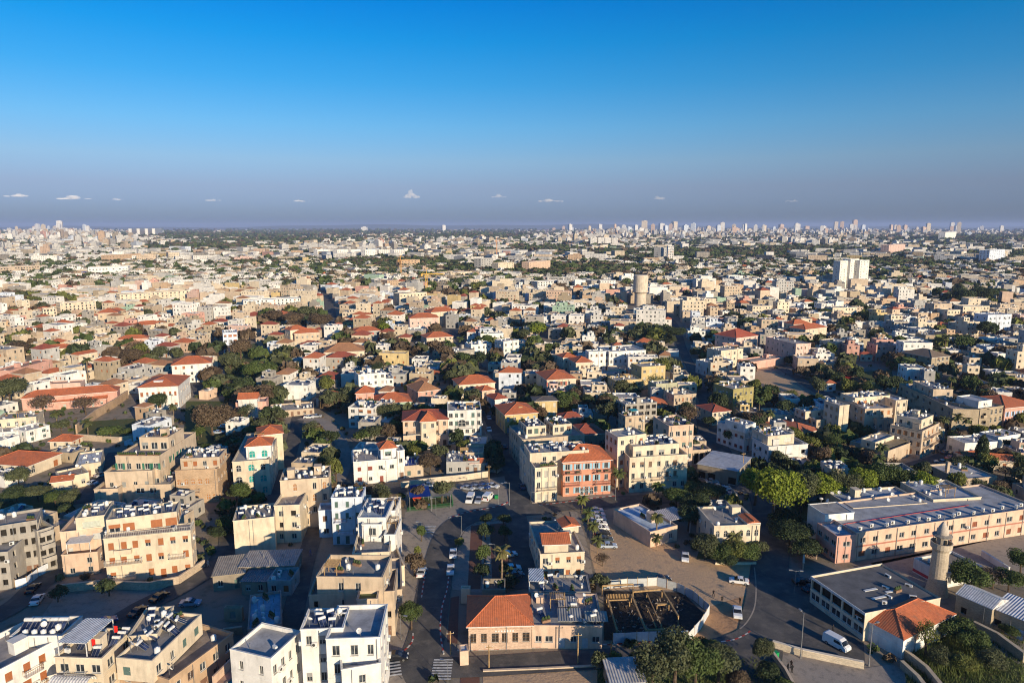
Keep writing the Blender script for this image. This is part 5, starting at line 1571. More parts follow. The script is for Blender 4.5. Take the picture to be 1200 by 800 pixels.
H('', '', (90, 371), (113, 370), h=8, d=8, into=a, c='white', st=2, nf=5, kinds=('arch',), roof='hip', rise=1.6)
a = H('grey tower house', 'narrow grey four-storey house standing alone beside brown trees', (261, 390), (278, 389), b=415, bl=(254, 387), c='blue', st=4, nf=3, ns=2, ww=1.6, wh=1.5, deck=(.5, .5, .5), clutter=4)
a = H('pink gable cottage', 'pink house with a bright red gabled roof and tall narrow windows by the parked cars', (276, 472), (312, 470), b=489, d=8, c='pink', st=2, nf=5, ww=.8, wh=1.8, deck=(.4, .3, .25), par=.7)
H('', '', (279, 468), (301, 467), h=a.h + 1.8, d=6, into=a, c='white', z0=0, roof='hip', gable=True, rise=2.0, st=2, nf=0)
a = H('ochre low row', 'ochre low stone row house with patchy grey roofs beside the small square', (316, 482), (368, 478), b=490, d=12, c='beige', mat='stone', st=1, nf=7, deck=(.36, .33, .29), clutter=10)
a = H('big brown hipped house', 'big cream house with a brown-red hipped roof in the middle of the old quarter', (380, 413), (427, 411), b=429, d=16, c='cream', roof='hip', rise=4.0, rc=TILEB, st=2, nf=6, ns=4)
a = H('ochre villa pair', 'ochre villa with two red hipped roofs left of the brown hipped house', (345, 391), (375, 389), b=406, d=10, c='beige', roof='hip', rise=2.4, st=2, nf=5, ns=2)
H('', '', (340, 387), (360, 385), h=a.h + 2, d=9, into=a, c='cream', roof='hip', rise=2.4, st=2, nf=3)
a = H('grey house red hip', 'grey house with red window hangings under an orange hipped roof', (415, 389), (446, 387), b=401, d=13, c='grey', roof='hip', rise=2.6, st=2, nf=5, kinds=('shut',), wcol=(.5, .06, .04))
a = H('large pink manor', 'large pale pink manor with two orange hipped roofs behind dark trees', (480, 373), (514, 372), b=390, d=15, c='rose', roof='hip', rise=3.0, st=2, nf=5, ns=3)
H('', '', (505, 366), (535, 364), h=a.h + 1, d=14, into=a, c='cream', roof='hip', rise=3.0, st=2, nf=4)
H('', '', (470, 384), (497, 383), h=5, d=9, into=a, c='white', st=1, nf=4, deck=(.5, .5, .5))
a = H('dormered orange house', 'cream house with an orange hipped roof and white roof light near the dark trees', (500, 396), (531, 394), b=406, d=14, c='cream', roof='hip', rise=2.8, st=2, nf=5)
a = H('white modern villas', 'group of stepped white modern flat-roofed villas around a dark red canopy', (552, 404), (576, 402), b=417, d=10, c='white', st=2, nf=4, ns=2, deck=(.5, .48, .46), clutter=7, heaters=3)
H('', '', (590, 400), (608, 398), h=a.h + 4, d=10, into=a, c='white', st=3, nf=3, deck=(.5, .48, .46), clutter=5)
H('', '', (563, 391), (590, 390), h=a.h + 1, d=9, into=a, c='white', st=2, nf=4, deck=(.45, .43, .41), clutter=5)
a = H('raw block house', 'bare concrete two-storey house beside the white modern villas', (534, 412), (556, 409), b=426, bl=(526, 407), c='concrete', st=2, nf=4, ns=2, deck=(.4, .37, .33), clutter=6)
a = H('pink pyramid house', 'pale pink three-storey house with a tall red pyramid roof and tiny dormers', (863, 396), (888, 393), b=414, bl=(844, 391), c='rose', roof='hip', rise=4.2, rc=(.46, .10, .05), st=3, nf=4, ns=4, ww=.9, wh=1.4)
a = H('pink flat mansion', 'pink flat-roofed mansion with regular windows opposite the park road', (933, 403), (950.5, 402), b=426, bl=(907, 394), c='rose', st=3, nf=4, ns=6, ww=.9, wh=1.5, deck=(.4, .36, .33), clutter=5, heaters=2)
a = H('many roofed villa', 'large cream villa with many red hipped roofs and a round bay', (918, 388), (946, 390), b=401, d=18, c='cream', roof='hip', rise=3.0, st=2, nf=5, ns=3)
H('', '', (944, 386), (969, 383), h=a.h + 3, d=12, into=a, c='cream', roof='hip', rise=2.6, st=3, nf=4)
H('', '', (930, 380), (950, 379), h=a.h + 4, d=10, into=a, c='cream', roof='hip', rise=2.6, st=3, nf=3)
a = H('cream cube mansion', 'cream cube house with small dark windows above the park', (980, 401), (997, 399), b=419, bl=(967, 397), c='cream', st=3, nf=4, ns=3, ww=.8, wh=1.3, deck=(.42, .4, .36), clutter=5)
a = H('grey hipped stone house', 'big grey stone house with a brown hipped roof and two-storey veranda', (1092, 419), (1113, 417), b=438, bl=(1062, 412), c='stone', mat='stone', roof='hip', rise=3.0, rc=(.22, .16, .11), st=3, nf=4, ns=5, ww=1.4, wh=2.0)
a = H('white right block', 'white stepped block with a flat roof among low houses at the far right', (1158, 369), (1186, 368), b=388, d=12, c='blue', st=3, nf=5, ns=2, deck=(.45, .43, .42), clutter=5)
a = H('white scaffold house', 'white house with an open scaffolded front behind the sandy slope', (830, 425), (859, 422), b=441, d=10, c='white', st=2, nf=6, ns=2, deck=(.45, .43, .42), clutter=6, ww=.9)
H('', '', (845, 411), (871, 408), h=a.h + 3, d=11, into=a, c='cream', st=3, nf=4, deck=(.4, .38, .35), clutter=5)
a = H('long pink wall', 'low building with a long blank pink wall on the park road', (880, 424), (921, 418), h=4.5, d=9, c='pink', st=1, nf=0, ns=0, deck=(.38, .30, .24))
a = H('brown flat stone row', 'pale stone terrace houses at the left rim below the blank apartment walls', (0, 385), (52, 384), h=4, d=14, c='beige', st=1, nf=6, deck=(.55, .5, .44), clutter=8)

# ------------------------------------------------------------------ landmarks further off
def block(short, label, fl, fr, b, d, c, st, nf, cat='apartment building', **kw):
    kw.setdefault('clutter', 3)
    return H(short, label, fl, fr, b=b, d=d, c=c, st=st, nf=nf, ns=max(1, nf // 2), name=cat.replace(' ', '_'), cat=cat, joined=True, ground=0, **kw)
LANDMARKS_FROM = len(HOUSES)
a = block('white slab tower', 'tall white slab tower standing out above low houses on the right', (985, 305.5), (996, 305), 341, 9, (.74, .70, .62), 12, 3, ww=1.2, wh=1.2, skip=.2)
block('', '', (997, 303.5), (1007, 303), 340.5, 10, (.74, .70, .62), 12, 3, ww=1.2, wh=1.2, skip=.2, into=a)
block('', '', (1008, 305), (1019, 304.5), 340.5, 9, (.74, .70, .62), 12, 3, ww=1.2, wh=1.2, skip=.2, into=a)
for i, (x0, x1, w) in enumerate(((372, 386, 'first from the left'), (395, 408, 'second'), (411, 424, 'third'), (428, 441, 'fourth'), (444, 457, 'fifth'), (462, 474, 'sixth and last'))):
    block('', 'white apartment block, %s in the row of six equal blocks' % w, (x0, 292.5), (x1, 292), 305 + (i % 2), 14, 'white', 8, 5, group='row of six white apartment blocks', ww=1.6)
for i, (x0, x1) in enumerate(((154, 163), (163.5, 172), (173, 180.5), (181.5, 189.5))):
    block('', 'white tower block, number %s from the left of four close together near the horizon' % ('one', 'two', 'three', 'four')[i], (x0, 268), (x1, 267.5), 277.5, 20, 'white', 14, 5, group='four white towers by the horizon', ww=2.4, occ=False)
a = block('twin grey towers', 'white and grey twin tower block standing alone in the middle distance', (774, 290), (781.5, 289.5), 311, 14, 'grey', 11, 3, ww=2.4, wh=1.7)
block('', '', (783, 288), (790, 288), 311.5, 12, 'white', 12, 3, ww=2.4, wh=1.7, into=a)
block('blue slab', 'bluish slab tower near the right edge of the far town', (1160, 293), (1178, 292), 312, 18, 'blue', 10, 7, ww=2.0)
block('pink tower', 'pink and white tower block in the far right part of town', (1042, 287), (1061, 286), 301, 20, 'rose', 9, 6, ww=2.2)
block('square white tower', 'square white tower rising over the far town right of the middle', (1108, 272), (1121, 271.5), 283, 30, 'white', 16, 6, ww=3)
block('tan apartment slab', 'tan apartment slab with blank walls behind the red roofs on the left', (0, 313), (46, 311), 328, 20, 'beige', 5, 14, ww=2.2, wh=1.4)
block('white hall', 'long white hall with rows of windows beside a blue shed', (103, 313), (150, 312), 329, 20, 'white', 4, 12, cat='hall', ww=1.8)
block('blue shed', 'bright blue shed next to the long white hall', (97, 319), (112, 318), 328, 14, (.02, .05, .32), 2, 0, cat='shed')
block('ochre complex', 'ochre apartment complex between dark trees on the far left', (127, 299), (165, 297), 311, 18, 'tan', 4, 10, ww=2)
block('orange concrete shell', 'orange-brown concrete shell under construction behind the tall crane', (470, 305), (492, 304), 317, 14, 'tan', 5, 6, kinds=('void',), ww=2.4)
block('beige school block', 'long beige flat-roofed block right of the orange concrete shell', (516, 320), (553, 318), 332, 20, 'cream', 3, 12, ww=1.6)
block('dark concrete frame', 'grey concrete frame tower beside a crane in the middle distance', (564, 303), (578, 302), 322, 14, 'grey', 7, 5, kinds=('void',), ww=2.2)
block('cream tower pair', 'cream apartment tower right of the concrete frame', (584, 308), (602, 307), 325, 14, 'cream', 6, 6)
block('pink midtown block', 'pinkish apartment block left of the water tower', (620, 307), (645, 305), 324, 14, 'peach', 6, 7)
block('long white block', 'long white and grey block with strip windows left of the water tower', (630, 330), (666, 328), 341, 14, 'white', 4, 12, ww=1.8)
for i, x in enumerate((692, 701, 709, 717)):
    block('', 'white apartment slab, number %s of four in a row near the skyline' % ('one', 'two', 'three', 'four')[i], (x, 278 + .3 * i), (x + 7.4, 278 + .3 * i), 289, 25, 'white', 9, 5, group='four slabs near the skyline', ww=2.8, occ=False)
block('white apartment front', 'broad white apartment house with many balconies on the left behind the trees', (285, 352), (352, 349), 366, 14, 'white', 4, 14, ww=1.2)
block('cream apartments left', 'cream apartment block with blank gables at the left above the dark hedge', (50, 362), (66, 361), 376, 10, 'cream', 4, 4)
block('cream wall block', 'cream apartment row with tall recesses left of the gabled villa', (70, 355), (112, 352), 372, 12, 'cream', 5, 9)
block('pale apartment row', 'pale apartment row with tall shaded recesses above the white hipped mansion', (140, 345), (222, 340), 362, 13, 'cream', 5, 16)
block('white terrace block', 'white stepped terrace block with many small windows in the middle distance', (468, 344), (500, 342), 358, 14, 'cream', 3, 8)

# water tower
P = g(750, 358)
hw = solve_h(750, 322, 358)
root = thing('water_tower', 'cream cylindrical water tower with a narrower stem above the low houses', 'water tower', (P[0], P[1], 0))
R = 8.4 / 800 * (P[1] * CP + CAM_H * SP)
for nme, prof in (('stem', [(R * .80, 0), (R * .80, hw * .40)]), ('tank', [(R * .80, hw * .40), (R, hw * .44), (R, hw * .97), (R * .93, hw), (.01, hw)]), ('gallery', [(R, hw * .44), (R * 1.1, hw * .45), (R * 1.1, hw * .48), (R, hw * .48)])):
    b = MB(); b.lathe(prof, 24); obj(nme, b.mesh(nme, [M['wall']], False), root, col=(.62, .52, .40))
mark_poly([(P[0] - R, P[1] - R), (P[0] + R, P[1] - R), (P[0] + R, P[1] + R), (P[0] - R, P[1] + R)], 1, 2)
mark_poly(pxs([(736, 357), (764, 357), (766, 371), (734, 371)]), 1)
class _W: pass
wt = _W(); wt.short, wt.c = 'water tower', (P[0], P[1]); HOUSES.append(wt)

def crane(px, py, top, jib, label, col):
    P = g(px, py)
    h = solve_h(px, top, py)
    root = thing('tower_crane', label, 'crane', (P[0], P[1], 0), 0.3)
    b = MB()
    for x, y in ((-.9, -.9), (.9, -.9), (.9, .9), (-.9, .9)):
        b.beam((x, y, 0), (x, y, h), .35)
    z = 0
    while z < h - 3:
        for (x0, y0), (x1, y1) in (((-.9, -.9), (.9, -.9)), ((.9, -.9), (.9, .9))):
            b.beam((x0, y0, z), (x1, y1, z + 3), .2)
        z += 3
    obj('mast', b.mesh('mast', [M['paint']]), root, col=col)
    b = MB()
    b.beam((-jib * .3, 0, h), (jib, 0, h), .9, .9); b.beam((0, 0, h), (0, 0, h + 7), .6); b.beam((0, 0, h + 7), (jib * .7, 0, h), .2); b.beam((0, 0, h + 7), (-jib * .28, 0, h), .2)
    b.box(-jib * .3, -jib * .22, -1, 1, h - 2.5, h - .5, 0, True)
    obj('jib', b.mesh('jib', [M['paint']]), root, col=col)
crane(470, 330, 305, 14, 'yellow tower crane in front of the orange concrete shell', (.55, .25, .03))
crane(500, 342, 321, 22, 'low yellow tower crane above the flat roofs in the middle distance', (.60, .33, .02))
crane(582, 308, 282, 12, 'orange tower crane over the concrete frame tower', (.55, .22, .05))

# ------------------------------------------------------------------ trees
def crown_mesh(name, seed, n=1500, lobes=9, flat=.8, leaf=.10, dens=1.0, top=1.0):
    r = np.random.RandomState(seed)
    L = []
    for i in range(lobes):
        a = r.uniform(0, 2 * math.pi); e = r.uniform(-.35, 1.0)
        q = r.uniform(.25, .62)
        L.append((q * math.cos(a) * math.cos(e), q * math.sin(a) * math.cos(e), q * math.sin(e) * flat * top, r.uniform(.30, .52)))
    L.append((0, 0, .05, .55))
    L = np.array(L)
    k = r.randint(0, len(L), n)
    d = r.normal(size=(n, 3)); d /= np.linalg.norm(d, axis=1)[:, None]
    d[:, 2] = np.where(d[:, 2] < -.5, -d[:, 2], d[:, 2])
    rad = L[k, 3] * (1 - .45 * r.rand(n) ** 2.2)
    c = L[k, :3] + d * rad[:, None] * np.array((1, 1, flat))
    c += r.normal(size=(n, 3)) * .025
    nrm = d + r.normal(size=(n, 3)) * .55
    nrm /= np.linalg.norm(nrm, axis=1)[:, None]
    t = np.cross(nrm, r.normal(size=(n, 3))); t /= np.linalg.norm(t, axis=1)[:, None]
    s = np.cross(nrm, t)
    sz = leaf * r.uniform(.6, 1.35, n)[:, None]
    v = np.stack([c - t * sz - s * sz * .6, c + t * sz - s * sz * .6, c + t * sz * .7 + s * sz * .7, c - t * sz * .7 + s * sz * .7], 1).reshape(-1, 3)
    me = bpy.data.meshes.new(name)
    f = np.arange(n * 4).reshape(-1, 4)
    me.from_pydata(v.tolist(), [], f.tolist())
    me.materials.append(M['leaf'])
    me.update()
    return me, v

def trunk_mesh(seed, h=1.0, r=.06, spread=.45, k=6):
    rr = random.Random(seed)
    b = MB()
    p = Vector((0, 0, -.1)); rad = r
    q = Vector((rr.uniform(-.05, .05), rr.uniform(-.05, .05), h * .55))
    b.tube(p, q, rad, rad * .75, 7, cap=False)
    for i in range(k):
        a = 2 * math.pi * i / k + rr.uniform(-.4, .4)
        e = q + Vector((math.cos(a) * spread * rr.uniform(.5, 1), math.sin(a) * spread * rr.uniform(.5, 1), h * rr.uniform(.35, .8)))
        m = q.lerp(e, .5) + Vector((0, 0, .06))
        b.tube(q, m, rad * .55, rad * .35, 5, cap=False); b.tube(m, e, rad * .35, rad * .12, 4, cap=False)
    return b.mesh('trunk', [M['bark']])

CROWNS = [crown_mesh('crown', s, 8000, 16, .85, .034)[0] for s in (1, 2, 3, 4)]
CROWN_S = [crown_mesh('crown', s, 1800, 9, .85, .065)[0] for s in (11, 12, 13, 14)]
SPARSE = [crown_mesh('crown', s, 1500, 12, .8, .034)[0] for s in (21, 22)]
CYPR = [crown_mesh('crown', s, 900, 7, 1.0, .09)[0] for s in (31, 32)]
TRUNKS = [trunk_mesh(s) for s in (1, 2, 3)]
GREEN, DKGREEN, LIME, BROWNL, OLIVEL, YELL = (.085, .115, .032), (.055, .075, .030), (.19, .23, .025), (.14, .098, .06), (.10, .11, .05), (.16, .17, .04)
TREES = []
TN = [0]
def tree(px, py, r, h, col=GREEN, kind='b', label=None, world=None, group=None, name=None):
    """base pixel, crown radius and full height in metres"""
    P = np.array(world) if world is not None else g(px, py)
    i = TN[0]; TN[0] += 1
    rr = random.Random(i * 7 + 3)
    root = thing(name or ('cypress_tree' if kind == 'c' else 'bush' if kind == 'u' else 'tree'), label, 'bush' if kind == 'u' else 'tree', (P[0], P[1], 0), rr.uniform(0, 6.28), group)
    j = rr.uniform(.85, 1.18)
    cc = tuple(x * j for x in col)
    big = r * FPX / max(60, P[1]) > 16
    if kind == 'u':
        obj('foliage', rr.choice(CROWNS if big else CROWN_S), root, (0, 0, h * .45), 0, (r, r, h * .62), cc)
    else:
        me = rr.choice({'b': CROWNS if big else CROWN_S, 's': SPARSE, 'c': CYPR}[kind])
        ch = h * (.76 if kind != 'c' else .9)
        zc = h - ch * .55
        obj('trunk', rr.choice(TRUNKS), root, (0, 0, 0), 0, (h * .62, h * .62, h * .62))
        obj('crown', me, root, (0, 0, zc), 0, (r, r, ch * .72), cc)
    TREES.append((root, P[0], P[1], r, kind))
    m = r * .6
    mark_poly([(P[0] - m, P[1] - m), (P[0] + m, P[1] - m), (P[0] + m, P[1] + m), (P[0] - m, P[1] + m)], 1, 0)
    return root

def palm_mesh(seed, n=22, droop=1.0):
    rr = random.Random(seed)
    b = MB()
    for i in range(n):
        a = 2 * math.pi * i / n + rr.uniform(-.15, .15)
        el = rr.uniform(-.1, 1.25)
        p = Vector((0, 0, 0)); d = Vector((math.cos(a) * math.cos(el), math.sin(a) * math.cos(el), math.sin(el)))
        side = Vector((-math.sin(a), math.cos(a), 0))
        L = rr.uniform(.85, 1.1); k = 7
        prev = None
        for s in range(k + 1):
            t = s / k
            w = .17 * math.sin(math.pi * min(1, .12 + t * .88)) + .01
            ctr = p.copy()
            q = (ctr + side * w - Vector((0, 0, w * .6)), ctr, ctr - side * w - Vector((0, 0, w * .6)))
            if prev:
                b.face([prev[0], prev[1], ctr.lerp(q[1], .5), q[0]], 0)
                b.face([prev[1], prev[2], q[2], ctr], 0)
            prev = q
            d = (d + Vector((0, 0, -.26 * droop))).normalized()
            p = p + d * (L / k)
    return b.mesh('fronds', [M['leaf']])
PALMS = [palm_mesh(1), palm_mesh(2, 26, 1.2)]
def palm_trunk():
    b = MB()
    for i in range(8):
        z0, z1 = i / 8, (i + 1) / 8
        b.tube((.02 * math.sin(i), 0, z0), (.02 * math.sin(i + 1), 0, z1), .05, .042, 8, cap=False)
    b.lathe([(.045, .86), (.10, .92), (.09, .98), (.03, 1.02)], 9)
    return b.mesh('trunk', [M['palmbark']])
PTRUNK = palm_trunk()
def palm(px, py, h, r, label, col=(.10, .12, .04), world=None, group=None):
    P = np.array(world) if world is not None else g(px, py)
    i = TN[0]; TN[0] += 1
    rr = random.Random(i)
    root = thing('palm_tree', label, 'palm tree', (P[0], P[1], 0), rr.uniform(0, 6), group)
    obj('trunk', PTRUNK, root, (0, 0, 0), 0, (h * .55, h * .55, h))
    obj('fronds', PALMS[i % 2], root, (0, 0, h), 0, (r, r, r), col)
    TREES.append((root, P[0], P[1], 1.0, 'p'))
    return root

TT = [
 (906, 614, 7.0, 14, LIME, 'b', 'huge yellow-green ficus, largest tree of the row beside the shaded street'),
 (884, 592, 4.6, 10, LIME, 'b', 'bright green tree leaning over the bend of the shaded street'),
 (938, 600, 4.6, 10, OLIVEL, 'b', 'dull olive tree second in the row, right of the huge ficus'),
 (962, 598, 4.6, 10, LIME, 'b', 'bright green tree in the middle of the row by the sports ground'),
 (985, 594, 4.4, 9.5, OLIVEL, 'b', 'olive grey tree behind the school roof cabin'),
 (1008, 588, 4.6, 9.5, LIME, 'b', 'green tree of the row behind the grey school roof'),
 (1030, 580, 4.4, 9, GREEN, 'b', 'dark green tree in front of the stepped sandstone house'),
 (1052, 583, 4.0, 8.5, GREEN, 'b', 'tree next to last of the row by the red shade roof'),
 (1080, 588, 4.0, 8, LIME, 'b', 'round bright tree at the end of the row near the chimney ruin'),
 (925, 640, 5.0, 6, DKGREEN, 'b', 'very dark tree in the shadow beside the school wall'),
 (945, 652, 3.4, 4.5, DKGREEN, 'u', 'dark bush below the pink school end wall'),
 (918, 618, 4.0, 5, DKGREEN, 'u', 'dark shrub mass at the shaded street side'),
 (826, 655, 3.6, 5.5, OLIVEL, 'b', 'olive tree at the left end of the shrub plot by the arched cottage'),
 (842, 660, 3.2, 4.5, GREEN, 'u', 'green shrub left of the middle of the plot by the arched cottage'),
 (858, 658, 3.2, 4.8, YELL, 'u', 'yellowish shrub in the middle of the plot by the arched cottage'),
 (874, 657, 3.0, 4.2, GREEN, 'u', 'green shrub at the right of the plot by the arched cottage'),
 (888, 648, 2.2, 3.4, OLIVEL, 'u', 'small pale shrub on the street corner beside the arched cottage'),
 (850, 664, 2.8, 3.0, DKGREEN, 'u', 'low dark bush along the kerb of the shrub plot'),
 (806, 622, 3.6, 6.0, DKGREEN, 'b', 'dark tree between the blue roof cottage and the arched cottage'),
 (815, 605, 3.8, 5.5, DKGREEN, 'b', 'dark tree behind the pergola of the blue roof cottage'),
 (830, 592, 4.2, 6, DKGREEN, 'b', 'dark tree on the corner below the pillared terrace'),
 (792, 596, 3.8, 5.5, GREEN, 'b', 'green tree in front of the beige balcony apartments'),
 (812, 585, 3.2, 5, GREEN, 'b', 'small green street tree right of the beige balcony apartments'),
 (764, 812, 4.5, 8, OLIVEL, 'b', 'olive grey tree at the bottom, left one of the clump below the pit fence'),
 (790, 806, 5.0, 9, OLIVEL, 'b', 'largest olive tree of the clump at the bottom below the pit fence'),
 (815, 808, 4.4, 8, GREEN, 'b', 'green tree at the bottom in the middle of the clump below the pit fence'),
 (842, 802, 4.2, 7, OLIVEL, 'b', 'olive tree on the right of the clump at the bottom beside the lane'),
 (830, 780, 3.2, 5, GREEN, 'u', 'round green bush between the clump and the lower street'),
 (862, 812, 2.8, 4, BROWNL, 'u', 'dry brown bush at the bottom beside the lane'),
 (893, 778, 2.3, 5.5, OLIVEL, 'u', 'pale feathery shrub at the mouth of the lane beside the terrace wall'),
 (900, 800, 3.0, 3.5, DKGREEN, 'u', 'dark ivy bush below the terrace wall'),
 (918, 815, 2.6, 3, GREEN, 'u', 'green bush at the bottom edge below the terrace wall'),
 (703, 790, 1.9, 4.5, OLIVEL, 'u', 'tall thin weeds left of the corrugated shack'),
 (720, 783, 1.6, 3.6, YELL, 'u', 'yellow green weeds behind the corrugated shack'),
 (744, 782, 1.5, 3, GREEN, 'u', 'low green bush right of the corrugated shack'),
 (1134, 700, 3.6, 7, GREEN, 'b', 'dark green conifer-like tree between minaret and stone house'),
 (1163, 690, 3.6, 4.5, BROWNL, 's', 'bare brown tree behind the whitewashed stone roof'),
 (1182, 694, 3.0, 4.5, GREEN, 'b', 'round green tree behind the stone shed at the right edge'),
 (1196, 672, 3.0, 5, GREEN, 'b', 'green tree at the right edge beside the school yard'),
 (1085, 770, 2.6, 6.5, YELL, 's', 'pale feathery tree in front of the red mosque porch roof'),
 (1100, 785, 2.4, 4.2, OLIVEL, 'u', 'pale reed bush on the slope below the mosque porch'),
 (1120, 752, 3.0, 4.5, GREEN, 'u', 'dark green reed bush beside the mosque porch roof'),
 (1140, 765, 3.2, 4.2, GREEN, 'u', 'green reed bush in the middle of the garden below the stone house'),
 (1160, 785, 3.0, 3.8, OLIVEL, 'u', 'olive reed bush lower in the garden at the right'),
 (1125, 790, 3.0, 4.0, YELL, 'u', 'yellow-green reed bush at the bottom of the garden'),
 (1185, 745, 2.0, 2.5, GREEN, 'u', 'green bush below the stone shed door at the right edge'),
 (482, 738, 2.3, 5.5, GREEN, 'b', 'street tree on the left pavement near the zebra crossing'),
 (486, 674, 2.2, 5, BROWNL, 'b', 'reddish street tree on the left pavement beside the white parked car'),
 (494, 634, 1.3, 3.6, GREEN, 'b', 'small round street tree on the left pavement'),
 (490, 655, 1.0, 3, YELL, 'b', 'slim young street tree on the left pavement'),
 (569, 618, 1.9, 3.6, DKGREEN, 'b', 'round clipped plaza tree, back left of four'),
 (590, 618, 1.9, 3.6, DKGREEN, 'b', 'round clipped plaza tree, back right of four'),
 (569, 632, 2.0, 3.8, DKGREEN, 'b', 'round clipped plaza tree, front left of four'),
 (592, 634, 2.0, 3.6, DKGREEN, 'b', 'round clipped plaza tree, front right of four'),
 (568, 661, 1.9, 4.2, GREEN, 'b', 'light green plaza tree left of the tall palm'),
 (566, 678, 1.9, 3.4, DKGREEN, 'b', 'dark plaza tree near the ruin'),
 (592, 678, 1.8, 3.4, DKGREEN, 'b', 'dark plaza tree beside the parked white cars'),
 (598, 690, 1.9, 3.2, OLIVEL, 'u', 'golden bush behind the red hipped stone house'),
 (538, 640, 1.4, 2.0, YELL, 'u', 'pale bush on the plaza corner by the street'),
 (706, 663, 1.9, 2.6, BROWNL, 's', 'dry brown bush at the edge of the sandy lot'),
 (702, 690, 2.0, 3.6, OLIVEL, 'u', 'tall weeds at the near corner of the sandy lot'),
 (395, 568, 2.6, 7.5, YELL, 'b', 'solitary yellow-green tree in the shaded yard beside the white courtyard house'),
 (504, 556, 3.6, 6.5, BROWNL, 'b', 'round brown bare-looking tree behind the parking lot wall'),
 (486, 556, 2.0, 2.8, GREEN, 'u', 'green bush behind the playground wall'),
 (582, 556, 3.4, 4.5, DKGREEN, 'b', 'dark tree beside the side street and parking lot'),
 (440, 520, 4.0, 6.5, OLIVEL, 'b', 'olive tree behind the white courtyard house'),
 (424, 522, 3.6, 5.5, GREEN, 'b', 'green tree left behind the white courtyard house'),
 (20, 590, 3.2, 4.5, DKGREEN, 'b', 'dark tree at the left edge beside the unfinished house'),
 (45, 588, 3.2, 4.5, OLIVEL, 'b', 'olive tree below the orange-roofed hall'),
 (66, 594, 3.2, 4.5, GREEN, 'b', 'green tree left of the lane behind the cream apartment house'),
 (85, 596, 3.0, 4.6, OLIVEL, 'b', 'olive tree beside the lane behind the cream apartment house'),
 (22, 570, 3.2, 5, OLIVEL, 'b', 'grey-olive tree in front of the orange-roofed hall wall'),
 (8, 602, 3, 3.5, DKGREEN, 'u', 'dark bush mass at the left edge behind the unfinished house'),
 (80, 606, 2.4, 3.4, DKGREEN, 'b', 'dark tree in the lane right of the unfinished house'),
 (68, 705, 1.8, 3.2, DKGREEN, 'b', 'small dark tree at the corner of the shaded lot'),
 (128, 698, 2.0, 3.6, DKGREEN, 'b', 'dark garden tree in front of the cream apartment house'),
 (270, 620, 3.4, 3.6, GREEN, 'u', 'green bush in the shaded yard beside the blank wall'),
 (284, 612, 3.6, 4.2, DKGREEN, 'u', 'dark bush in the shaded yard below the turquoise shutter house'),
 (258, 630, 2.8, 3, DKGREEN, 'u', 'low bush at the yard wall right of the cream apartment house'),
 (72, 508, 3.5, 5, OLIVEL, 'b', 'olive tree left in the palm garden'),
 (130, 516, 3.8, 5, GREEN, 'b', 'large green tree in the garden behind the terraced villa'),
 (148, 514, 3, 4, GREEN, 'b', 'green tree right in the garden behind the terraced villa'),
 (52, 487, 5.2, 8, BROWNL, 's', 'bare brown tree left in front of the long convent roof'),
 (101, 486, 4.6, 7.5, BROWNL, 's', 'bare brown tree right in front of the long convent roof'),
 (12, 475, 9, 11, OLIVEL, 'b', 'very wide olive tree at the left edge above the compound'),
 (20, 420, 9, 9, BROWNL, 'b', 'wide brown tree at the left edge among red roofs'),
 (250, 515, 6.5, 12, BROWNL, 'b', 'tall brown-olive tree beside two palms left of the pink gable cottage'),
 (232, 516, 3, 4.5, GREEN, 'b', 'green tree below the tall brown-olive tree'),
 (262, 526, 3, 4.5, OLIVEL, 'b', 'olive tree in front of the parked cars'),
 (240, 530, 2.6, 3, GREEN, 'u', 'green bush behind the bricked arch house'),
 (282, 425, 8, 13, BROWNL, 'b', 'tall brown tree right of the grey tower house'),
 (270, 440, 7, 10, OLIVEL, 'b', 'olive tree below the grey tower house'),
 (300, 450, 7, 10, GREEN, 'b', 'green tree in the middle garden behind the skylight mansion'),
 (318, 445, 7, 9, GREEN, 'b', 'dark green tree beside the car park in the old quarter'),
 (287, 462, 6, 8, DKGREEN, 'b', 'dark tree above the pink gable cottage'),
 (155, 430, 8, 10, BROWNL, 'b', 'brown tree mass below the red salmon house'),
 (130, 438, 5, 7, GREEN, 'b', 'green tree beside the palm above the pink box house'),
 (190, 425, 6, 9, OLIVEL, 'b', 'olive tree left of the white hipped mansion'),
 (345, 385, 11, 12, BROWNL, 'b', 'huge brown tree above the ochre villas'),
 (375, 388, 11, 12, BROWNL, 'b', 'huge brown tree right end of the brown grove'),
 (322, 382, 10, 11, BROWNL, 'b', 'brown tree left end of the brown grove'),
 (360, 378, 11, 12, OLIVEL, 'b', 'olive-brown tree in the middle of the brown grove'),
 (452, 393, 7, 8, LIME, 'b', 'bright green round tree right of the grey house with red hangings'),
 (520, 425, 7, 10, BROWNL, 'b', 'dark brown tree below the dormered orange house'),
 (545, 430, 7, 8, GREEN, 'b', 'green tree mass left above the long orange roof'),
 (560, 432, 7, 8, DKGREEN, 'b', 'dark tree mass right above the long orange roof'),
 (527, 452, 4, 7, OLIVEL, 'b', 'olive tree left of the long orange roof'),
 (632, 398, 8, 11, LIME, 'b', 'bright green tree left of the stepped white houses'),
 (612, 402, 6, 9, OLIVEL, 'b', 'olive tree beside the bright green tree'),
 (658, 372, 9, 14, BROWNL, 'b', 'dark round tree standing alone above the white houses'),
 (655, 478, 5, 7, LIME, 'b', 'bright green tree in front of the glazed veranda house'),
 (672, 480, 5.2, 7, GREEN, 'b', 'green tree right of the glazed veranda house'),
 (690, 480, 5, 6, DKGREEN, 'b', 'dark tree behind the grey flat roofs near the veranda house'),
 (765, 400, 10, 9, GREEN, 'b', 'grove tree left on the grassy slope below the water tower'),
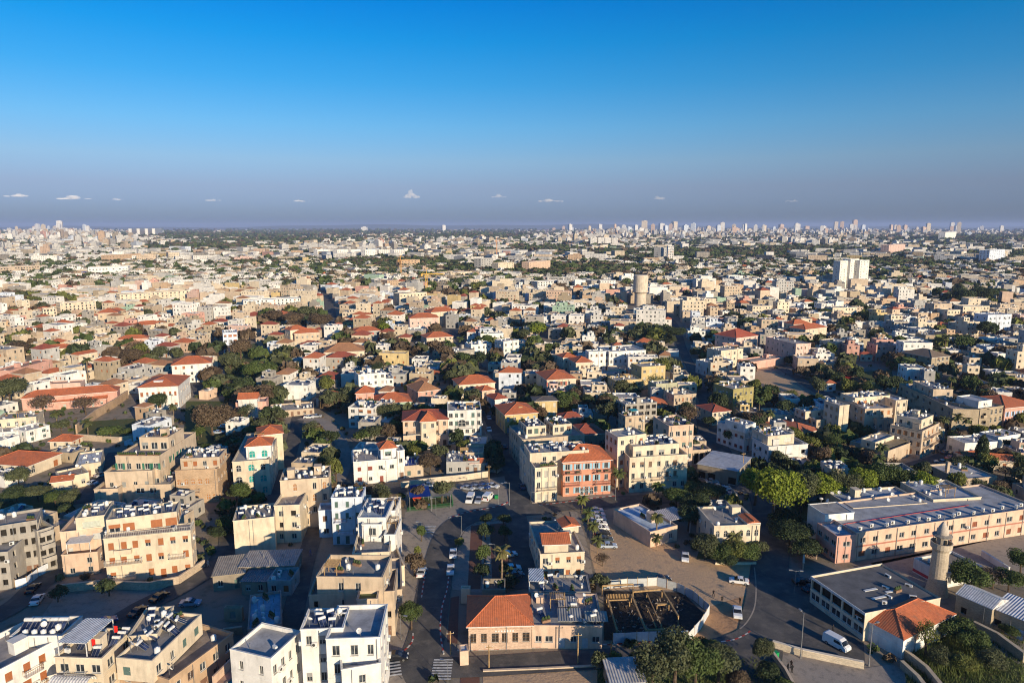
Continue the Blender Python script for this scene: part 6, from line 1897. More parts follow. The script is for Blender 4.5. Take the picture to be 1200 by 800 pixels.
 (790, 398, 10, 8, DKGREEN, 'b', 'grove tree right on the grassy slope below the water tower'),
 (855, 522, 3.2, 5.5, GREEN, 'b', 'green tree left of the sheet metal shed'),
 (830, 500, 2.6, 4, DKGREEN, 'b', 'dark tree in front of the dark red cottage'),
 (922, 487, 4, 6, DKGREEN, 'b', 'dark tree behind the terracotta roof'),
 (1035, 465, 5.5, 9, DKGREEN, 'b', 'dark park tree left of the pair behind the apartments'),
 (1050, 462, 5.5, 8, DKGREEN, 'b', 'dark park tree right of the pair behind the apartments'),
 (1123, 553, 3.6, 4.6, OLIVEL, 'u', 'olive bush beside the parked cars on the right hand street'),
 (1150, 548, 2.0, 10, DKGREEN, 'c', 'tall dark cypress in front of the orange lean-to roofs'),
 (1178, 560, 3.2, 3.5, BROWNL, 's', 'dry brown bush right of the chimney ruin'),
 (985, 394, 3, 12, DKGREEN, 'c', 'dark cypress behind the cream cube mansion'),
 (868, 404, 8, 7, BROWNL, 's', 'pale bare tree right of the pink pyramid house'),
 (955, 414, 8, 7, BROWNL, 's', 'pale bare tree in front of the many roofed villa'),
 (1130, 412, 8, 9, GREEN, 'b', 'green tree right of the grey hipped stone house'),
 (1155, 400, 9, 12, DKGREEN, 'b', 'dark tree group by the white right block'),
 (1190, 425, 10, 9, BROWNL, 's', 'bare brown thicket at the far right edge'),
 (1130, 358, 16, 15, DKGREEN, 'b', 'dark tree left end of the clump on the far right'),
 (1150, 356, 16, 16, DKGREEN, 'b', 'dark tree in the middle of the clump on the far right'),
 (1168, 354, 15, 14, GREEN, 'b', 'dark tree right end of the clump on the far right'),
]
for t in TT:
    tree(t[0], t[1], t[2] * (1.0 if t[1] > 755 else 1.3 if t[1] > 480 else 1.0), t[3] * 1.18, t[4], t[5], t[6])
PP = [
 (588, 692, 9.5, 2.6, 'tall palm with pale fronds in the middle of the brick plaza', (.20, .17, .06)),
 (682, 602, 4.5, 2.4, 'palm nearest the crossroads in the row beside the parked cars', YELL),
 (689, 618, 4.5, 2.4, 'second palm of the row beside the parked cars', (.11, .13, .04)),
 (695, 634, 4.5, 2.4, 'third palm of the row beside the parked cars', (.12, .13, .04)),
 (700, 648, 3.5, 2.2, 'short fourth palm of the row beside the parked cars', (.11, .12, .04)),
 (769, 638, 7.5, 2.4, 'tall palm in front of the blue roof cottage', (.13, .13, .04)),
 (769, 645, 3.5, 2.0, 'short palm below the tall one by the blue roof cottage', (.12, .12, .04)),
 (771, 585, 4.2, 2.8, 'leafy palm before the beige balcony apartments', (.10, .13, .03)),
 (861, 648, 4.5, 2.6, 'feathery palm among the shrubs before the arched cottage', (.14, .14, .05)),
 (67, 502, 6.5, 3.2, 'palm on the left in the garden behind the orange cottage', (.10, .11, .04)),
 (104, 515, 7.0, 3.0, 'palm with a shaggy trunk in the garden behind the terraced villa', (.10, .11, .04)),
 (230, 500, 7.5, 3.4, 'left one of two palms behind the bricked arch house', (.10, .11, .04)),
 (236, 512, 6.5, 3.2, 'right one of two palms behind the bricked arch house', (.11, .12, .04)),
 (204, 492, 6, 2.6, 'small palm right beside the skylight mansion', (.10, .11, .04)),
 (104, 448, 12, 3.6, 'tall palm above the pink box house', (.10, .11, .04)),
 (108, 405, 9, 3.6, 'palm among the red roofs left of the salmon house', (.10, .11, .04)),
 (345, 440, 6, 4, 'palm in the old quarter garden right of the car park', (.10, .12, .04)),
 (384, 455, 5.5, 4, 'palm beside the ochre low row', (.10, .12, .04)),
 (889, 492, 8.5, 3.4, 'palm in front of the olive block', (.08, .11, .03)),
 (902, 500, 6, 2.8, 'shorter palm right of the palm at the olive block', (.10, .12, .04)),
 (958, 530, 3.5, 2.4, 'low palm right of the white parapet house', (.12, .13, .05)),
 (1105, 508, 6, 2.8, 'left one of three palms before the arched sandstone block', (.10, .11, .04)),
 (1119, 508, 7, 3.2, 'middle one of three palms before the arched sandstone block', (.10, .11, .04)),
 (1131, 508, 6, 2.8, 'right one of three palms before the arched sandstone block', (.10, .11, .04)),
 (540, 405, 5, 4, 'palm by the raw block house', (.10, .12, .04)),
 (764, 378, 12, 4, 'tall palm right of the water tower', (.10, .11, .04)),
 (1107, 412, 10, 4, 'palm behind the grey hipped stone house', (.10, .11, .04)),
]
for p in PP:
    palm(*p[:5], col=p[5])

# ------------------------------------------------------------------ walls, fences, pit, playground
def wall_thing(name, label, px, h, t=.35, col=CC['beige'], mat='stone', cat='wall', cap=None):
    pts = pxs(px)
    o = pts[0]
    root = thing(name, label, cat, (o[0], o[1], 0))
    b = MB()
    for p, q in zip(pts[:-1], pts[1:]):
        b.beam((p[0] - o[0], p[1] - o[1], h / 2 - .1), (q[0] - o[0], q[1] - o[1], h / 2 - .1), t, h + .2)
        mark_poly([p, q, (q[0] + .1, q[1] + .1)], 2, .5)
    obj('masonry', b.mesh('masonry', [M[mat]]), root, col=col)
    b = MB()
    for p, q in zip(pts[:-1], pts[1:]):
        b.beam((p[0] - o[0], p[1] - o[1], h + .06), (q[0] - o[0], q[1] - o[1], h + .06), t + .14, .12)
    obj('coping', b.mesh('coping', [M['wall']]), root, col=cap or tuple(min(.8, c * 1.15) for c in col))
    return root
wall_thing('terrace_wall', 'long pale stone wall between the paved terrace and the mosque yard', [(905, 758), (940, 768), (1012, 783)], 1.3, .5, CC['cream'])
wall_thing('garden_wall', 'low wall running down beside the dark ivy at the lane', [(905, 770), (920, 790), (932, 812)], 1.2, .35, CC['beige'])
wall_thing('retaining_wall', 'stepped stone retaining wall below the mosque porch', [(1060, 770), (1085, 790), (1105, 815)], 1.6, .6, CC['stone'])
wall_thing('retaining_wall', 'second stone retaining wall lower on the garden slope', [(1056, 782), (1075, 800), (1090, 820)], 1.4, .6, CC['stone'])
wall_thing('garden_wall', 'old stone wall crossing the reed garden below the stone shed', [(1140, 738), (1168, 752), (1200, 776)], 1.9, .6, CC['stone'])
wall_thing('garden_wall', 'pale wall in front of the cream apartment house along the shaded lot', [(72, 694), (116, 689), (176, 691), (210, 684), (240, 664)], 1.8, .35, CC['beige'])
wall_thing('garden_wall', 'whitish wall with a green gate between parking lot and cabins', [(470, 572), (505, 567), (545, 563), (572, 559)], 2.0, .3, CC['cream'])
wall_thing('school_wall', 'low wall at the shaded corner before the pink school end', [(941, 668), (942, 650), (957, 655)], 1.8, .3, CC['peach'])
wall_thing('school_yard_wall', 'white wall crossing the school yard right of the annex', [(1150, 652), (1182, 672)], 1.6, .3, CC['white'], 'wall')
wall_thing('shrub_plot_kerb', 'low white border of the shrub plot by the arched cottage', [(838, 661), (886, 661)], .5, .3, CC['cream'], 'wall')
wall_thing('yard_wall', 'crumbling wall around the dark yard beside the pink shed', [(262, 745), (284, 742)], 1.5, .4, CC['stone'])
wall_thing('lot_wall', 'low white wall closing the sand yard at the bottom', [(566, 787), (640, 784), (700, 781)], .3, .3, CC['beige'], 'wall')
wall_thing('boundary_wall', 'old plastered wall running from the chimney ruin to the right edge', [(1170, 572), (1202, 564)], 2.6, .4, CC['beige'])
wall_thing('palm_garden_wall', 'rubble wall below the long convent terrace', [(90, 508), (112, 490), (136, 476), (150, 466)], 3.5, .6, CC['tan'])
wall_thing('villa_wall', 'long pale wall between palm garden and low flat houses', [(90, 515), (140, 519), (160, 516)], 2.2, .4, CC['beige'])

def panel_fence(label, px, h=2.0, pw=2.2, cols=((.55, .60, .66), (.48, .54, .60)), name='panel_fence', z=0.0):
    line = pxs(px)
    o = line[0]
    root = thing(name, label, 'fence', (o[0], o[1], z))
    b = MB()
    b.box(-.5, .5, -.02, .02, 0, 1, 0, True)
    for i in range(6):
        x = -.42 + i * .168
        b.box(x, x + .07, -.05, -.02, 0, 1, 0, True)
    me = b.mesh('panel', [M['paint']])
    k = 0
    for p, q in zip(line[:-1], line[1:]):
        L = math.hypot(q[0] - p[0], q[1] - p[1])
        n = max(1, round(L / pw))
        a = math.atan2(q[1] - p[1], q[0] - p[0])
        for i in range(n):
            t = (i + .5) / n
            rr = RNG.uniform(-.04, .04)
            obj('panel', me, root, (p[0] + (q[0] - p[0]) * t - o[0], p[1] + (q[1] - p[1]) * t - o[1], 0), a + rr, (L / n * .98, 1, h * RNG.uniform(.93, 1.05)), cols[k % len(cols)])
            k += 1
            b = MB(); b.beam((0, 0, 0), (0, 0, h + .25), .1)
            obj('post', b.mesh('post', [M['timber']]), root, (p[0] + (q[0] - p[0]) * i / n - o[0], p[1] + (q[1] - p[1]) * i / n - o[1], 0))
panel_fence('white and pale blue panel fence along the street side of the construction pit', [(718, 753), (760, 751), (802, 750), (806, 750)], 2.1)
panel_fence('white panel fence on the right corner of the construction pit', [(806, 752), (820, 738), (831, 719)], 2.1, cols=((.66, .66, .64), (.58, .60, .62)))
panel_fence('grey panel fence behind the construction pit by the sandy lot', [(831, 718), (812, 702), (793, 692), (770, 686), (735, 687), (706, 690)], 2.0, cols=((.40, .43, .46), (.62, .60, .55), (.50, .50, .48)))
panel_fence('white panel fence with coloured print before the unfinished house', [(18, 690), (32, 686), (45, 676), (60, 668)], 2.2, cols=((.70, .70, .72), (.66, .68, .72)))

pit = pxs([(708, 750), (804, 748), (826, 720), (800, 694), (708, 692)])
mark_poly(pit, 1, 1)
root = thing('construction_pit', 'construction pit with dark earth, timber formwork beams and rubble behind panel fences', 'construction site', (*pit[0], 0))
o = pit[0]
rel = [(p[0] - o[0], p[1] - o[1]) for p in pit]
b = MB(); b.face([(*p, .06) for p in ccw(rel)])
obj('pit_floor', b.mesh('pit_floor', [m_ground('pit_soil', (.055, .04, .03), (.035, .03, .026), (.10, .075, .055), .3, 1.2, .95, 1.0)]), root)
def pb(a, c, z0, z1, w=.35, hh=.5, name='beam', mat='timber'):
    p, q = g(*a, z0), g(*c, z1)
    b = MB(); b.beam((p[0] - o[0], p[1] - o[1], z0), (q[0] - o[0], q[1] - o[1], z1), w, hh)
    obj(name, b.mesh(name, [M[mat]]), root)
    for e, z in ((p, z0), (q, z1)):
        b = MB(); b.beam((e[0] - o[0], e[1] - o[1], 0), (e[0] - o[0], e[1] - o[1], z), .18)
        obj('prop', b.mesh('prop', [M['timber']]), root)
pb((711, 697), (723, 739), 1.8, 1.8); pb((740, 697), (757, 738), 1.8, 1.8); pb((757, 738), (780, 737), 1.6, 1.6, .3, .35); pb((776, 691), (795, 722), 1.7, 1.7, .3, .4)
pb((706, 686), (742, 684), 2.6, 2.6, .25, .3); pb((742, 693), (776, 690), 1.9, 1.9, .25, .35); pb((758, 695), (775, 733), 1.2, 1.2, .2, .3); pb((770, 708), (784, 707), 1.5, 1.5, .5, .3)
pb((713, 703), (738, 702), 1.6, 1.6, .2, .25); pb((759, 713), (769, 735), .9, .9, .2, .3)
for i in range(14):
    p = g(713 + i * 1.8, 697, 2.2)
    b = MB(); b.beam((p[0] - o[0], p[1] - o[1], 1.0), (p[0] - o[0] + .1, p[1] - o[1], 2.5), .14)
    obj('form_plank', b.mesh('form_plank', [M['timber']]), root)
rb = MB()
for i in range(260):
    p = g(RNG.uniform(716, 800), RNG.uniform(700, 746))
    s = RNG.uniform(.1, .5)
    x, y = p[0] - o[0], p[1] - o[1]
    rb.beam((x, y, .1), (x + RNG.uniform(-1, 1) * s * 2, y + RNG.uniform(-1, 1) * s * 2, RNG.uniform(.1, .6)), s * .5, s * .4, m=RNG.randrange(3))
tag(obj('rubble', rb.mesh('rubble', [M['iron'], M['bark'], M['paving']]), root), kind='stuff')

a = H('corrugated shack', 'tumbledown shack with corrugated sheet roof among bushes at the bottom', (716, 800), (756, 798), h=3.0, d=6, c='drab', st=1, nf=2, ns=1, roof='shed', rise=.6, rc=(.46, .44, .42), name='shack', cat='shack')

# playground
P0 = g(477, 598)
root = thing('play_lawn_fence', 'green mesh fence around the small playground lawn', 'fence', (*P0, 0))
ln = pxs([(477, 599), (531, 593), (529, 582), (478, 584)])
for p, q in zip(ln[:-1], ln[1:]):
    L = math.hypot(q[0] - p[0], q[1] - p[1]); n = max(1, round(L / 1.5))
    for i in range(n):
        t0, t1 = i / n, (i + 1) / n
        b = MB()
        A = (p[0] + (q[0] - p[0]) * t0 - P0[0], p[1] + (q[1] - p[1]) * t0 - P0[1]); B = (p[0] + (q[0] - p[0]) * t1 - P0[0], p[1] + (q[1] - p[1]) * t1 - P0[1])
        for z in (.1, .6, 1.1):
            b.beam((*A, z), (*B, z), .05)
        for k in range(6):
            t = k / 6
            X, Y = A[0] + (B[0] - A[0]) * t, A[1] + (B[1] - A[1]) * t
            b.beam((X, Y, 0), (X, Y, 1.15), .05)
        obj('panel', b.mesh('panel', [M['paint']]), root, col=(.02, .13, .04))
sheet('play_lawn', pxs([(478, 598), (530, 592), (528, 583), (479, 585)]), 'turf')
def sail(label, px, zs, col):
    pts = [g(x, y, z) for (x, y), z in zip(px, zs)]
    o = pts[0]
    root = thing('shade_sail', label, 'shade sail', (o[0], o[1], 0))
    n = 8
    b = MB()
    def at(u, v):
        p = [(Vector((*pts[i], zs[i]))) for i in range(4)]
        q = p[0] * (1 - u) * (1 - v) + p[1] * u * (1 - v) + p[2] * u * v + p[3] * (1 - u) * v
        q.z -= 1.2 * u * (1 - u) * 2 * v * (1 - v) * 2
        return (q.x - o[0], q.y - o[1], q.z)
    for i in range(n):
        for j in range(n):
            b.face([at(i / n, j / n), at((i + 1) / n, j / n), at((i + 1) / n, (j + 1) / n), at(i / n, (j + 1) / n)])
    obj('cloth', b.mesh('cloth', [M['cloth']], True), root, col=col)
    for p, z in zip(pts, zs):
        b = MB(); b.tube((p[0] - o[0], p[1] - o[1], 0), (p[0] - o[0], p[1] - o[1], z + .2), .08, k=6)
        obj('post', b.mesh('post', [M['steel']]), root)
sail('blue shade sail over the playground tower', [(480, 583), (505, 581), (502, 569), (479, 574)], (4, 4.6, 4.6, 4), (.02, .07, .32))
sail('grey shade sail right of the blue one at the playground', [(506, 582), (528, 580), (519, 572), (504, 570)], (3.6, 4, 4.2, 4.2), (.26, .25, .24))
sail('small dark blue shade sail behind the playground', [(480, 574), (496, 572), (497, 567), (481, 568)], (4, 4, 4, 4), (.025, .06, .22))
sail('red shade roof in the park beside the sandy slope', [(985, 446), (1002, 447), (998, 440), (986, 440)], (3, 3.5, 3.5, 3.2), (.5, .04, .03))
sail('red shade roof under the tree row beside the school', [(1032, 581), (1054, 577), (1044, 568), (1026, 572)], (3.2, 3.4, 3.4, 3.2), (.45, .05, .03))
P0 = g(489, 592)
root = thing('play_tower', 'orange-red playground tower with a blue slide under the blue sail', 'play tower', (*P0, 0))
b = MB()
for x, y in ((-.9, -.9), (.9, -.9), (.9, .9), (-.9, .9)):
    b.beam((x, y, 0), (x, y, 2.6), .16)
b.box(-1, 1, -1, 1, 1.2, 1.35, 0, True); b.box(-1, 1, -1, -.9, 1.35, 2.1, 0, True); b.box(-1, -.9, -1, 1, 1.35, 2.1, 0, True); b.box(-1, 1, -1.0, -.92, .1, 1.1, 0, True)
obj('tower', b.mesh('tower', [M['paint']]), root, col=(.50, .09, .03))
b = MB(); b.face([(-1.3, -1.3, 2.6), (1.3, -1.3, 2.6), (0, 0, 3.6)]); b.face([(1.3, -1.3, 2.6), (1.3, 1.3, 2.6), (0, 0, 3.6)]); b.face([(1.3, 1.3, 2.6), (-1.3, 1.3, 2.6), (0, 0, 3.6)]); b.face([(-1.3, 1.3, 2.6), (-1.3, -1.3, 2.6), (0, 0, 3.6)])
obj('roof', b.mesh('roof', [M['paint']]), root, col=(.5, .06, .03))
b = MB(); b.beam((1, 0, 1.3), (3.6, -.6, .25), .6, .08); b.beam((1, .32, 1.45), (3.6, -.28, .4), .06, .3); b.beam((1, -.32, 1.45), (3.6, -.92, .4), .06, .3)
obj('slide', b.mesh('slide', [M['paint']]), root, col=(.03, .16, .5))

# ------------------------------------------------------------------ street lamps and poles
def lamp_meshes():
    b = MB(); b.tube((0, 0, 0), (0, 0, 1), .011, .007, 8); b.tube((0, 0, 0), (0, 0, .09), .018, .016, 8)
    pole = b.mesh('pole', [M['steel']])
    b = MB(); b.beam((0, 0, 0), (1.0, 0, .12), .07)
    arm = b.mesh('arm', [M['steel']])
    b = MB(); b.box(.75, 1.5, -.17, .17, .08, .24, 0, True); b.box(.85, 1.42, -.13, .13, .05, .08, 1, True)
    return pole, arm, b.mesh('lamp_head', [M['steel'], M['lamp']])
LP, LA, LH = lamp_meshes()
def lamp(px, py, top, rz, label, double=False, wood=False):
    P = g(px, py); h = solve_h(px, top, py)
    h = min(h, 10.5)
    root = thing('utility_pole' if wood else 'street_lamp', label, 'pole' if wood else 'street lamp', (*P, 0), math.radians(rz), 'poles' if wood else 'street lamps')
    if wood:
        b = MB(); b.tube((0, 0, 0), (0, 0, h), .14, .09, 7); obj('pole', b.mesh('pole', [M['timber']]), root)
        b = MB(); b.beam((-.7, 0, h - .5), (.7, 0, h - .5), .1); obj('crossarm', b.mesh('crossarm', [M['timber']]), root)
        for x in (-.6, 0, .6):
            b = MB(); b.tube((x, 0, h - .45), (x, 0, h - .25), .05, k=6); obj('insulator', b.mesh('insulator', [M['white']]), root)
        return
    obj('pole', LP, root, (0, 0, 0), 0, (h, h, h))
    for a in ((0, math.pi) if double else (0,)):
        obj('arm', LA, root, (0, 0, h - .15), a); obj('lamp_head', LH, root, (0, 0, h - .15), a)
for l in [
 (938, 771, 718, 100, 'tall lamp standing on the pale terrace wall'), (931, 694, 668, 170, 'double-headed lamp in the shaded street before the mosque', True),
 (1018, 780, 730, 20, 'lamp in front of the mosque porch'), (470, 749, 720, -20, 'lamp on the left pavement near the zebra crossing'),
 (525, 802, 774, 160, 'lamp at the bottom crossing right of the street'), (541, 625, 604, 180, 'lamp at the plaza corner by the bend'),
 (538, 662, 650, 160, 'short lamp beside the two white cars on the street'), (567, 675, 659, 0, 'lamp on the plaza in front of the ruin'),
 (580, 653, 637, 180, 'lamp left of the plaza palm'), (584, 593, 566, 0, 'thick lamp post at the parking lot corner'), (597, 592, 565, 180, 'lamp right of the parking lot at the crossroads'),
 (511, 604, 583, 180, 'lamp in front of the playground fence'), (494, 621, 611, 180, 'lamp by the zebra crossing at the bend'), (906, 617, 589, 170, 'lamp under the ficus on the shaded street'),
 (721, 586, 563, 90, 'lamp between the orange house and the sandy lot'), (622, 590, 576, 0, 'short lamp at the pale narrow corner house'), (569, 516, 508, 90, 'lamp on the side street below the white block')]:
    lamp(*l[:5], *(l[5:] or (False,)))
for l in [(528, 766, 739, 10, 'wooden pole on the street corner left of the red hipped stone house'), (573, 783, 755, 5, 'wooden pole on the near side of the lower street'),
          (677, 777, 741, 0, 'wooden pole in front of the patched row house'), (716, 766, 751, 0, 'short wooden pole before the pit fence'), (870, 560, 530, 10, 'wooden pole beside the sheet metal shed'),
          (360, 537, 523, 0, 'leaning pole in the shaded yard by the solitary tree'), (573, 565, 545, 0, 'pole behind the parking lot by the white kiosk')]:
    lamp(*l, False, True)

# ------------------------------------------------------------------ cars
def car_meshes(van=False):
    L, Wd = (4.9, 1.9) if van else (4.3, 1.74)
    b = MB()
    if van:
        prof = [(-2.45, .35), (-2.45, 1.0), (-2.4, 2.0), (-2.1, 2.1), (.9, 2.1), (1.35, 1.9), (1.95, 1.2), (2.35, 1.0), (2.45, .7), (2.45, .35)]
    else:
        prof = [(-2.12, .35), (-2.15, .72), (-2.0, .98), (-1.45, 1.02), (1.0, .98), (1.85, .86), (2.12, .66), (2.15, .35)]
    def sec(prof, hw, taper=.0):
        return [(x, -hw + (taper if z > 1.05 else 0), z) for x, z in prof], [(x, hw - (taper if z > 1.05 else 0), z) for x, z in prof]
    A, B = sec(prof, Wd / 2, .08 if van else 0)
    n = len(prof)
    for i in range(n - 1):
        b.face([A[i], B[i], B[i + 1], A[i + 1]][::-1])
    b.face(A); b.face(B[::-1])
    b.face([A[0], A[-1], B[-1], B[0]])
    if not van:
        roof = [(-1.25, 1.0), (-.85, 1.42), (-.2, 1.48), (.35, 1.42), (1.05, .98)]
        A2, B2 = [(x, -Wd / 2 * (.82 if z > 1.2 else .95), z) for x, z in roof], [(x, Wd / 2 * (.82 if z > 1.2 else .95), z) for x, z in roof]
        for i in range(1, 3):
            b.face([A2[i + 1], B2[i + 1], B2[i], A2[i]])
        gl = MB()
        for i in (0, 3):
            gl.face([A2[i + 1], B2[i + 1], B2[i], A2[i]])
        gl.face(A2); gl.face(B2[::-1])
        for x in (-.9, -.05):
            for s in (-1, 1):
                b.beam((x - .02, s * Wd / 2 * .955, 1.0), (x + .03, s * Wd / 2 * .83, 1.44), .07)
    else:
        gl = MB()
        gl.face([(1.42, -.8, 1.84), (1.96, -.86, 1.24), (1.96, .86, 1.24), (1.42, .8, 1.84)])
        for s in (-1, 1):
            gl.face([(-.1, s * .91, 1.25), (1.5, s * .91, 1.25), (1.05, s * .885, 1.8), (-.1, s * .885, 1.8)])
        gl.face([(-2.47, -.7, 1.3), (-2.47, .7, 1.3), (-2.44, .7, 1.85), (-2.44, -.7, 1.85)])
    b.box(2.1, 2.2 if not van else 2.5, -Wd * .46, Wd * .46, .4, .62, 0, True)
    tl = MB()
    for s in (-1, 1):
        tl.box(-(2.17 if not van else 2.48), -(2.0 if not van else 2.4), s * Wd * .42 - .14, s * Wd * .42 + .14, .72, .95 if not van else 1.3, 0, True)
    hl = MB()
    for s in (-1, 1):
        hl.box(1.9 if not van else 2.2, 2.14 if not van else 2.42, s * Wd * .38 - .2, s * Wd * .38 + .2, .62, .8 if not van else .95, 0, True)
    w = MB()
    w.tube((0, -.11, 0), (0, .11, 0), .33, k=14, m=0)
    w.tube((0, -.12, 0), (0, .12, 0), .2, k=10, m=1)
    return (b.mesh('body', [M['carpaint']]), gl.mesh('windows', [M['carglass']]), tl.mesh('tail_light', [M['redlight']]), hl.mesh('headlight', [M['lamp']]), w.mesh('wheel', [M['rubber'], M['hub']]), 1.35 if not van else 1.5, Wd)
CARM = [car_meshes(False), car_meshes(True)]
def car(px, py, hd, col, label, van=False, world=None):
    P = g(px, py) if world is None else world
    if isinstance(hd, tuple):
        q = g(*hd) - P
        hd = math.degrees(math.atan2(q[1], q[0]))
    root = thing('van' if van else 'car', label, 'van' if van else 'car', (*P, 0.03), math.radians(hd), 'vehicles on the streets and lots')
    bo, gl, tl, hl, wh, ax, wd = CARM[1 if van else 0]
    obj('body', bo, root, col=col); obj('window_glass', gl, root); obj('tail_light', tl, root); obj('headlight', hl, root)
    for x in (-ax, ax):
        for s in (-1, 1):
            obj('wheel', wh, root, (x, s * (wd / 2 - .1), .33))
WH, BK, SV, GR, BL, RD = (.78, .77, .75), (.015, .016, .02), (.42, .43, .45), (.12, .12, .13), (.02, .06, .22), (.40, .03, .03)
for c in [
 (44, 705, (50, 697), WH, 'white car parked in the shaded street beside the unfinished house'), (39, 692, (46, 684), BK, 'black car in front of the white one beside the unfinished house'),
 (187, 702, (198, 695), BK, 'black car parked by the wall of the cream apartment house'), (162, 719, (172, 712), BK, 'black car on the shaded lot corner behind the flag terrace'), (124, 731, 40, BL, 'blue car half hidden behind the flag terrace solar tanks'),
 (223, 709, 5, (.30, .34, .42), 'silver blue car on the street beside the yard sheds'), (494, 673, (497, 663), WH, 'white car parked on the left side of the street by the reddish tree'),
 (528, 670, (527.5, 679), WH, 'white car driving down the main street, nearer of two'), (531, 651, (530.7, 659), WH, 'white car driving down the main street, farther of two'), (465, 772, 2, BK, 'black car waiting at the bottom left crossing'),
 (548, 574, -25, SV, 'silver car at the left end of the back parking row'), (558, 573, -25, (.25, .28, .33), 'grey blue car second in the back parking row'), (567, 572, -25, BL, 'dark blue car third in the back parking row'), (577, 571, -28, (.6, .62, .66), 'pale car at the right end of the back parking row'),
 (561, 588, 262, SV, 'silver car in the middle of the front parking row'), (503, 570, 20, WH, 'white car behind the blue shade sail'),
 (698, 600, 5, WH, 'white car nearest the crossroads in the angled row on the sandy lot'), (700, 605, 5, WH, 'second white car of the angled row on the sandy lot'), (701, 610, 5, (.6, .64, .68), 'pale blue car third in the angled row on the sandy lot'), (702, 615.5, 6, WH, 'fourth car, white, of the angled row on the sandy lot'),
 (704, 621, 6, WH, 'fifth car, white, of the angled row on the sandy lot'), (706, 627, 4, BK, 'black car sixth in the angled row on the sandy lot'), (709, 634, 2, (.05, .07, .08), 'dark car seventh in the angled row on the sandy lot'), (713, 641.5, 0, (.42, .48, .56), 'silver blue car at the near end of the angled row'),
 (738, 609, 115, BK, 'black car on the sandy lot beside the blue roof cottage'), (741, 598, 110, (.02, .02, .025), 'dark car in shadow behind the black one by the blue roof cottage'), (803, 655, (803, 664), WH, 'white car alone in the middle of the sandy lot'), (775, 681, 15, BK, 'black car behind the pit fence on the sandy lot'),
 (866, 683, (855, 681.5), WH, 'white car parked sideways on the earth lot beside the street'), (864, 720, (865, 730), WH, 'white car facing the lower street on the earth lot'), (940, 684, 5, BK, 'black car in deep shadow before the mosque hall'), (950, 692, 30, (.02, .02, .02), 'dark car beside the mosque hall wall'),
 (596, 652, 20, WH, 'white car at the right edge of the brick plaza beside the palm'), (600, 668, 10, WH, 'white car parked by the dark plaza trees'), (603, 676, 20, GR, 'dark car beside the side lane of the plaza'), (612, 572, 100, (.05, .09, .16), 'blue car on the side street near the crossroads'),
 (591, 525, 100, BK, 'dark car halfway up the side street'), (573, 491, 100, (.6, .64, .70), 'white car coming down the side street'), (827, 559, 5, WH, 'white car by the pillared terrace'), (834, 566, 0, SV, 'silver car below the pillared terrace'), (842, 572, 0, (.28, .36, .42), 'blue grey car in shadow below the pillared terrace'),
 (1109, 532, 20, (.12, .1, .1), 'dark car on the right hand street corner'), (1114, 538, 20, (.6, .2, .18), 'red and white car on the right hand street'), (1103, 543, 160, (.35, .45, .45), 'pale green car by the chimney ruin'),
 (107, 568, 170, (.5, .55, .62), 'pale car in the lane below the low flat cluster'), (119, 558, 60, SV, 'silver car higher in the lane by the low flat cluster'), (362, 490, 5, WH, 'white pickup on the small square by the ochre row'), (371, 489, 5, SV, 'silver car on the small square right of the pickup'),
 (260, 496, 10, WH, 'white car in the yard below the pink gable cottage'), (263, 501, 10, WH, 'second white car in the yard below the pink gable cottage'), (256, 508, 10, (.4, .45, .55), 'pale blue car in the yard behind the olive tree'),
 (573, 505, 280, WH, 'white car parked beside the white four-storey block'), (1185, 578, 10, WH, 'white car behind the school roof'), (1176, 578, 10, (.66, .66, .68), 'pale car behind the school roof')]:
    car(*c)
for c in [(980, 757, -58, WH, 'white van parked in front of the mosque hall'), (551, 587, 262, WH, 'white van at the left of the front parking row'), (572, 585, 70, WH, 'white pickup van at the right of the front parking row')]:
    car(*c, van=True)

# ------------------------------------------------------------------ people
def person_mesh(seed, stride=.16, arm=.12):
    sk = [((0, 0, .95), .15), ((0, 0, 1.22), .15), ((0, 0, 1.42), .13), ((0, 0, 1.54), .06), ((0, .01, 1.64), .10), ((0, .01, 1.74), .085),
          ((-.19, 0, 1.40), .06), ((-.24, arm, 1.14), .045), ((-.24, arm + .10, .90), .035), ((.19, 0, 1.40), .06), ((.24, -arm, 1.14), .045), ((.24, -arm + .08, .90), .035),
          ((-.10, 0, .86), .10), ((-.11, stride, .50), .07), ((-.11, stride * 1.1, .08), .05), ((-.11, stride * 1.1 + .14, .04), .04),
          ((.10, 0, .86), .10), ((.11, -stride, .50), .07), ((.11, -stride * 1.5, .08), .05), ((.11, -stride * 1.5 + .14, .04), .04)]
    ed = [(0, 1), (1, 2), (2, 3), (3, 4), (4, 5), (2, 6), (6, 7), (7, 8), (2, 9), (9, 10), (10, 11), (0, 12), (12, 13), (13, 14), (14, 15), (0, 16), (16, 17), (17, 18), (18, 19)]
    me = bpy.data.meshes.new('person')
    me.from_pydata([s[0] for s in sk], ed, [])
    o = bpy.data.objects.new('person_rig', me); COL.objects.link(o)
    md = o.modifiers.new('skin', 'SKIN')
    for i, s in enumerate(sk):
        me.skin_vertices[0].data[i].radius = (s[1], s[1] * .8)
    me.skin_vertices[0].data[0].use_root = True
    o.modifiers.new('sub', 'SUBSURF').levels = 1
    dg = bpy.context.evaluated_depsgraph_get()
    out = bpy.data.meshes.new_from_object(o.evaluated_get(dg))
    bpy.data.objects.remove(o)
    out.materials.clear()
    out.materials.append(M['cloth']); out.materials.append(M['skin'])
    for p in out.polygons:
        c = p.center
        p.material_index = 1 if (c.z > 1.56 and c.y > -.02) or (abs(c.x) > .2 and c.z < .97) else 0
        p.use_smooth = True
    return out
PM = [person_mesh(1), person_mesh(2, .04, .04)]
